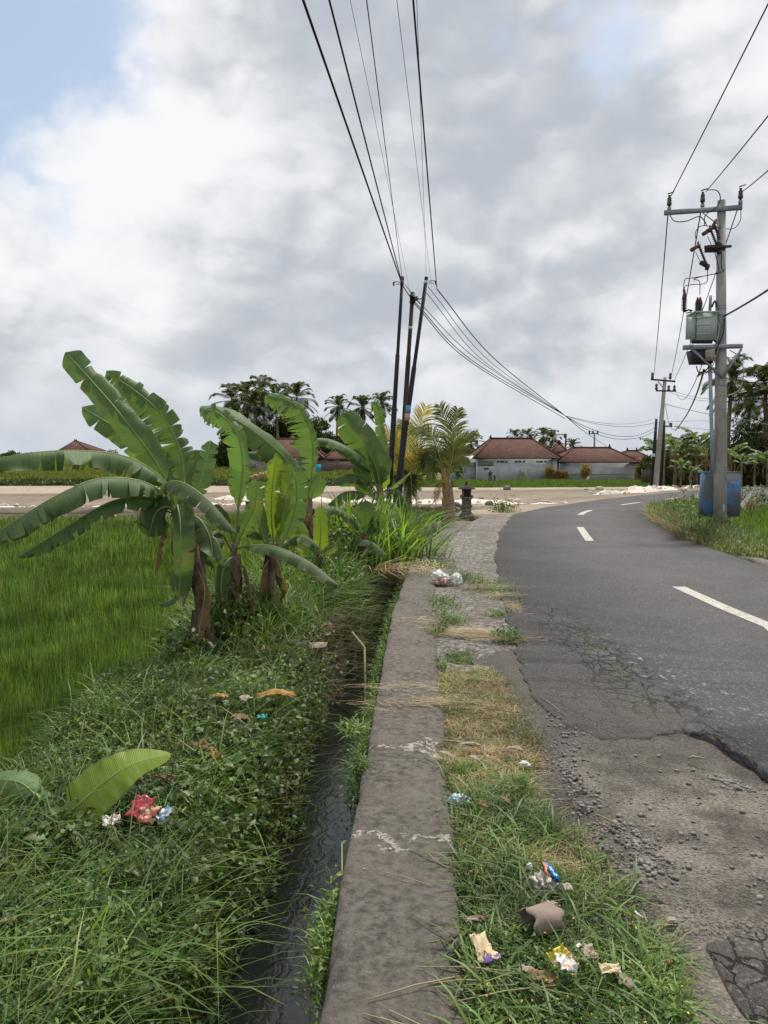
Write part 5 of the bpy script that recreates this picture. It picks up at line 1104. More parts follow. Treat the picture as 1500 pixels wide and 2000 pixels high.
# ------------------------------------------------------------------ black poles
def parab(A, M, E, n=40, y_end=None):
    """curve through three points, quadratic along its length"""
    A, M, E = map(Vector, (A, M, E)); f = (M - A).length / ((M - A).length + (E - M).length); out_ = []
    for i in range(n):
        t_ = i / (n - 1)
        la = (t_ - f) * (t_ - 1) / (f * 1.0); lm = t_ * (t_ - 1) / (f * (f - 1)); le = t_ * (t_ - f) / (1 - f)
        out_.append(A * la + M * lm + E * le)
    return out_
def wire(A, M, E, r, label, mat='cable', name='overhead_cable', group=None, n=48):
    o = B().tube(parab(A, M, E, n), r, 6).build(name, mat, None, smooth=True, loc=A)
    return tag(o, label, 'cable', group)
def ppole(label, base, top, y, r0, r1, mat, steps, bands, cap=None):
    t_ = thing('telecom_pole', W(base[0], base[1], y), label, 'utility pole', 'leaning poles at the bend of the ditch')
    a, b_ = W(*base, y), W(*top, y); t_.location = a
    prof = []; k = len(steps); cur = 0
    pts = []; rs = []
    for i, s_ in enumerate(steps):
        r = r0 + (r1 - r0) * i / max(1, k - 1); nx = steps[i + 1] if i + 1 < k else 1.0
        pts += [a.lerp(b_, s_ + .001), a.lerp(b_, s_ + .012), a.lerp(b_, nx)]; rs += [r * 1.12, r, r * .97]
    B().tube(pts, rs, 16).build('shaft', mat, t_, smooth=True)
    for (f0, f1, m_) in bands:
        i = max(j for j, s_ in enumerate(steps) if s_ <= f0); r = r0 + (r1 - r0) * i / max(1, k - 1)
        B().tube([a.lerp(b_, f0), a.lerp(b_, f1)], r + .006, 16).build('band', m_, t_, smooth=True)
    return t_
YP = 21.5
q1 = ppole('leftmost black steel pole with a red cap and white band', (757, 1012), (786, 540), YP, .078, .046, 'black_pole', [0, .46, .68], [(.965, 1.0, 'rust_red'), (.972, .985, 'band_white')])
q2 = ppole('rusty dark brown pole in the middle, shorter, cables clamped at its top', (777, 1015), (806, 571), YP + .3, .082, .058, 'brown_pole', [0, .35, .72], [(.955, .995, 'carved_stone'), (.84, .852, 'band_white')])
q3 = ppole('rightmost black pole leaning right with blue and pink painted bands', (768, 1015), (833, 541), YP - .1, .085, .052, 'black_pole', [0, .33, .63], [(.442, .475, 'band_blue'), (.412, .442, 'band_pink'), (.972, .985, 'band_white')])
for p_, px, py, s_ in ((q1, 783, 551, -1), (q3, 837, 549, 1)):
    b = B(); c = W(px, py, YP); b.tube([c, c + Vector((.16 * s_, 0, .01)), c + Vector((.20 * s_, -.03, -.06))], .012, 6); b.tube([c + Vector((0, 0, -.05)), c + Vector((.14 * s_, 0, -.06))], .010, 6); b.tube([c + Vector((.20 * s_, 0, -.10)), c + Vector((.20 * s_, 0, .01))], .022, 8)
    b.build('bracket', 'dark_steel', p_)
b = B(); c = W(806, 585, YP + .3)
for q in range(7): b.tube([c + Vector((random.uniform(-.1, .1), -.07, random.uniform(-.1, .08))), c + Vector((random.uniform(-.14, .14), -.12, random.uniform(-.1, .1))), c + Vector((random.uniform(-.12, .25), -.05, random.uniform(-.14, .1)))], .016, 6)
b.tube([c + Vector((0, 0, -.09)), c + Vector((0, 0, .10))], .085, 12); b.build('clamp', 'dark_steel', q2)
GW = 'overhead cables running back over the camera'
def over(px, py, x0, M_y, r, label, mat='cable', yA=YP, zE=6.7):
    A = W(px, py, yA); M = W(x0, 0, M_y); k = (M.x - A.x) / (M.y - A.y); E = Vector((M.x + k * (-13 - M.y), -13, zE))
    return wire(A, M, E, r, label, mat, group=GW)
over(787, 560, 592, 8.6, .017, 'thickest overhead cable, leftmost at the top of the picture')
over(785, 552, 643, 8.6, .0135, 'thick overhead cable second from the left at the top')
over(804, 590, 684, 8.8, .0032, 'very thin overhead wire third from the left, crossing its right neighbour', yA=YP + .3)
over(786, 548, 716, 8.8, .007, 'medium overhead cable fourth from the left at the top')
over(842, 552, 775, 8.8, .0038, 'thin overhead wire left of the doubled cable at right')
over(853, 562, 807, 8.6, .0125, 'thick overhead cable, right of the fan and ending at the rightmost pole', yA=YP - .1)
over(833, 556, 814, 8.8, .0034, 'thin wire beside the thick rightmost overhead cable', yA=YP - .1)
wire(W(787, 558, YP), W(797, 574, YP + .1), W(806, 585, YP + .3), .014, 'short cable joining the left and middle poles', n=8)
wire(W(791, 556, YP), W(799, 566, YP + .1), W(806, 576, YP + .3), .010, 'upper short cable between left and middle poles', n=8)
# fan of cables going right
GF = 'cables fanning from the leaning poles to the right'
cp = (1104, 812, 36); FE = W(1283, 830, 48)
for (px, py), m1, r, lab in (((853, 564), (965, 700), .015, 'uppermost cable of the fan going right from the rightmost pole'), ((836, 560), (955, 704), .009, 'second cable of the fan going right from the leaning poles'),
        ((833, 572), (948, 708), .009, 'third cable of the fan going right from the leaning poles'), ((808, 580), (935, 704), .010, 'fourth cable of the fan starting at the middle pole'),
        ((808, 588), (925, 706), .013, 'fifth cable of the fan starting at the middle pole'), ((808, 592), (918, 706), .013, 'lowest cable of the fan starting at the middle pole')):
    A = W(px, py, YP + .1); C2 = W(cp[0], cp[1] + (6 if 'low' in lab else 0), cp[2]); mid = W(m1[0], m1[1], 27.5)
    o = B().tube(spline([A, mid, C2], 30), r, 6).build('overhead_cable', 'cable', None, smooth=True, loc=A); tag(o, lab, 'cable', GF)
for (mx, my, ex, ey, r, lab) in ((1195, 832, 1283, 824, .012, 'highest cable sagging from the tie point to the far black pole'), (1200, 851, 1283, 832, .014, 'middle cable sagging from the tie point to the far black pole'), (1190, 855, 1283, 840, .014, 'lowest cable sagging from the tie point to the far black pole'), (1200, 828, 1283, 815, .009, 'thin pale wire above the sagging cables')):
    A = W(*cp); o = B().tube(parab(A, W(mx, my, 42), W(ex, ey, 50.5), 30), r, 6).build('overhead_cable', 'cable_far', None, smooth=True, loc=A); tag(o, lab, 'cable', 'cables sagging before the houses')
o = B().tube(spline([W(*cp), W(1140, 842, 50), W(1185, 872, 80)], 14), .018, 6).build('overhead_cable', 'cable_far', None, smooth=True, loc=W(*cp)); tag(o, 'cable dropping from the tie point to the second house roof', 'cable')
# ------------------------------------------------------------------ transformer pole
YT = G(1407, 1034).y
tp = thing('utility_pole', W(1407, 1034, YT), 'tall round concrete pole with crossarm, fuses and transformer platform at the bend', 'utility pole')
WT = lambda px, py, dy=0.: W(px, py, YT + dy)
B().tube([WT(1406, 1040), WT(1407, 920), WT(1408, 700), WT(1409, 392)], [.150, .143, .122, .093], 28).build('shaft', 'concrete_pole', tp, smooth=True)
def ins(parent, c, h=.30, r=.055):
    b = B().lathe([(r * .5, 0), (r * .5, h * .2), (r * .95, h * .22), (r, h * .45), (r * .75, h * .5), (r * .95, h * .55), (r * .95, h * .6), (r * .6, h * .65), (r * .95, h * .7), (r * .8, h * .78), (r * .45, h * .82), (r * .6, h * .95), (r * .3, h)], c, 14)
    return b.build('insulator', 'insulator', parent, smooth=True)
L_, R_ = WT(1297, 416, .35), WT(1450, 405, -.25)
B().bar(L_, R_, .075, .10).build('crossarm', 'galvanised', tp)
for px, py, s_ in ((1307, 411, .32), (1372, 405, .05), (1446, 398, -.25)):
    c = WT(px, py, s_); B().lathe([(.045, -.01), (.045, .07)], c, 12).build('insulator_pin', 'galvanised', tp); ins(tp, c + Vector((0, 0, .05)))
    B().tube([c + Vector((-.05, -.03, .36)), c + Vector((.08, -.06, .40))], .014, 6).build('wire_clamp', 'dark_steel', tp)
B().bar(WT(1369, 413, -.12), WT(1402, 438, -.12), .03, .012).build('brace', 'galvanised', tp)
# fuse cutouts
for px, py, lab in ((1357, 483, 0), (1380, 452, 0), (1388, 446, 1)):
    c = WT(px, py, -.05); b = B()
    b.tube([c, c + Vector((.14, 0, -.07))] if 0 else [c + Vector((-.10, -.05, -.08)), c + Vector((.10, 0, .05))], .045, 8); b.tube([c + Vector((.04, 0, .02)), c + Vector((.12, 0, .20))], [.04, .03], 8) if lab else b.tube([c + Vector((.06, 0, .0)), c + Vector((.08, 0, .14))], [.04, .015], 8)
    f_ = b.build('fuse_head', 'rust_brown', tp)
    b = B(); a0, a1 = c + Vector((.10, 0, .02)), c + Vector((.27, 0, -.38))
    b.tube([a0, a1], .022, 8)
    for q in range(9): p = a0.lerp(a1, (q + .7) / 10); b.lathe([(.022, -.012), (.048, 0), (.022, .012)], p, 10, axis=(a1 - a0))
    b.tube([c + Vector((.02, 0, -.1)), c + Vector((.16, 0, -.38))], .008, 5)
    b.build('fuse_insulator', 'insulator', tp, smooth=True)
    B().box(a1 + Vector((-.05, 0, .0)), (.20, .10, .07), Matrix.Rotation(.5, 3, 'Y')).box(a1 + Vector((.02, -.02, -.07)), (.07, .07, .12), Matrix.Rotation(.3, 3, 'Y')).build('fuse_base', 'dark_steel', tp)
b = B(); b.bar(WT(1376, 484, -.12), WT(1428, 481, -.12), .05, .05); b.bar(WT(1376, 482, .12), WT(1420, 482, .12), .05, .05); b.box(WT(1392, 486), (.3, .2, .12)); b.build('fuse_bracket', 'dark_steel', tp)
# platform
b = B(); 
for dy in (-.17, .17): b.bar(WT(1334, 679, dy), WT(1450, 676, dy), .055, .10)
b.box(WT(1345, 678), (.06, .4, .06)); b.box(WT(1390, 677), (.06, .4, .06)); b.build('platform', 'galvanised', tp)
for s_ in (-.17, .17):
    for px, py in ((1352, 682), (1448, 682)): B().bar(WT(px, py, s_), WT(1411, 738, s_ * .8), .045, .045).build('brace', 'galvanised', tp)
for py in (598, 604, 616, 740, 753, 774, 799, 911, 917, 1008):
    r_ = .155 - (1034 - py) / 642 * .05; c = WT(1408, py); B().lathe([(r_ - .006, -.01), (r_, -.008), (r_, .008), (r_ - .006, .01)], c, 24).build('clamp_band', 'galvanised', tp)
B().tube([WT(1392, 922, -.05), WT(1390, 840, -.05), WT(1386, 700, -.05)], .042, 12).build('conduit', 'conduit_pvc', tp, smooth=True)
c = WT(1400, 992, -.152); b = B(); gq = []
for i in range(9):
    a = math.radians(-150 + i * 8.5)
    for z_ in (-.13, 0, .13): gq.append((tp.location.x + .148 * math.cos(a), YT + .148 * math.sin(a), c.z + z_ * (1 - abs(i - 4) / 9)))
b.add(gq, [(3 * i + j, 3 * i + 3 + j, 3 * i + 4 + j, 3 * i + 1 + j) for i in range(8) for j in (0, 1)]); b.build('paint_patch', 'cyan_paint', tp, smooth=True)
# platform box
B().box(WT(1369, 698, .05), (.42, .34, .30), taper=1.25).build('fuse_box_and_lit_face', 'dark_steel', tp)
B().box(WT(1386, 694, -.18), (.20, .10, .24)).build('fuse_box_and_lit_face', 'leaf_grey', tp)  # paler block: sunlight on the box's right face, put into the colour
def cabl(parent, pts, r, mat='cable', name='jumper'):
    return B().tube(spline(pts, max(10, len(pts) * 7)), r, 6).build(name, mat, parent, smooth=True)
cabl(tp, [WT(1308, 420, .3), WT(1318, 432, .2), (WT(1340, 432)), WT(1365, 423), WT(1376, 432), WT(1380, 440)], .011)
cabl(tp, [WT(1380, 371, -.05), WT(1400, 372, -.15), WT(1407, 388, -.2), WT(1398, 406, -.2), WT(1378, 420, -.1), WT(1376, 440)], .011)
cabl(tp, [WT(1447, 410, -.25), WT(1446, 430, -.1), WT(1435, 445), WT(1418, 447), WT(1390, 442, -.2), WT(1368, 442), WT(1358, 455), WT(1360, 470)], .009)
cabl(tp, [WT(1381, 512), WT(1382, 535), WT(1378, 553), WT(1350, 556), WT(1338, 560), WT(1335, 580)], .009)
cabl(tp, [WT(1396, 492, -.1), WT(1404, 530, -.2), WT(1392, 536, -.15), WT(1350, 543), WT(1338, 546), WT(1334, 570)], .009)
cabl(tp, [WT(1409, 492, -.14), WT(1409, 522, -.15), WT(1412, 530, -.18), WT(1380, 538), WT(1355, 545), WT(1366, 550), WT(1367, 575)], .009)
cabl(tp, [WT(1390, 600), WT(1396, 588), WT(1399, 600, -.1), WT(1398, 640, -.12), WT(1396, 668, -.14)], .020)
cabl(tp, [WT(1398, 600, -.14), WT(1400, 625, -.17), WT(1405, 640, -.2), WT(1400, 668, -.2)], .014, 'conduit_pvc')
cabl(tp, [WT(1415, 622, -.12), WT(1413, 650, -.2), WT(1405, 670, -.2), WT(1392, 700, -.18), WT(1380, 722, -.1), WT(1365, 727), WT(1360, 715)], .014)
cabl(tp, [WT(1405, 670, -.2), WT(1396, 705, -.18), WT(1382, 725, -.1), WT(1372, 727)], .010, 'plastic_pinkish')
cabl(tp, [WT(1425, 684), WT(1440, 694), WT(1452, 720), WT(1450, 745), WT(1440, 765), WT(1420, 773)], .011, 'plastic_pinkish')
# transformer (stands on the platform)
tf = thing('transformer', WT(1368, 672, .0), 'grey green oil transformer with three dark bushings standing on the pole platform', 'transformer')
B().box(WT(1374, 640), (.44, .42, .62)).build('tank', 'transformer_green', tf)
b = B()
for q in range(3): b.box(WT(1349, 641, -.14 + .14 * q), (.20, .075, .50))
b.build('radiator', 'transformer_green', tf)
B().box(WT(1372, 613), (.56, .50, .035)).build('lid', 'transformer_green', tf)
b = B()
for py in (620, 634, 652): b.box(WT(1374, py, -.215), (.34, .015, .018))
b.build('rib', 'transformer_green', tf); B().box(WT(1365, 620.5, -.225), (.06, .01, .025)).build('name_plate', 'white_paint', tf)
b = B(); b.box(WT(1371, 668, -.12), (.46, .06, .07)); b.box(WT(1371, 668, .12), (.46, .06, .07)); b.build('skid', 'dark_steel', tf)
for px, dy, pyb in ((1336, 0, 609), (1362, .1, 611), (1367, -.08, 611)):
    c = WT(px, pyb, dy); b = B(); h_ = .48 if px == 1336 else .34; pr = [(.03, 0)]
    for q in range(8): pr += [(.028, h_ * .06 + q * h_ * .07), (.068, h_ * .08 + q * h_ * .07), (.034, h_ * .11 + q * h_ * .07)]
    bu = b.lathe(pr, c, 12).build('bushing', 'insulator', tf, smooth=True)
    B().lathe([(.05, h_ * .6), (.055, h_ * .66), (.035, h_ * .85), (.015, h_ * 1.05)], c, 10).build('terminal_cover', 'rust_brown', bu, smooth=True)
b = B(); b.tube([WT(1336, 609), WT(1345, 605), WT(1352, 607)], .02, 6); b.tube([WT(1340, 612), WT(1350, 609)], .014, 6); b.build('surge_arrester', 'dark_steel', tf)
B().bar(WT(1386, 612), WT(1388, 577), .05).build('mast', 'galvanised', tf)
# blue distribution cabinet
cb = thing('electric_cabinet', WT(1407, 1006, .35), 'blue steel switch cabinet with brown stains fixed behind the concrete pole', 'cabinet')
B().box(WT(1406, 965, .38), (.83, .34, 1.06)).build('body', 'cabinet_blue', cb)
B().box(WT(1406, 922.5, .38), (.87, .38, .03)).build('rain_hood', 'cabinet_blue', cb)
# high voltage wires
GH = 'high voltage wires of the transformer pole'
def hv(a, mid, y1, lab, r=.011, back=-3.):
    A = Vector(a); Mp = W(*mid); d = Mp - A; return tag(B().tube(parab(A, A + d * .55 + Vector((0, 0, -.02)), Mp + d * .35, 24), r, 6).build('overhead_cable', 'cable', None, smooth=True, loc=A), lab, 'cable', GH)
hv(WT(1311, 382, .32) , (1508, -10, 11.), 0, 'left high voltage wire rising from the crossarm to the top right corner')
hv(WT(1379, 374, .05), (1510, 212, 11.), 0, 'middle high voltage wire rising right from the crossarm')
hv(WT(1450, 374, -.25), (1510, 322, 11.), 0, 'right high voltage wire leaving the crossarm')
Y2 = 50.
def hv2(a, e, ey, r, lab, mat='cable', sag=.3):
    A = Vector(a); E = W(*e, ey); M = A.lerp(E, .5) - Vector((0, 0, sag)); return tag(B().tube(parab(A, M, E, 40), r, 6).build('overhead_cable', mat, None, smooth=True, loc=A), lab, 'cable', GH)
hv2(WT(1305, 412, .35), (1276, 742), Y2, .014, 'left wire falling from the transformer pole to the crossarm pole')
hv2(WT(1369, 412, .05), (1309, 742), Y2, .014, 'middle wire falling from the transformer pole to the crossarm pole')
hv2(WT(1440, 410, -.2), (1316, 744), Y2, .012, 'right wire passing behind the pole shaft towards the crossarm pole')
hv2(WT(1374, 705, .05), (1317, 747), Y2, .010, 'thin wire sagging from the platform to the crossarm pole', sag=1.0)
def twisted(P_, r, lab):
    b = B(); n = len(P_)
    for k in range(3):
        b.tube([P_[i] + Vector((math.cos(i * .9 + k * 2.09), 0, math.sin(i * .9 + k * 2.09))) * r for i in range(n)], r * .8, 5)
    o = b.build('overhead_cable', 'cable', None, smooth=True, loc=P_[0]); return tag(o, lab, 'cable', 'twisted low voltage cables')
twisted(parab(WT(1413, 618, -.12), W(1462, 590, 15.2), W(1530, 545, 12), 110), .013, 'twisted thick cable leaving the pole towards the right edge')
twisted(parab(WT(1375, 722, -.1), W(1352, 790, 28), W(1319, 841, 44), 150), .016, 'twisted cable sagging from the platform towards the far poles')
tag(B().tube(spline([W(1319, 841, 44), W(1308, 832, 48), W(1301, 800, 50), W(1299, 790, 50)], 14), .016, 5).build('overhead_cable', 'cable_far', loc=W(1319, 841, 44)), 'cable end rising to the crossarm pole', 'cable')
# ------------------------------------------------------------------ crossarm pole and its neighbours
up_ = thing('utility_pole', W(1281, 952, 50), 'slightly leaning grey concrete pole with two crossarms beyond the road bend', 'utility pole')
B().tube([W(1280, 956, 50), W(1299, 737, 50)], [.19, .11], 14).build('shaft', 'concrete_pole', up_, smooth=True)
B().bar(W(1271, 741, 50), W(1319, 745, 49.7), .12, .10).build('crossarm', 'dark_steel', up_); B().bar(W(1281, 763, 50), W(1320, 764, 49.8), .10, .09).build('crossarm', 'dark_steel', up_)
for px, py in ((1274, 740), (1309, 741), (1282, 762), (1306, 765), (1317, 765)): B().lathe([(.05, 0), (.11, .12), (.06, .2), (.10, .3), (.04, .42)], W(px, py, 49.9), 10).build('insulator', 'insulator', up_)
B().bar(W(1285, 745, 49.9), W(1294, 756, 49.9), .05).build('brace', 'galvanised', up_)
bp = thing('telecom_pole', W(1272, 952, 51), 'thin black pole just left of the crossarm pole', 'utility pole'); B().tube([W(1273, 956, 51), W(1278, 880, 51), W(1282, 818, 51)], [.13, .12, .08], 10).build('shaft', 'black_pole', bp, smooth=True)
B().box(W(1276, 889, 50.8), (.2, .1, .2)).build('meter_box', 'white_paint', bp)
bp = thing('telecom_pole', W(1291, 952, 54), 'thin dark pole just right of the crossarm pole', 'utility pole'); B().tube([W(1289, 955, 54), W(1294, 880, 54), W(1297, 822, 54)], [.14, .13, .09], 10).build('shaft', 'black_pole', bp, smooth=True); B().bar(W(1290, 833, 54), W(1311, 832, 54), .1).build('crossarm', 'dark_steel', bp)
B().box(W(1310, 830, 54), (.16, .16, .3)).build('insulator', 'insulator', bp)
cp2 = thing('utility_pole', W(1294, 944, 57), 'grey concrete pole with small crossarm farther along the road', 'utility pole'); B().tube([W(1294, 946, 57), W(1297, 820, 57)], [.16, .11], 10).build('shaft', 'concrete_pole', cp2, smooth=True)
for a, m_, e, r, lab in ((W(1308, 766, 49.8), W(1355, 780, 46), W(1400, 783, 42), .012, 'upper far cable going right behind the transformer pole'), (W(1320, 765, 49.8), W(1360, 776, 46), W(1400, 779, 42), .012, 'uppermost far cable going right behind the transformer pole'), (W(1299, 789, 50), W(1360, 804, 44), W(1430, 816, 38), .016, 'long far cable passing behind the transformer pole'), (W(1310, 832, 54), W(1400, 840, 48), W(1500, 846, 44), .012, 'lower far cable going right over the banana grove'),
        (W(1430, 816, 38), W(1465, 822, 36), W(1520, 834, 34), .016, 'far cable crossing before the right palm trees'), (W(1281, 826, 51), W(1360, 822, 52), W(1450, 826, 54), .010, 'thin far wire over the banana grove')):
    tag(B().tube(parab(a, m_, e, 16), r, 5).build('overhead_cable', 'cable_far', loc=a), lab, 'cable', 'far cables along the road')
fp = thing('utility_pole', W(1162, 875, 120), 'distant pole with a crossarm standing behind the second house', 'utility pole'); B().tube([W(1161, 884, 120), W(1161, 845, 120)], [.17, .12], 8).build('shaft', 'concrete_pole', fp); B().bar(W(1150, 847, 120), W(1169, 847, 120), .16).build('crossarm', 'dark_steel', fp)
for px in (1151, 1158, 1167): B().lathe([(.08, 0), (.16, .15), (.1, .4)], W(px, 846, 120), 8).build('insulator', 'insulator', fp)
fp = thing('utility_pole', W(1104, 880, 110), 'bare reddish post standing between the two houses', 'post'); B().tube([W(1104, 884, 110), W(1105, 850, 110)], [.12, .10], 8).build('shaft', 'rust_brown', fp); B().box(W(1104, 851, 110), (.4, .2, .6)).build('lamp_head', 'rust_brown', fp)
# ------------------------------------------------------------------ houses
def hip(b, x0, x1, y0, y1, ze, zr, rx0, rx1, ov=.45, th=.12):
    ym = (y0 + y1) / 2; e = [(x0 - ov, y0 - ov, ze), (x1 + ov, y0 - ov, ze), (x1 + ov, y1 + ov, ze), (x0 - ov, y1 + ov, ze)]; r = [(rx0, ym, zr), (rx1, ym, zr)]
    V = e + r + [(p[0], p[1], p[2] - th) for p in e]
    b.add(V, [(0, 1, 5, 4), (2, 3, 4, 5), (0, 6, 7, 1), (1, 7, 8, 2), (2, 8, 9, 3), (3, 9, 6, 0), (6, 9, 8, 7)], [(1, 2, 5), (3, 0, 4)])
    return e, r
def ridges(parent, e, r, rad=.11):
    b = B(); b.tube([Vector(r[0]) + Vector((-.2, 0, .05)), Vector(r[1]) + Vector((.2, 0, .05))], rad, 8)
    for a, c in ((0, 0), (3, 0), (1, 1), (2, 1)): b.tube([Vector(e[a]) + Vector((0, 0, .04)), Vector(r[c]) + Vector((0, 0, .04))], rad * .85, 8)
    for p in r: b.lathe([(.16, 0), (.20, .12), (.08, .25), (.12, .32), (.0, .5)], Vector(p), 8)
    return b.build('ridge_tiles', 'roof_tile', parent)
def house(label, px0, px1, pyb, pye, pyr, prx0, prx1, d, depth, wallmat='plaster_grey', group=None, ov=.45, name='house'):
    x0, x1 = W(px0, 900, d).x, W(px1, 900, d).x; zb = W(750, pyb, d).z; ze = W(750, pye, d).z; ym = d + depth / 2; zr = W(750, pyr, ym).z; rx0, rx1 = W(prx0, 900, ym).x, W(prx1, 900, ym).x
    h = thing(name, ((x0 + x1) / 2, d + depth / 2, zb), label, 'house', group)
    B().box(((x0 + x1) / 2, d + depth / 2, (zb + ze) / 2 - .05), (x1 - x0, depth, ze - zb + .1)).build('wall', wallmat, h)
    rb = B(); e, r = hip(rb, x0, x1, d, d + depth, ze, zr, rx0, rx1, ov); rf = rb.build('roof', 'roof_tile', h); ridges(rf, e, r)
    return h, x0, x1, zb, ze
hA, x0, x1, zb, ze = house('largest grey walled house with a tall brown hipped tile roof', 934, 1088, 942, 894, 857, 958, 1038, 85, 10)
fb = lambda px, py, d: W(px, py, d)
def wbox(name, mat, parent, px0, py0, px1, py1, d, proud=.03, th=.06):
    a, c = W(px0, py0, d), W(px1, py1, d); return B().box(((a.x + c.x) / 2, d - proud, (a.z + c.z) / 2), (abs(c.x - a.x), th, abs(a.z - c.z))).build(name, mat, parent)
for g0 in (971, 1005.5, 1047.5):
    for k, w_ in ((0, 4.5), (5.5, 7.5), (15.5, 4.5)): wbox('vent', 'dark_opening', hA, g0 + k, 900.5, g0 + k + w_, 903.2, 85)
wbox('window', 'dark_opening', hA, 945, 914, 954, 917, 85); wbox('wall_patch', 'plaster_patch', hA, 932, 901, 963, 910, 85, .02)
B().tube([W(931.5, 943, 84.85), W(931.5, 895, 84.85)], .05, 8).build('drain_pipe', 'white_paint', hA)
wbox('pillar', 'plaster_patch', hA, 1077, 894, 1079, 940, 85, .05)
hA2 = thing('annex', W(915, 942, 86), 'low annex with pale blue walls and white awning left of the largest house', 'house')
B().box((W(917, 930, 87).x, 88.5, W(917, 922, 87).z), (1.9, 3, 2.2)).build('wall', 'plaster_grey', hA2)
wbox('wall_panel', 'blue_wall', hA2, 905, 903, 933, 909, 86.7, .04); wbox('wall_panel', 'blue_wall', hA2, 903, 910, 909, 924, 86.7, .05)
b = B(); a, c = W(905, 902, 86), W(920, 891, 88.5); b.add([tuple(W(904, 902, 85.6)), tuple(W(916, 902.5, 85.6)), tuple(W(926, 890, 88)), tuple(W(908, 891, 88))], [(0, 1, 2, 3)]); o = b.build('awning', 'white_paint', hA2); o.modifiers.new('thick', 'SOLIDIFY').thickness = .05
B().tube([W(902, 942, 85.8), W(902, 902, 85.8)], .05, 8).build('drain_pipe', 'white_paint', hA2)
b = B(); b.box((W(893, 925, 90).x, 90, W(893, 926, 90).z), (3.6, .2, 2.0)); o = b.build('garden_wall', 'blue_wall'); tag(o, 'pale blue wall seen past the young coconut palm', 'wall')
hB, x0, x1, zb, ze = house('lower grey walled house with a brown hipped roof and a pale band along its wall', 1094, 1240, 942, 902, 875, 1119, 1190, 86, 9)
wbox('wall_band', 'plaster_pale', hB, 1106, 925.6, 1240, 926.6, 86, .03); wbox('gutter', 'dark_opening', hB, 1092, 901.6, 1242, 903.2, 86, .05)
B().tube([W(1092.5, 922, 85.7), W(1092.5, 901, 85.7)], .07, 8).build('drain_pipe', 'white_paint', hB)
o = B().box((W(1165, 940, 85.5).x, 85.6, W(1165, 940.5, 85.5).z), (9, .25, .35)).build('wall_footing', 'stone_wall', hB)
b = B(); b.box((W(1086, 915, 86.5).x, 86.5, W(1086, 918, 86.5).z), (.9, .3, 2.4)); tag(b.build('garden_wall', 'plaster_grey'), 'narrow grey wall joining the two grey houses', 'wall')
house('small dark tiled roof house behind the right end of the second house', 1205, 1262, 935, 895, 881, 1225, 1243, 96, 6, 'brick_brown')
house('small shrine roof rising between the two grey house roofs', 1083, 1100, 900, 882, 866, 1090, 1093, 100, 3, 'carved_stone', name='shrine')
# red brick gate
gt = thing('gate', W(1256, 941, 84), 'red brick gateway with an orange panel at the end of the grey wall', 'gate')
b = B()
for px in (1246, 1259): b.box(W(px, 922, 84), (.45, .6, 2.1)).box(W(px, 902, 84), (.62, .75, .16)).box(W(px, 899, 84), (.35, .5, .3)); 
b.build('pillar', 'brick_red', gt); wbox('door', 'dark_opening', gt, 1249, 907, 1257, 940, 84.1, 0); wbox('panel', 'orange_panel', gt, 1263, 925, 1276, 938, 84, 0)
b = B(); b.add([tuple(W(1240, 905, 83.5)), tuple(W(1278, 906, 83.5)), tuple(W(1270, 893, 85.5)), tuple(W(1246, 893, 85.5))], [(0, 1, 2, 3)]); o = b.build('roof', 'roof_tile', gt); o.modifiers.new('thick', 'SOLIDIFY').thickness = .15
b = B(); b.box(W(1350, 932, 66) + Vector((0, 0, .1)), (8.5, .25, 1.1)); tag(b.build('brick_wall', 'brick_brown'), 'low old brick wall under the banana grove', 'wall')
# left houses
house('house with a broad red tiled roof behind the arching banana leaf', 500, 622, 925, 893, 858, 530, 592, 92, 11, 'plaster_pale')
house('small brown shrine building with tiled roof between banana leaves', 641, 676, 922, 896, 881, 650, 667, 90, 4, 'brick_brown', name='shrine')
house('brown tiled roof tip just left of the blue gate', 600, 634, 920, 894, 880, 610, 624, 97, 5, 'plaster_pale')
house('distant house with a pyramid roof left of the main banana', 122, 170, 900, 879, 861, 147, 150, 170, 10, 'brick_brown')
house('low distant tiled roof just behind the main banana crown', 262, 300, 902, 889, 878, 272, 288, 160, 8, 'brick_brown')
house('tower shrine with a pointed roof behind the golden palm', 771, 785, 910, 850, 836, 777, 779, 120, 3, 'brick_brown', name='shrine')
for px0, px1, py0, py1, d, m_, lab in ((366, 432, 893, 906, 118, 'brick_brown', 'dark brick wall left of the second banana plant'), (470, 540, 896, 914, 96, 'plaster_pale', 'pale concrete wall before the red roofed house'), (540, 600, 898, 920, 93, 'plaster_pale', 'weathered plaster wall right of the pale concrete wall'), (624, 700, 902, 925, 88, 'brick_brown', 'brown brick wall beside the blue gate'), (700, 770, 905, 930, 88, 'plaster_grey', 'grey garden wall behind the black poles'), (0, 120, 897, 902, 140, 'brick_brown', 'long low wall on the far left horizon'), (200, 360, 897, 902, 150, 'brick_brown', 'low distant wall behind the main banana plant')):
    a, c = W(px0, py0, d), W(px1, py1, d); tag(B().box(((a.x + c.x) / 2, d, (a.z + c.z) / 2), (c.x - a.x, .25, a.z - c.z)).box(((a.x + c.x) / 2, d, a.z + .04), (c.x - a.x, .4, .08)).build('garden_wall', m_), lab, 'wall')
g_ = thing('gate', W(617, 925, 87), 'bright blue metal gate between brown walls', 'gate'); wbox('panel', 'blue_gate', g_, 611, 914, 616, 926, 87); wbox('panel', 'blue_gate', g_, 617, 907, 627, 926, 87); B().tube([W(616.5, 927, 86.8), W(616.5, 902, 86.8)], .06, 6).build('post', 'blue_wall', g_)
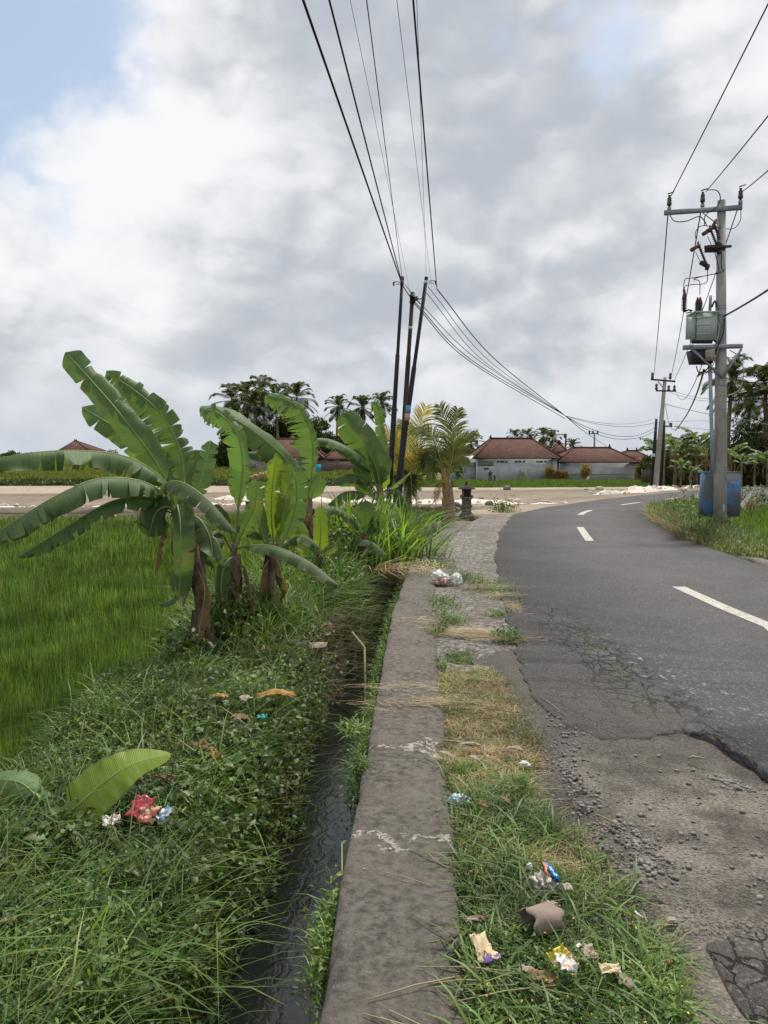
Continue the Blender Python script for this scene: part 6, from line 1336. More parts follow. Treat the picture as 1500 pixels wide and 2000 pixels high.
# white flag and small field shrine
fl = thing('flag', W(1151, 948, 66), 'small white flag on a stick in the field before the second house', 'flag'); B().tube([W(1151.5, 950, 66), W(1151.5, 929, 66)], .025, 6).build('stick', 'twig', fl)
b = B(); a = [W(1144, 938, 66), W(1151, 937, 66), W(1151, 930, 66), W(1147, 933, 66)]; b.add([tuple(p) for p in a] + [tuple(p + Vector((0, .03, 0))) for p in a], [(0, 1, 2, 3), (4, 7, 6, 5), (0, 4, 5, 1), (1, 5, 6, 2), (2, 6, 7, 3), (3, 7, 4, 0)]); b.build('cloth', 'white_paint', fl)
# ------------------------------------------------------------------ stone shrine
def shrine(loc, s, label, name='shrine'):
    sh_ = thing(name, loc, label, 'shrine'); c = Vector(loc); bx = lambda b, z, w, h, tp=1.: b.box(c + Vector((0, 0, (z + h / 2) * s)), (w * s, w * s, h * s), taper=tp)
    b = B()
    for z, w, h in ((-.08, .50, .14), (.06, .42, .05), (.11, .35, .04), (.15, .30, .15), (.30, .34, .04), (.34, .40, .04), (.38, .34, .04), (.42, .25, .16), (.58, .30, .03), (.61, .36, .04), (.65, .42, .04)): bx(b, z, w, h)
    for dx in (-1, 1):
        for dy in (-1, 1): b.box(c + Vector((dx * .13 * s, dy * .13 * s, .50 * s)), (.05 * s, .05 * s, .15 * s)); b.lathe([(.03 * s, 0), (.045 * s, .03 * s), (.0, .09 * s)], c + Vector((dx * .18 * s, dy * .18 * s, .69 * s)), 6)
    b.build('pedestal', 'carved_stone', sh_)
    b = B()
    for dx in (-1, 1):
        for dy in (-1, 1): b.box(c + Vector((dx * .13 * s, dy * .13 * s, .82 * s)), (.045 * s, .045 * s, .26 * s))
    b.box(c + Vector((0, .12 * s, .82 * s)), (.28 * s, .03 * s, .26 * s)); b.box(c + Vector((-.13 * s, 0, .82 * s)), (.02 * s, .26 * s, .26 * s)); b.box(c + Vector((.13 * s, 0, .82 * s)), (.02 * s, .26 * s, .26 * s)); b.box(c + Vector((0, 0, .957 * s)), (.34 * s, .34 * s, .03 * s))
    b.build('niche', 'carved_stone', sh_)
    b = B(); 
    for k, (z, w, h, tp) in enumerate(((.97, .58, .05, .9), (1.01, .50, .06, .55), (1.06, .30, .06, .45))): bx(b, z, w, h, tp)
    rf = b.build('roof', 'thatch_dark', sh_)
    B().lathe([(.05 * s, 0), (.07 * s, .03 * s), (.03 * s, .06 * s), (.05 * s, .09 * s), (.01 * s, .17 * s)], c + Vector((0, 0, 1.11 * s)), 8).build('finial', 'thatch_dark', rf)
    return sh_
sl_ = G(911, 1008); shrine(sl_, 1.02 * sl_.y / 22.5 * .80, 'small carved stone shrine with a dark roof standing at the end of the concrete shoulder')
shrine(W(957, 941, 70), .85, 'small distant stone shrine in the rice before the large grey house')
shrine(W(966, 941, 70), .5, 'tiny painted shrine post right of the distant field shrine')
# ------------------------------------------------------------------ offering stand on the right, streamer on the left
of = thing('offering_stand', W(1462, 998, 26), 'bamboo offering stand with a woven ring, white cloth and pink tassels in the right paddy', 'offering stand')
b = B(); b.tube([W(1466, 1004, 26), W(1466, 975, 26)], .022, 6); b.tube([W(1470, 1002, 26), W(1474, 972, 26)], .018, 6); b.build('post', 'twig', of)
b = B(); c = W(1470, 970, 25.9); b.tube([c + Vector((.13 * math.cos(a / 14 * 6.283), -.02, .13 * math.sin(a / 14 * 6.283))) for a in range(15)], .025, 6); b.tube([c + Vector((-.12, 0, -.05)), c + Vector((.12, 0, .05))], .012, 5); b.box(c + Vector((.03, .03, -.22)), (.16, .05, .22)); b.build('woven_ring', 'wicker', of)
def sheet3(corners, nx, ny, amp, th=.003, seed=0.):
    a, b_, c, d = [Vector(p) for p in corners]; n_ = (b_ - a).cross(d - a).normalized(); V = []
    for j in range(ny):
        for i in range(nx):
            u, v = i / (nx - 1), j / (ny - 1); p = a.lerp(b_, u).lerp(d.lerp(c, u), v)
            V.append(tuple(p + n_ * amp * (float(fbm(u * 3 + seed, v * 3 + seed * 2, 4)) * 2)))
    k = len(V); V += [tuple(Vector(p) - n_ * th) for p in V]
    Q = [(j * nx + i, j * nx + i + 1, (j + 1) * nx + i + 1, (j + 1) * nx + i) for j in range(ny - 1) for i in range(nx - 1)]
    return V, Q + [tuple(k + x for x in q[::-1]) for q in Q]
V, Q = sheet3([W(1445, 985, 25.8), W(1466, 962, 25.8), W(1467, 970, 25.8), W(1450, 992, 25.8)], 8, 6, .03, .01, 1.); B().add(V, Q).build('cloth', 'cloth_white', of)
b = B()
for q in range(5): b.lathe([(.01, .05), (.035, .03), (.035, -.02), (.01, -.05)], W(1455 + (q % 2), 979 + q * 4, 25.8), 8)
b.box(W(1461, 977, 25.85), (.08, .03, .2)); b.build('tassel', 'cloth_pink', of)
st_ = thing('streamer', W(505, 938, 60), 'pink and white plaited streamer hanging over the far paddy by the second banana leaf', 'streamer')
b = B()
for q in range(9): b.box(W(489 + q * 3.7, 932 - q * 1.0 + 1.2 * math.sin(q * 2), 60), (.17, .04, .22), Matrix.Rotation(.7 * (q % 2), 3, 'Y'))
b.build('ribbon', 'cloth_pink', st_); B().tube([W(518, 945, 60), W(520, 918, 60)], .02, 5).build('pole', 'twig', st_)
st_ = thing('streamer', W(218, 1008, 26.5), 'small pink and cream offering at the far edge of the left rice field', 'streamer'); B().box(W(219, 1005, 26.5), (.16, .06, .2)).box(W(223, 1009, 26.5), (.10, .06, .12)).build('ribbon', 'cloth_pink', st_); B().tube([W(221, 1030, 26.5), W(221, 1000, 26.5)], .01, 5).build('pole', 'twig', st_)
st_ = thing('flag', W(126, 1012, 26.5), 'white cloth scrap at the far edge of the left rice field', 'flag'); V, Q = sheet3([W(123, 1012, 26.5), W(129, 1010, 26.5), W(133, 1001, 26.5), W(127, 1002, 26.5)], 4, 4, .03); B().add(V, Q).build('cloth', 'white_paint', st_); B().tube([W(129, 1030, 26.5), W(130, 1000, 26.5)], .01, 5).build('stick', 'twig', st_)

# ------------------------------------------------------------------ broadleaf trees
def crown_mesh(b, c, R_, n, size, squash=.8, clumps=26, shell=.55):
    cen = []
    for _ in range(clumps):
        v = rng.normal(0, 1, 3); v /= np.linalg.norm(v); rr = rng.uniform(.25, .95) ** .6
        cen.append((np.array([v[0] * R_, v[1] * R_, v[2] * R_ * squash]) * rr * .8, R_ * rng.uniform(.16, .34)))
    k = rng.integers(0, clumps, n); C0 = np.array([cen[i][0] for i in k]); r0 = np.array([cen[i][1] for i in k])
    d = rng.normal(0, 1, (n, 3)); d /= np.linalg.norm(d, axis=1)[:, None]; P = C0 + d * (r0 * rng.uniform(shell, 1.1, n))[:, None]
    return leaves(b, P + np.array(c), rng.uniform(.7, 1.3, n) * size, .9, .6, (.5, 1.5))
def tree(loc, h, R_, label, group, mat='tree_leaf', n=5200, size=.28, squash=.8, clumps=26):
    t_ = thing('tree', loc, label, 'tree', group); x, y, z = loc; b = B(); tr = [(x, y, z), (x + .1, y, z + h * .3), (x - .05, y, z + h * .62)]
    b.tube(spline(tr, 8), [R_ * .09 * (1 - .07 * i) for i in range(8)], 8)
    for q in range(6):
        a = q * 1.05 + random.uniform(0, .5); zz = z + h * random.uniform(.35, .6); b.tube([(x, y, zz), (x + R_ * .35 * math.cos(a), y + R_ * .35 * math.sin(a), zz + h * .15), (x + R_ * .65 * math.cos(a), y + R_ * .65 * math.sin(a), zz + h * .24)], [R_ * .045, R_ * .03, R_ * .01], 6)
    b.build('trunk', 'tree_bark', t_); crown_mesh(B(), (x, y, z + h - R_ * squash), R_, n, size, squash, clumps).build('crown', mat, t_)
    return t_
GT = 'trees behind the left houses'
for px, pyt, d, R_, lab in ((468, 812, 112, 3.9, 'dark broad tree at the left of the palm group'), (520, 800, 118, 4.4, 'dark tree under the tallest palms of the left group'), (575, 775, 118, 4.2, 'tall dark tree with a rounded top at the right of the palm group'), (612, 800, 114, 4.0, 'dark green tree between palm group and three palms'), (655, 822, 112, 3.6, 'olive grey tree below the three palms'), (700, 838, 112, 3.2, 'low dark tree below the rightmost palms of the three'), (742, 850, 112, 2.8, 'low dark tree next to the black poles'), (590, 835, 108, 3.2, 'bushy tree directly above the red roof'), (440, 850, 115, 2.6, 'small dark tree at the left foot of the palm group'), (895, 850, 108, 3.0, 'tree behind the olive coconut palm'), (830, 862, 108, 2.6, 'low tree behind the gap between the young palms')):
    top = W(px, pyt + 14, d).z; tree((W(px, 900, d).x, d, .6), top - .6, R_, lab, GT, n=6000, size=.38, mat='tree_leaf' if px % 4 else 'tree_leaf')
tree((W(424, 900, 125).x, 125, 1.), W(0, 868, 125).z - 1., 1.9, 'thin half bare tree on the left horizon', GT, n=420, size=.3)
GR = 'trees on the right behind the banana grove'
for px, pyt, d, R_, lab in ((1488, 812, 62, 3.4, 'large leafy tree at the right edge behind the blue cabinet'), (1452, 862, 58, 2.0, 'smaller leafy tree just right of the concrete pole'), (1540, 800, 66, 3.6, 'leafy tree cut by the right edge of the picture'), (1345, 868, 70, 2.4, 'dark tree behind the banana grove left of the concrete pole'), (1300, 880, 74, 2.2, 'dark tree behind the thin poles'), (1395, 872, 70, 2.2, 'dark tree hidden behind the concrete pole'), (1270, 890, 80, 1.7, 'low tree behind the orange gate')):
    top = W(px, pyt, d).z; tree((W(px, 900, d).x, d, -.3), top + .3, R_, lab, GR, n=6500, size=.24)
for px, d, R_, lab in ((970, 130, 2.4, 'low far tree at the left of the large roof'), (1200, 125, 2.2, 'reddish far tree behind the second roof'), (25, 260, 3., 'far tree on the left horizon edge'), (215, 200, 2.6, 'far tree left of the big banana leaf'), (340, 190, 2.4, 'far tree right of the big banana leaf')):
    tree((W(px, 900, d).x, d, .3 + (1.2 if px < 500 else 0)), R_ * 1.6, R_, lab, 'far trees on the horizon', n=1800, size=.45)
# far hedge line
b = B(); n = 9000; x = rng.uniform(-110, -36, n); y = 150 + rng.normal(0, 2, n); P = np.stack([x, y, 1.5 + rng.uniform(0, 1.5, n) * (1 + vn(x * .15, y * 0))], -1); leaves(b, P, .6, .8, .6, (.5, 1.3))
n = 4500; x = rng.uniform(-36, 60, n); y = 126 + rng.normal(0, 2, n); P = np.stack([x, y, .5 + rng.uniform(0, 2.2, n) * (1 + vn(x * .15, y * 0))], -1); leaves(b, P, .6, .8, .6, (.5, 1.3))
struct(tag(b.build('hedge', 'tree_leaf'), 'far line of bushes along the horizon', 'bushes'), 'stuff')
# crotons by the house wall
for px, w_, h_, lab in ((1073, .9, 1.7, 'yellow croton shrub at the right end of the first house wall'), (1090, .8, 1.2, 'low red brown croton between the two houses'), (1103, .8, 1.1, 'low croton just right of the red brown one'), (1143, 1.1, 1.9, 'round yellow croton shrub before the second house')):
    t_ = thing('shrub', W(px, 941, 84), lab, 'shrub', 'crotons along the grey walls'); c = W(px, 940, 84); P = rng.normal(0, 1, (900, 3)); P /= np.linalg.norm(P, axis=1)[:, None]; P *= rng.uniform(.5, 1, (900, 1)) * np.array([w_ * .6, w_ * .5, h_ * .45]); leaves(B(), P + np.array(c) + np.array([0, 0, h_ * .55]), .2, .9, .45, (.5, 1.6)).build('crown', 'croton_leaf', t_)
    b = B(); [b.tube([c, c + Vector((random.uniform(-.3, .3), 0, h_ * .6))], .03, 5) for q in range(4)]; b.build('stem', 'twig', t_)
t_ = thing('shrub', W(1020, 941, 83), 'thin green shrub in the field before the first house', 'shrub'); P = rng.normal(0, 1, (160, 3)) * np.array([.35, .3, .5]) + np.array(W(1020, 930, 83)); leaves(B(), P, .25, .9, .3).build('crown', 'weed_leaf', t_); B().tube([W(1020, 942, 83), W(1020, 925, 83)], .03, 5).build('stem', 'twig', t_)

# ------------------------------------------------------------------ far palms (one model, copied)
def far_palm(name, loc, h, R_, label, group, nf=22, mat='palm_leaf', pairs=26, lw=.085):
    t_ = thing(name, loc, label, 'palm tree', group); x, y, z = loc; lean = random.uniform(-.06, .06) * h
    B().tube(spline([(x, y, z), (x + lean * .4, y, z + h * .5), (x + lean, y, z + h)], 12), [.24 - .009 * i for i in range(12)], 8).build('trunk', 'palm_trunk', t_)
    top = Vector((x + lean, y, z + h)); b = B(); rb = B()
    for k in range(nf):
        a = k * 2.4 + random.uniform(-.3, .3); el = R(85 - 155 * (k / nf) + random.uniform(-14, 14)); d = Vector((math.cos(a), math.sin(a), 0)); L = R_ * random.uniform(.85, 1.1)
        p0 = top; p1_ = top + d * L * .45 * math.cos(el) + Vector((0, 0, L * .5 * math.sin(el))); p2_ = top + d * L * .85 * math.cos(el * .85) + Vector((0, 0, L * (.8 * math.sin(el) - .08))); p3_ = p2_ + d * L * .20 + Vector((0, 0, -L * (.10 if k < nf * .4 else .22)))
        C_ = spline([p0, p1_, p2_, p3_], pairs); rb.tube(C_[::4], .018, 4)
        for i in range(3, pairs):
            T = (C_[min(i + 1, pairs - 1)] - C_[i - 1]).normalized(); S = T.cross(Vector((0, 0, 1))); S = S.normalized() if S.length > .1 else Vector((1, 0, 0)); t2 = i / pairs; LL = R_ * .30 * max(.25, math.sin(math.pi * (t2 * .85 + .1)))
            for sd_ in (1, -1):
                d0 = (S * sd_ + T * .6 + Vector((0, 0, .15))).normalized(); m1 = C_[i] + d0 * LL * .5; e = m1 + (d0 + Vector((0, 0, -random.uniform(.3, 1.2)))).normalized() * LL * .5; wv = T * lw; g = random.uniform(.4, 1.2)
                b.add([tuple(C_[i] - wv * .5), tuple(C_[i] + wv * .5), tuple(m1 + wv * .7), tuple(m1 - wv * .7), tuple(e)], [(0, 1, 2, 3)], [(3, 2, 4)], C=(g * random.uniform(.9, 1.3), g, g * .8))
    cr = b.build('crown', mat, t_); rb.build('frond_ribs', 'palm_leaf', cr); return t_
def palm_row(spec, group, R_, base, **kw):
    for i, (px, pyc, d, lab) in enumerate(spec):
        z = W(px, pyc - (8 if base > 0 and d < 130 else 0), d).z
        if i < 2: p = far_palm('coconut_palm', (W(px, 900, d).x, d, base), z - base, R_, lab, group, **kw); far_palm.h = getattr(far_palm, 'h', {}); far_palm.h[(group, i)] = (p, z - base)
        else:
            src, h0 = far_palm.h[(group, i % 2)]; c = copy_tree(src); s_ = random.uniform(.92, 1.1); place(c, (W(px, 900, d).x, d, z - h0 * s_), random.uniform(0, 6.28), s_, lab)
palm_row([(462, 790, 112, 'leftmost coconut palm of the tall group on the left'), (488, 782, 118, 'second coconut palm of the tall group, right of the leftmost'), (520, 772, 116, 'tallest palm of the left group beside the arching banana leaf'), (503, 800, 108, 'lower palm in front of the left palm group'), (545, 792, 112, 'palm partly behind the arching banana leaf'), (586, 785, 122, 'palm top poking above the dark rounded tree')], 'tall palms behind the left houses', 3.2, .6, nf=28)
palm_row([(656, 802, 125, 'left palm of the three right of the dark trees'), (703, 803, 125, 'middle palm of the three right of the dark trees'), (742, 795, 122, 'right palm of the three, next to the black poles')], 'three palms right of the dark trees', 2.6, .6, nf=24)
palm_row([(1003, 853, 190, 'leftmost small palm above the large grey house roof'), (1034, 852, 190, 'second small palm above the large roof'), (1060, 852, 180, 'third small palm above the large roof'), (1078, 858, 175, 'rightmost small palm above the large roof'), (1120, 872, 170, 'yellowish palm tuft between the house roofs'), (925, 865, 150, 'palm tuft left of the large roof ridge')], 'small palms behind the grey houses', 2.6, .6, nf=24)
palm_row([(1418, 742, 62, 'tall palm crown right behind the concrete pole'), (1498, 752, 60, 'big coconut palm at the right edge with hanging fronds'), (1458, 782, 70, 'lower coconut palm between the two tall ones'), (1532, 790, 58, 'coconut palm cut by the right edge'), (1375, 905, 72, 'small palm deep in the banana grove')], 'coconut palms behind the banana grove', 2.5, -.3, nf=26, pairs=34, lw=.05)
# ------------------------------------------------------------------ banana grove on the right
def grove_banana(loc, h, label, group, nl=9):
    t_ = thing('banana_plant', loc, label, 'banana plant', group); x, y, z = loc; pseudostem(t_, [(x, y, z), (x + .05, y, z + h * .5), (x, y, z + h)], .14, .08, 6, 3); top = Vector((x, y, z + h * .95))
    for k in range(nl):
        a = k * 2.4 + random.uniform(-.4, .4); el = random.uniform(.3, 1.3); d = Vector((math.cos(a), math.sin(a), 0)); L = random.uniform(1.6, 2.2)
        p1_ = top + (d * math.cos(el) + Vector((0, 0, math.sin(el)))) * L * .45; p2_ = p1_ + (d * math.cos(el * .4) + Vector((0, 0, math.sin(el * .4)))) * L * .32; p3_ = p2_ + (d * .8 + Vector((0, 0, -.55 if el < 1 else .2))) * L * .28
        banana_leaf(t_, [top, p1_, p2_, p3_], .34, .5, .6, 16, 'banana_leaf', pet=.14, res=.07, shred=1.8, tint=random.uniform(.5, 1.0), rib=.02)
    for k in range(4):
        a = k * 1.7; d = Vector((math.cos(a), math.sin(a), 0)); banana_leaf(t_, [top, top + d * .3 + Vector((0, 0, -.3)), top + d * .35 + Vector((0, 0, -.6)), top + d * .3 + Vector((0, 0, -.9 - .2 * k))], .12, .9, 1.1, 8, 'banana_leaf_dry', res=.09, rib=.015)
    return t_
GG = 'banana grove beyond the road bend'
protos = []
spec = [(1288, 888, 60, 1.0, 'leftmost banana plant of the far grove, just right of the gate'), (1318, 880, 57, 1.1, 'banana plant just right of the thin far poles'), (1340, 872, 60, 1.15, 'tall banana plant in the middle of the far grove'), (1362, 878, 58, 1.1, 'banana plant with spreading leaves left of the conduit'), (1380, 890, 55, 1., 'banana plant directly left of the blue cabinet top'), (1300, 895, 62, 1.1, 'banana plant behind the crossarm pole'),
        (1425, 890, 55, 1., 'banana plant right of the concrete pole'), (1448, 900, 53, .95, 'banana plant above the blue cabinet at right'), (1475, 905, 55, 1., 'second banana plant from the right edge'), (1500, 900, 52, 1., 'banana plant at the right picture edge'), (1330, 905, 54, .85, 'short banana plant at the front of the grove'), (1395, 882, 62, 1.1, 'banana plant hidden behind the concrete pole'), (1350, 912, 53, .8, 'lowest banana plant in front of the brick wall'), (1284, 885, 66, 1.1, 'banana plant behind the thin black pole')]
for i, (px, pyc, d, s_, lab) in enumerate(spec):
    zc_ = W(px, pyc, d).z; 
    if i < 3: p = grove_banana((W(px, 900, d).x, d, -.35), max(1., zc_ + .35), lab, GG); protos.append((p, max(1., zc_ + .35)))
    else:
        src, h0 = protos[i % 3]; c = copy_tree(src); place(c, (W(px, 900, d).x, d, -.4), random.uniform(0, 6.28), s_ * (zc_ + .4) / h0 if .6 < (zc_ + .4) / h0 < 1.5 else s_, lab)
n = 9000; px_ = rng.uniform(1290, 1530, n); y = rng.uniform(58, 66, n); x = (px_ - 750) / 1500 * y; P = np.stack([x, y, -.3 + rng.uniform(0, 2.4, n) * (1 + vn(x * .5, y * .5))], -1)
struct(tag(leaves(B(), P, rng.uniform(.15, .35, n), .9, .5, (.35, 1.1)).build('undergrowth', 'tree_leaf'), 'dense dark undergrowth inside the banana grove', 'undergrowth'), 'stuff')
# ------------------------------------------------------------------ litter and loose things
def crumple(name, mat, c, dims, rot, amp, label, cat='litter', seed=0., nx=16, ny=12, fold=0., group=None, parts=()):
    """creased sheet: a grid with sharp folds, bent over"""
    c = Vector(c); q = Matrix.Rotation(rot[2], 3, 'Z') @ Matrix.Rotation(rot[0], 3, 'X') @ Matrix.Rotation(rot[1], 3, 'Y'); V = []
    for j in range(ny):
        for i in range(nx):
            u, v = i / (nx - 1) - .5, j / (ny - 1) - .5; e = 1 + .10 * float(fbm(u * 5 + seed, v * 5, 2))
            u2 = u; z = amp * (abs(float(fbm(u * 4 + seed * 3, v * 4 + seed, 3))) * 2.4 - .3) + fold * (1 - (2 * u) ** 2) * dims[0]
            V.append(tuple(c + q @ Vector(((u + .07 * float(fbm(v * 3 + seed, seed, 3))) * dims[0] * e, (v + .10 * float(fbm(u * 4 + seed, seed + 3, 3))) * dims[1] * e, z))))
    k = len(V); nrm = q @ Vector((0, 0, 1)); V += [tuple(Vector(p) - nrm * .0012) for p in V]
    Q = [(j * nx + i, j * nx + i + 1, (j + 1) * nx + i + 1, (j + 1) * nx + i) for j in range(ny - 1) for i in range(nx - 1)]
    rim = [j * nx for j in range(ny)][::-1] + list(range(1, nx)) + [(j + 1) * nx - 1 for j in range(1, ny)] + [(ny - 1) * nx + i for i in range(nx - 2, 0, -1)]
    Q = Q + [tuple(k + x for x in f[::-1]) for f in Q] + [(rim[i - 1] + k, rim[i] + k, rim[i], rim[i - 1]) for i in range(len(rim))]
    o = B().add(V, Q).build(name, mat, None, loc=c); return tag(o, label, cat, group)
def bag(name, mat, c, dims, label, seed=0., cat='plastic bag', smooth=False):
    V, T = None, None
    import bmesh
    bm = bmesh.new(); bmesh.ops.create_icosphere(bm, subdivisions=4, radius=1); V = []
    for v in bm.verts:
        n_ = float(mnoise.fractal(v.co * 1.6 + Vector((seed, 0, 0)), 1.0, 2.0, 4)); r_ = 1.1 + .4 * n_ - .75 * abs(float(mnoise.noise(v.co * 2.6 + Vector((0, seed, 0))))) - .35 * abs(float(mnoise.noise(v.co * 6 + Vector((0, seed, 3))))); p = v.co * r_
        V.append((p.x * dims[0] + c[0], p.y * dims[1] + c[1], max(p.z, -.75) * dims[2] + c[2]))
    T = [[v.index for v in f.verts] for f in bm.faces]; bm.free()
    return tag(B().add(V, T=T).build(name, mat, None, smooth=smooth, loc=c), label, cat)
g = G(868, 1136, .03); wb = bag('plastic_bag', 'plastic_white', (g.x - .06, g.y, .07), (.125, .10, .09), 'crumpled white plastic bag on the shoulder beside the white flowers', 1.)
o = bag('bag_lobe', 'plastic_white', (g.x + .13, g.y - .02, .055), (.10, .09, .085), 'x', 3.); del o['label'], o['category']; o.parent = wb; o.location = o.location - wb.location
o = bag('bag_content', 'plastic_pinkish', (g.x - .03, g.y - .10, .04), (.09, .06, .05), 'x', 5.); del o['label'], o['category']; o.parent = wb; o.location = o.location - wb.location
bag('plastic_bag', 'plastic_grey', tuple(G(1062, 1728, .0)), (.05, .055, .04), 'greyish translucent crumpled bag in the verge grass under the blue wrapper', 7.)
bag('plastic_scrap', 'plastic_grey', tuple(G(1075, 1772, .0)), (.035, .022, .02), 'small grey plastic scrap behind the cardboard piece', 9.)
bag('plastic_cup', 'plastic_blue_pale', tuple(G(896, 1562, .0)), (.052, .035, .028), 'crushed pale blue plastic cup at the right edge of the kerb', 11., 'plastic cup')
bag('plastic_scrap', 'plastic_white', tuple(G(1024, 1493, .0)), (.03, .02, .015), 'small crumpled white scrap in the dry grass', 13.)
bag('plastic_scrap', 'plastic_white', tuple(G(1034, 1693, .01)), (.012, .012, .014), 'tiny clear plastic scrap left of the blue wrapper', 14.)
# blue wrapper, rolled
w_ = thing('candy_wrapper', G(1077, 1705, .02), 'shiny blue foil wrapper with an orange tip lying in the verge', 'wrapper')
a, c = G(1060, 1686, .055), G(1094, 1722, .03); P_ = [a.lerp(c, q / 8) + Vector((0, 0, .004 * math.sin(q * 2.2))) for q in range(9)]; B().tube(P_, [.004, .012, .011, .013, .011, .014, .012, .013, .003], 9, jit=.3).build('foil', 'foil_blue', w_)
P_ = [G(1060, 1684, .07), G(1066, 1694, .06), G(1066, 1702, .055), G(1074, 1712, .05)]; B().tube(P_, [.003, .007, .005, .003], 6, jit=.3).build('tip', 'foil_orange', w_)
# cardboard half tube
cbx = thing('cardboard_tube', G(1055, 1795, 0), 'open piece of brown grey cardboard tube lying in the verge grass', 'cardboard')
b = B(); c0, c1 = G(1030, 1803, .035), G(1085, 1790, .03); ax = (c1 - c0).normalized(); sdv = ax.cross(Vector((0, 0, 1))).normalized(); upv = sdv.cross(ax); V = []; n_ = 22
for k in range(7):
    for i in range(n_):
        th = R(-40 + 262 * i / (n_ - 1)); rr = .040 * (1 + .05 * math.sin(i * .7 + k)); p = c0.lerp(c1, k / 6) - Vector((0, 0, .0)); V.append(tuple(p + sdv * rr * math.cos(th) * 1.15 + upv * rr * math.sin(th) + ax * (.010 * math.sin(i * 1.1) if k in (0, 6) else 0)))
Q = [(k * n_ + i, k * n_ + i + 1, (k + 1) * n_ + i + 1, (k + 1) * n_ + i) for k in range(6) for i in range(n_ - 1)]; o = b.add(V, Q).build('shell', 'cardboard', cbx, smooth=True); o.modifiers.new('thick', 'SOLIDIFY').thickness = .003
# torn carton
tc = thing('torn_carton', G(945, 1860, 0), 'torn beige carton with a purple lower edge leaning on the kerb side', 'cardboard')
def crumple_part(parent, *a, **k):
    o = crumple(*a, 'x', **k); del o['label'], o['category']; o.parent = parent; o.location = o.location - wloc(parent); return o
crumple_part(tc, 'card', 'card_beige', G(942, 1852, .035), (.050, .085, 0), (R(30), R(-8), .28), .013, seed=31., nx=8, ny=9)
crumple_part(tc, 'card', 'card_beige', G(962, 1862, .035), (.032, .045, 0), (R(20), R(14), .75), .010, seed=33., nx=6, ny=6)
crumple_part(tc, 'edge_print', 'card_purple', G(960, 1872, .032), (.058, .018, 0), (R(25), R(5), .45), .006, seed=35., nx=7, ny=4)
crumple('snack_packet', 'packet_yellow', G(1092, 1868, .07), (.060, .045, 0), (R(35), R(-20), .6), .016, 'yellow and white snack packet half buried in the verge weeds', 'packet', 2.)
crumple('snack_packet', 'packet_white', G(1106, 1880, .065), (.055, .05, 0), (R(30), R(15), .2), .014, 'white packet with red and blue print beside the yellow one', 'packet', 5.)
crumple('paper_scrap', 'leaf_grey', G(1150, 1858, .05), (.05, .045, 0), (R(25), R(20), .3), .010, 'grey beige card scrap right of the yellow packet', 'paper', 6.)
crumple('paper_scrap', 'card_beige', G(1192, 1892, .05), (.06, .03, 0), (R(20), R(5), .1), .008, 'pale beige paper scrap in the weeds left of the cigarette butt', 'paper', 8.)
crumple('paper_scrap', 'white_paint', G(1130, 1846, .045), (.018, .012, 0), (R(20), R(5), .4), .003, 'tiny white paper bit above the yellow packet', 'paper', 8.)
# cigarette butt and white stick
cg = thing('cigarette_butt', G(1300, 1881, .0), 'cigarette butt with an orange filter on the asphalt edge', 'cigarette butt')
a, m_, c = G(1291, 1885, .006), G(1297, 1883, .007), G(1312, 1878, .007); B().tube([a, m_], .0042, 10, jit=.05).build('paper', 'paper_white', cg, smooth=True); B().tube([m_, c], .0044, 12).build('filter', 'butt_filter', cg, smooth=True)
tag(B().tube([G(1240, 1780, .05), G(1246, 1786, .045), G(1255, 1792, .035)], .0036, 8).build('paper_stick', 'paper_white', loc=G(1247, 1787, .04)), 'short white paper stick lying on dry grass', 'paper')
# red packet on the near bank
rp = crumple('chip_packet', 'packet_red', G(280, 1590, .02) + Vector((-.01, .0, .03)), (.12, .10, 0), (R(38), R(-12), R(-25)), .022, 'crumpled red and cream chip packet lying on the near bank below the bright leaf', 'packet', 3.3)
o = crumple('front_print', 'packet_food', G(292, 1605, .02) + Vector((.0, -.01, .035)), (.095, .075, 0), (R(40), R(-12), R(-25)), .018, 'x', 'x', 3.9); del o['label'], o['category']; o.parent = rp; o.location -= rp.location
o = crumple('torn_edge', 'packet_silver_blue', G(322, 1600, .02) + Vector((.0, .005, .02)), (.045, .07, 0), (R(30), R(10), R(-35)), .016, 'x', 'x', 4.9); del o['label'], o['category']; o.parent = rp; o.location -= rp.location
crumple('plastic_scrap', 'packet_white', G(218, 1608, .0) + Vector((0, 0, .01)), (.07, .05, 0), (R(25), 0, .3), .02, 'dirty white scrap left of the red packet', 'litter', 7.7)
crumple('plastic_scrap', 'teal_plastic', G(512, 1438, -.1) + Vector((0, 0, .12)), (.06, .03, 0), (R(25), 0, .3), .01, 'small teal plastic scrap on the bank', 'litter', 7.1)
def crumple_bank(px, py, dims, mat, lab, name='dry_leaf', cat='leaf', rz=0., fold=.15, up=.05, seed=0., group=None, tilt=15, amp=.012):
    g = G(px, py, -.08); g.z = float(hgt(g.x, g.y)) + up; return crumple(name, mat, g, dims, (R(tilt), R(random.uniform(-15, 15)), rz), amp, lab, cat, seed, fold=fold, group=group)
crumple_bank(540, 1390, (.24, .06), 'leaf_orange', 'long orange yellow dead leaf near the ditch side of the bank', rz=.15, up=.14, seed=2.)
crumple_bank(470, 1420, (.12, .06), 'leaf_brown', 'curled brown leaf left of the teal scrap', rz=.5, up=.10, seed=3.)
crumple_bank(482, 1388, (.09, .06), 'leaf_grey', 'pale folded dead leaf left of the orange one', rz=.9, up=.12, seed=4.)
crumple_bank(430, 1385, (.10, .05), 'leaf_orange', 'small orange brown leaf among weeds left of the pale folded one', rz=.2, up=.12, seed=5.)
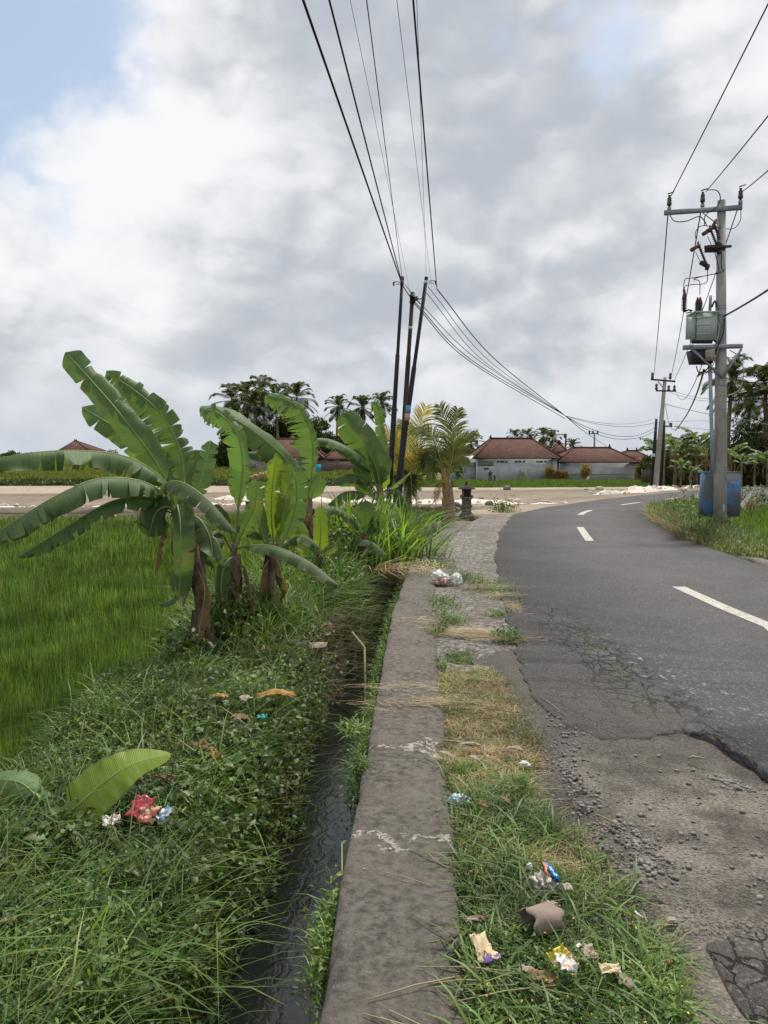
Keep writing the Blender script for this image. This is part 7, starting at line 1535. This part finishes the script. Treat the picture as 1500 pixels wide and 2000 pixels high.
crumple_bank(325, 1545, (.12, .045), 'leaf_brown', 'dry brown leaf just right of the bright fresh leaf', rz=-.25, up=.09, seed=6., tilt=30)
crumple_bank(395, 1470, (.13, .09), 'leaf_brown', 'crumpled brown leaf heap above the ditch edge', rz=.4, up=.10, seed=7., amp=.03)
crumple_bank(420, 1495, (.10, .06), 'leaf_orange', 'reddish dry leaf beside the crumpled heap', rz=-.6, up=.10, seed=8., amp=.02)
crumple_bank(325, 1925, (.055, .09), 'leaf_brown', 'brown dead leaf low in the near grass', rz=-.4, up=.10, seed=9., tilt=40)
crumple_bank(15, 1828, (.06, .02), 'leaf_grey', 'pale dead leaf at the left picture edge', rz=.5, up=.10, seed=10.)
crumple_bank(115, 1940, (.04, .05), 'leaf_brown', 'brown leaf scrap at the lower left', rz=.5, up=.07, seed=11.)
crumple_bank(488, 1560, (.035, .14), 'leaf_grey', 'long grey brown leaf hanging down the ditch side', rz=0., up=.02, seed=12., tilt=62)
crumple_bank(490, 1640, (.02, .09), 'leaf_brown', 'narrow brown leaf hanging below the grey brown one', rz=.1, up=-.05, seed=13., tilt=70)
crumple_bank(610, 1262, (.26, .10), 'leaf_grey', 'pale grey sack scrap on the dead grass heap', 'sack', 'litter', -.1, .05, .04, 14.)
crumple_bank(575, 1258, (.28, .10), 'cloth_dark', 'dark cloth rag on the dead grass heap', 'rag', 'litter', -.35, .05, .04, 15.)
crumple_bank(590, 1215, (.26, .08), 'plastic_blue_pale', 'faded blue plastic sheet scrap on top of the heap', 'plastic_scrap', 'litter', -.3, .05, .05, 16.)
crumple_bank(450, 1300, (.25, .10), 'cloth_dark', 'dark rag at the foot of the banana stems', 'rag', 'litter', .1, .05, .05, 17.)
crumple_bank(508, 1268, (.05, .16), 'leaf_grey', 'pale grey leaf stalk beside the banana stems', rz=-.6, up=.05, seed=18.)
crumple_bank(308, 1170, (.14, .08), 'leaf_orange', 'orange brown withered leaf at the foot of the main banana', rz=.2, up=.32, seed=19.)
for px, py, w_, h_, m_, lab, rz, sd_ in ((1060, 1925, .09, .035, 'leaf_brown', 'broad brown leaf in the weeds at the bottom', -.25, 1.), (1035, 1912, .07, .02, 'leaf_grey', 'narrow pale leaf above the broad brown one', -.5, 2.), (1222, 1928, .045, .05, 'leaf_grey', 'curled round pale dead leaf right of the paper scrap', .9, 3.), (1208, 1915, .02, .05, 'leaf_brown', 'thin brown leaf beside the curled round one', .3, 4.), (925, 1808, .04, .012, 'leaf_grey', 'small cream leaf just above the torn carton', -.1, 5.),
        (1005, 1470, .09, .018, 'leaf_grey', 'pale flat leaf piece in the dry verge', .1, 6.), (918, 1462, .12, .014, 'leaf_grey', 'long straw leaf lying slanted at the kerb', .2, 7.), (875, 1484, .12, .02, 'leaf_grey', 'dry leaf strip leaning over the kerb edge', -.8, 8.), (928, 1490, .07, .018, 'leaf_grey', 'short dry leaf strip beside the slanted ones', -.9, 9.), (990, 1475, .06, .02, 'leaf_brown', 'small brown leaf right of the leaf strips', .1, 10.), (945, 1580, .05, .025, 'leaf_brown', 'brown leaf right of the pale blue cup', -.7, 11.), (985, 1570, .06, .018, 'leaf_brown', 'thin brown leaf in the grass right of the cup', -.8, 12.), (938, 1805, .05, .012, 'leaf_brown', 'brown sliver above the carton', -.2, 13.), (1110, 1745, .035, .03, 'leaf_grey', 'pale scrap right of the grey bag', .2, 14.)):
    crumple('dry_leaf', m_, G(px, py, .0) + Vector((0, 0, .02)), (w_, h_, 0), (R(18), R(8), rz), .006, lab, 'leaf', sd_ + 20, fold=.12, nx=12, ny=6)
# leaf pod on the asphalt, twigs
crumple('dry_leaf', 'leaf_grey', G(1310, 1802, .0) + Vector((.002, 0, .008)), (.038, .016, 0), (R(12), R(4), .25), .003, 'boat shaped grey leaf lying on the cracked asphalt', 'leaf', 44., fold=.18)
crumple('grass_leaf', 'weed_leaf', G(1325, 1862, .0) + Vector((.0, 0, .012)), (.055, .010, 0), (R(12), R(4), .22), .001, 'single green grass leaf over the asphalt edge', 'leaf', 45., fold=.06)
for a, c, r, lab in (((1310, 1858), (1330, 1832), .0032, 'short dry twig on the asphalt edge at the lower right'), ((1158, 1590), (1208, 1612), .0032, 'brown twig on the gravel shoulder'), ((1345, 1480), (1376, 1482), .006, 'yellowish stick near the broken asphalt step'), ((870, 1377), (1030, 1394), .0035, 'long dark twig lying over the dry verge'), ((1055, 1360), (1108, 1400), .002, 'straw coloured stem reaching onto the asphalt'), ((865, 1447), (935, 1458), .006, 'thick dry stem at the kerb edge')):
    p, q = G(*a, .012), G(*c, .012); o = B().tube([p, p.lerp(q, .35) + Vector((.0, .01, .004)), p.lerp(q, .7) + Vector((0, -.008, .006)), q], [r, r * 1.1, r * .9, r * .6], 7).build('twig', 'twig' if 'straw' not in lab and 'yellow' not in lab else 'leaf_grey', loc=p); tag(o, lab, 'twig')
o = B().tube([W(688, 1235, 7.3), W(712, 1265, 7.0), Vector((-.15, 6.2, -.7))], .012, 6).build('branch', 'twig', loc=W(688, 1235, 7.3)); tag(o, 'thin dark branch leaning into the ditch', 'branch')
# litter pile where the ditch ends
for k in range(34):
    x = rng.uniform(.55, 1.25); y = rng.uniform(17.4, 19.3); mt = random.choice(['plastic_white', 'leaf_grey', 'plastic_blue_pale', 'card_beige', 'cloth_pink', 'plastic_grey', 'teal_plastic'])
    crumple('plastic_scrap', mt, (x + (y - 18) * .25, y, -.42 + rng.uniform(-.08, .1)), (rng.uniform(.08, .2), rng.uniform(.06, .14), 0), (R(rng.uniform(0, 50)), R(rng.uniform(-30, 30)), rng.uniform(0, 3)), .03, 'faded scrap in the rubbish heap where the ditch ends', 'litter', float(k), nx=6, ny=5, group='rubbish heap at the end of the ditch')
# scraps in the weeds near the transformer pole
for px, py, mt, lab in ((1372, 1022, 'plastic_white', 'white scrap in the weeds left of the concrete pole'), (1390, 1030, 'plastic_blue_pale', 'pale blue scrap at the foot of the concrete pole'), (1348, 1050, 'plastic_white', 'white scrap at the road edge before the pole'), (1376, 1012, 'leaf_grey', 'grey white scrap in the bush beside the cabinet')):
    g = G(px, py, .0); crumple('plastic_scrap', mt, (g.x, g.y, .08), (.28, .12, 0), (R(30), .2, .3), .05, lab, 'litter', px * .1, nx=8, ny=6)
# ------------------------------------------------------------------ single stones
import bmesh as _bm
def stone_mesh(seed, mat):
    bm = _bm.new(); _bm.ops.create_icosphere(bm, subdivisions=2, radius=1); V = []
    for v in bm.verts: V.append(tuple(v.co * (1 + .32 * float(mnoise.noise(v.co * 1.3 + Vector((seed * 5, 0, 0)))) + .10 * float(mnoise.noise(v.co * 3.2 + Vector((0, seed, 0)))))))
    T = [[v.index for v in f.verts] for f in bm.faces]; bm.free(); V = np.array(V) * [1, .8, .6]
    o = B().add(V, T=T).build('stone', mat); m_ = o.data; bpy.data.objects.remove(o); return m_
SM = [stone_mesh(k, 'gravel_stone') for k in range(4)]; PM = [stone_mesh(k + 9, 'pale_stone') for k in range(2)]
def stone(px, py, r, me, lab, group=None, z=-.02):
    g = G(px, py, z); o = bpy.data.objects.new('stone', me); col.objects.link(o); o.location = (g.x, g.y, z + r * .35); o.scale = (r, r, r); o.rotation_euler = (random.uniform(-.3, .3), random.uniform(-.3, .3), random.uniform(0, 6.28)); tag(o, lab, 'stone', group)
for k, (px, py) in enumerate([(1212, 1660), (1228, 1648), (1195, 1640), (1205, 1672), (1218, 1684), (1178, 1636), (1240, 1658), (1160, 1628), (1198, 1656), (1232, 1690), (1186, 1664), (1188, 1694), (1222, 1706), (1150, 1612), (1176, 1655), (1210, 1698), (1246, 1676), (1236, 1718), (1262, 1742), (1166, 1646), (1205, 1640), (1190, 1680), (1228, 1730), (1250, 1700), (1110, 1580), (1095, 1592), (1088, 1612), (1070, 1622), (1060, 1590), (1050, 1572), (1078, 1578), (1118, 1545), (1124, 1520), (1106, 1512), (1140, 1640), (1130, 1590), (1102, 1632)]):
    stone(px, py, random.uniform(.007, .0135), SM[k % 4], 'grey pebble in the heap between verge and shoulder', 'grey pebbles between verge and shoulder')
stone(1263, 1738, .015, SM[1], 'rounded light grey stone at the lower end of the pebble heap'); stone(1402, 1622, .016, SM[2], 'flat pale grey stone lying alone on the gravel shoulder'); stone(1342, 1568, .012, SM[3], 'dark stone alone in the middle of the dusty shoulder'); stone(1475, 1702, .013, SM[0], 'light grey stone at the right edge of the shoulder'); stone(1438, 1706, .010, SM[1], 'brownish grey stone left of the one at the right edge'); stone(1450, 1587, .013, SM[2], 'dark grey stone below the pile by the asphalt step'); stone(1390, 1553, .020, SM[3], 'flat stone slab at the left of the pile by the asphalt step'); stone(1442, 1662, .010, SM[0], 'small dark stone on the gravel right of the flat pale one'); stone(1385, 1655, .009, SM[2], 'small grey stone below the flat pale one')
stone(1252, 1735, .010, PM[0], 'whitish pebble touching the rounded grey stone')
stone(762, 1660, .009, PM[0], 'small white stone on the kerb top', z=.012); stone(711, 1698, .006, PM[1], 'tiny white stone at the left kerb edge', z=.012); stone(812, 1486, .006, PM[1], 'tiny pink white pebble on the kerb', z=.012)
for px, py, r, m_, lab in ((956, 987, .20, SM[0], 'grey boulder before the white rubble by the shrine'), (995, 984, .19, SM[1], 'dark boulder right of the grey one by the road bend'), (1008, 983, .20, PM[0], 'white boulder at the road bend'), (990, 957, .30, SM[2], 'grey boulder at the edge of the rice before the houses'), (1171, 957, .25, PM[1], 'pale boulder at the far edge of the sandy lot'), (893, 988, .16, SM[3], 'dark boulder between palm and shrine'), (1145, 957, .15, PM[0], 'small pale stone on the sandy lot'), (940, 976, .14, SM[1], 'small dark boulder on the white rubble')): stone(px, py, r, m_, lab, z=-.08)
# shrub at the shrine
b = B(); c = G(982, 1000); P = rng.normal(0, 1, (420, 3)) * np.array([.22, .3, .12]) + np.array([c.x, c.y, .15]); t_ = thing('shrub', c, 'small ragged bush between shrine and road', 'shrub'); leaves(b, P, .08, .8, .5).build('leaves', 'weed_leaf', t_)['kind'] = 'stuff'
b = B(); [b.tube([c + Vector((0, 0, -.1)), c + Vector((random.uniform(-.2, .2), random.uniform(-.2, .2), .3))], .008, 5) for q in range(5)]; b.build('stem', 'twig', t_)
# sprig on the ditch face of the kerb
t_ = thing('seedling', G(665, 1700, -.05), 'bright green seedling growing out of the kerb face over the water', 'seedling')
b = B(); Pc = np.array([tuple(G(px, py, -.04)) for px, py in ((650, 1712), (656, 1735), (664, 1722), (668, 1650), (662, 1745), (670, 1705))]); leaves(b, Pc, .045, .5, .55, (1.5, 2.2)); b.build('leaves', 'weed_leaf', t_); B().tube([G(672, 1740, -.08), G(668, 1700, -.03), G(668, 1650, -.02)], .003, 5).build('stem', 'midrib', t_)
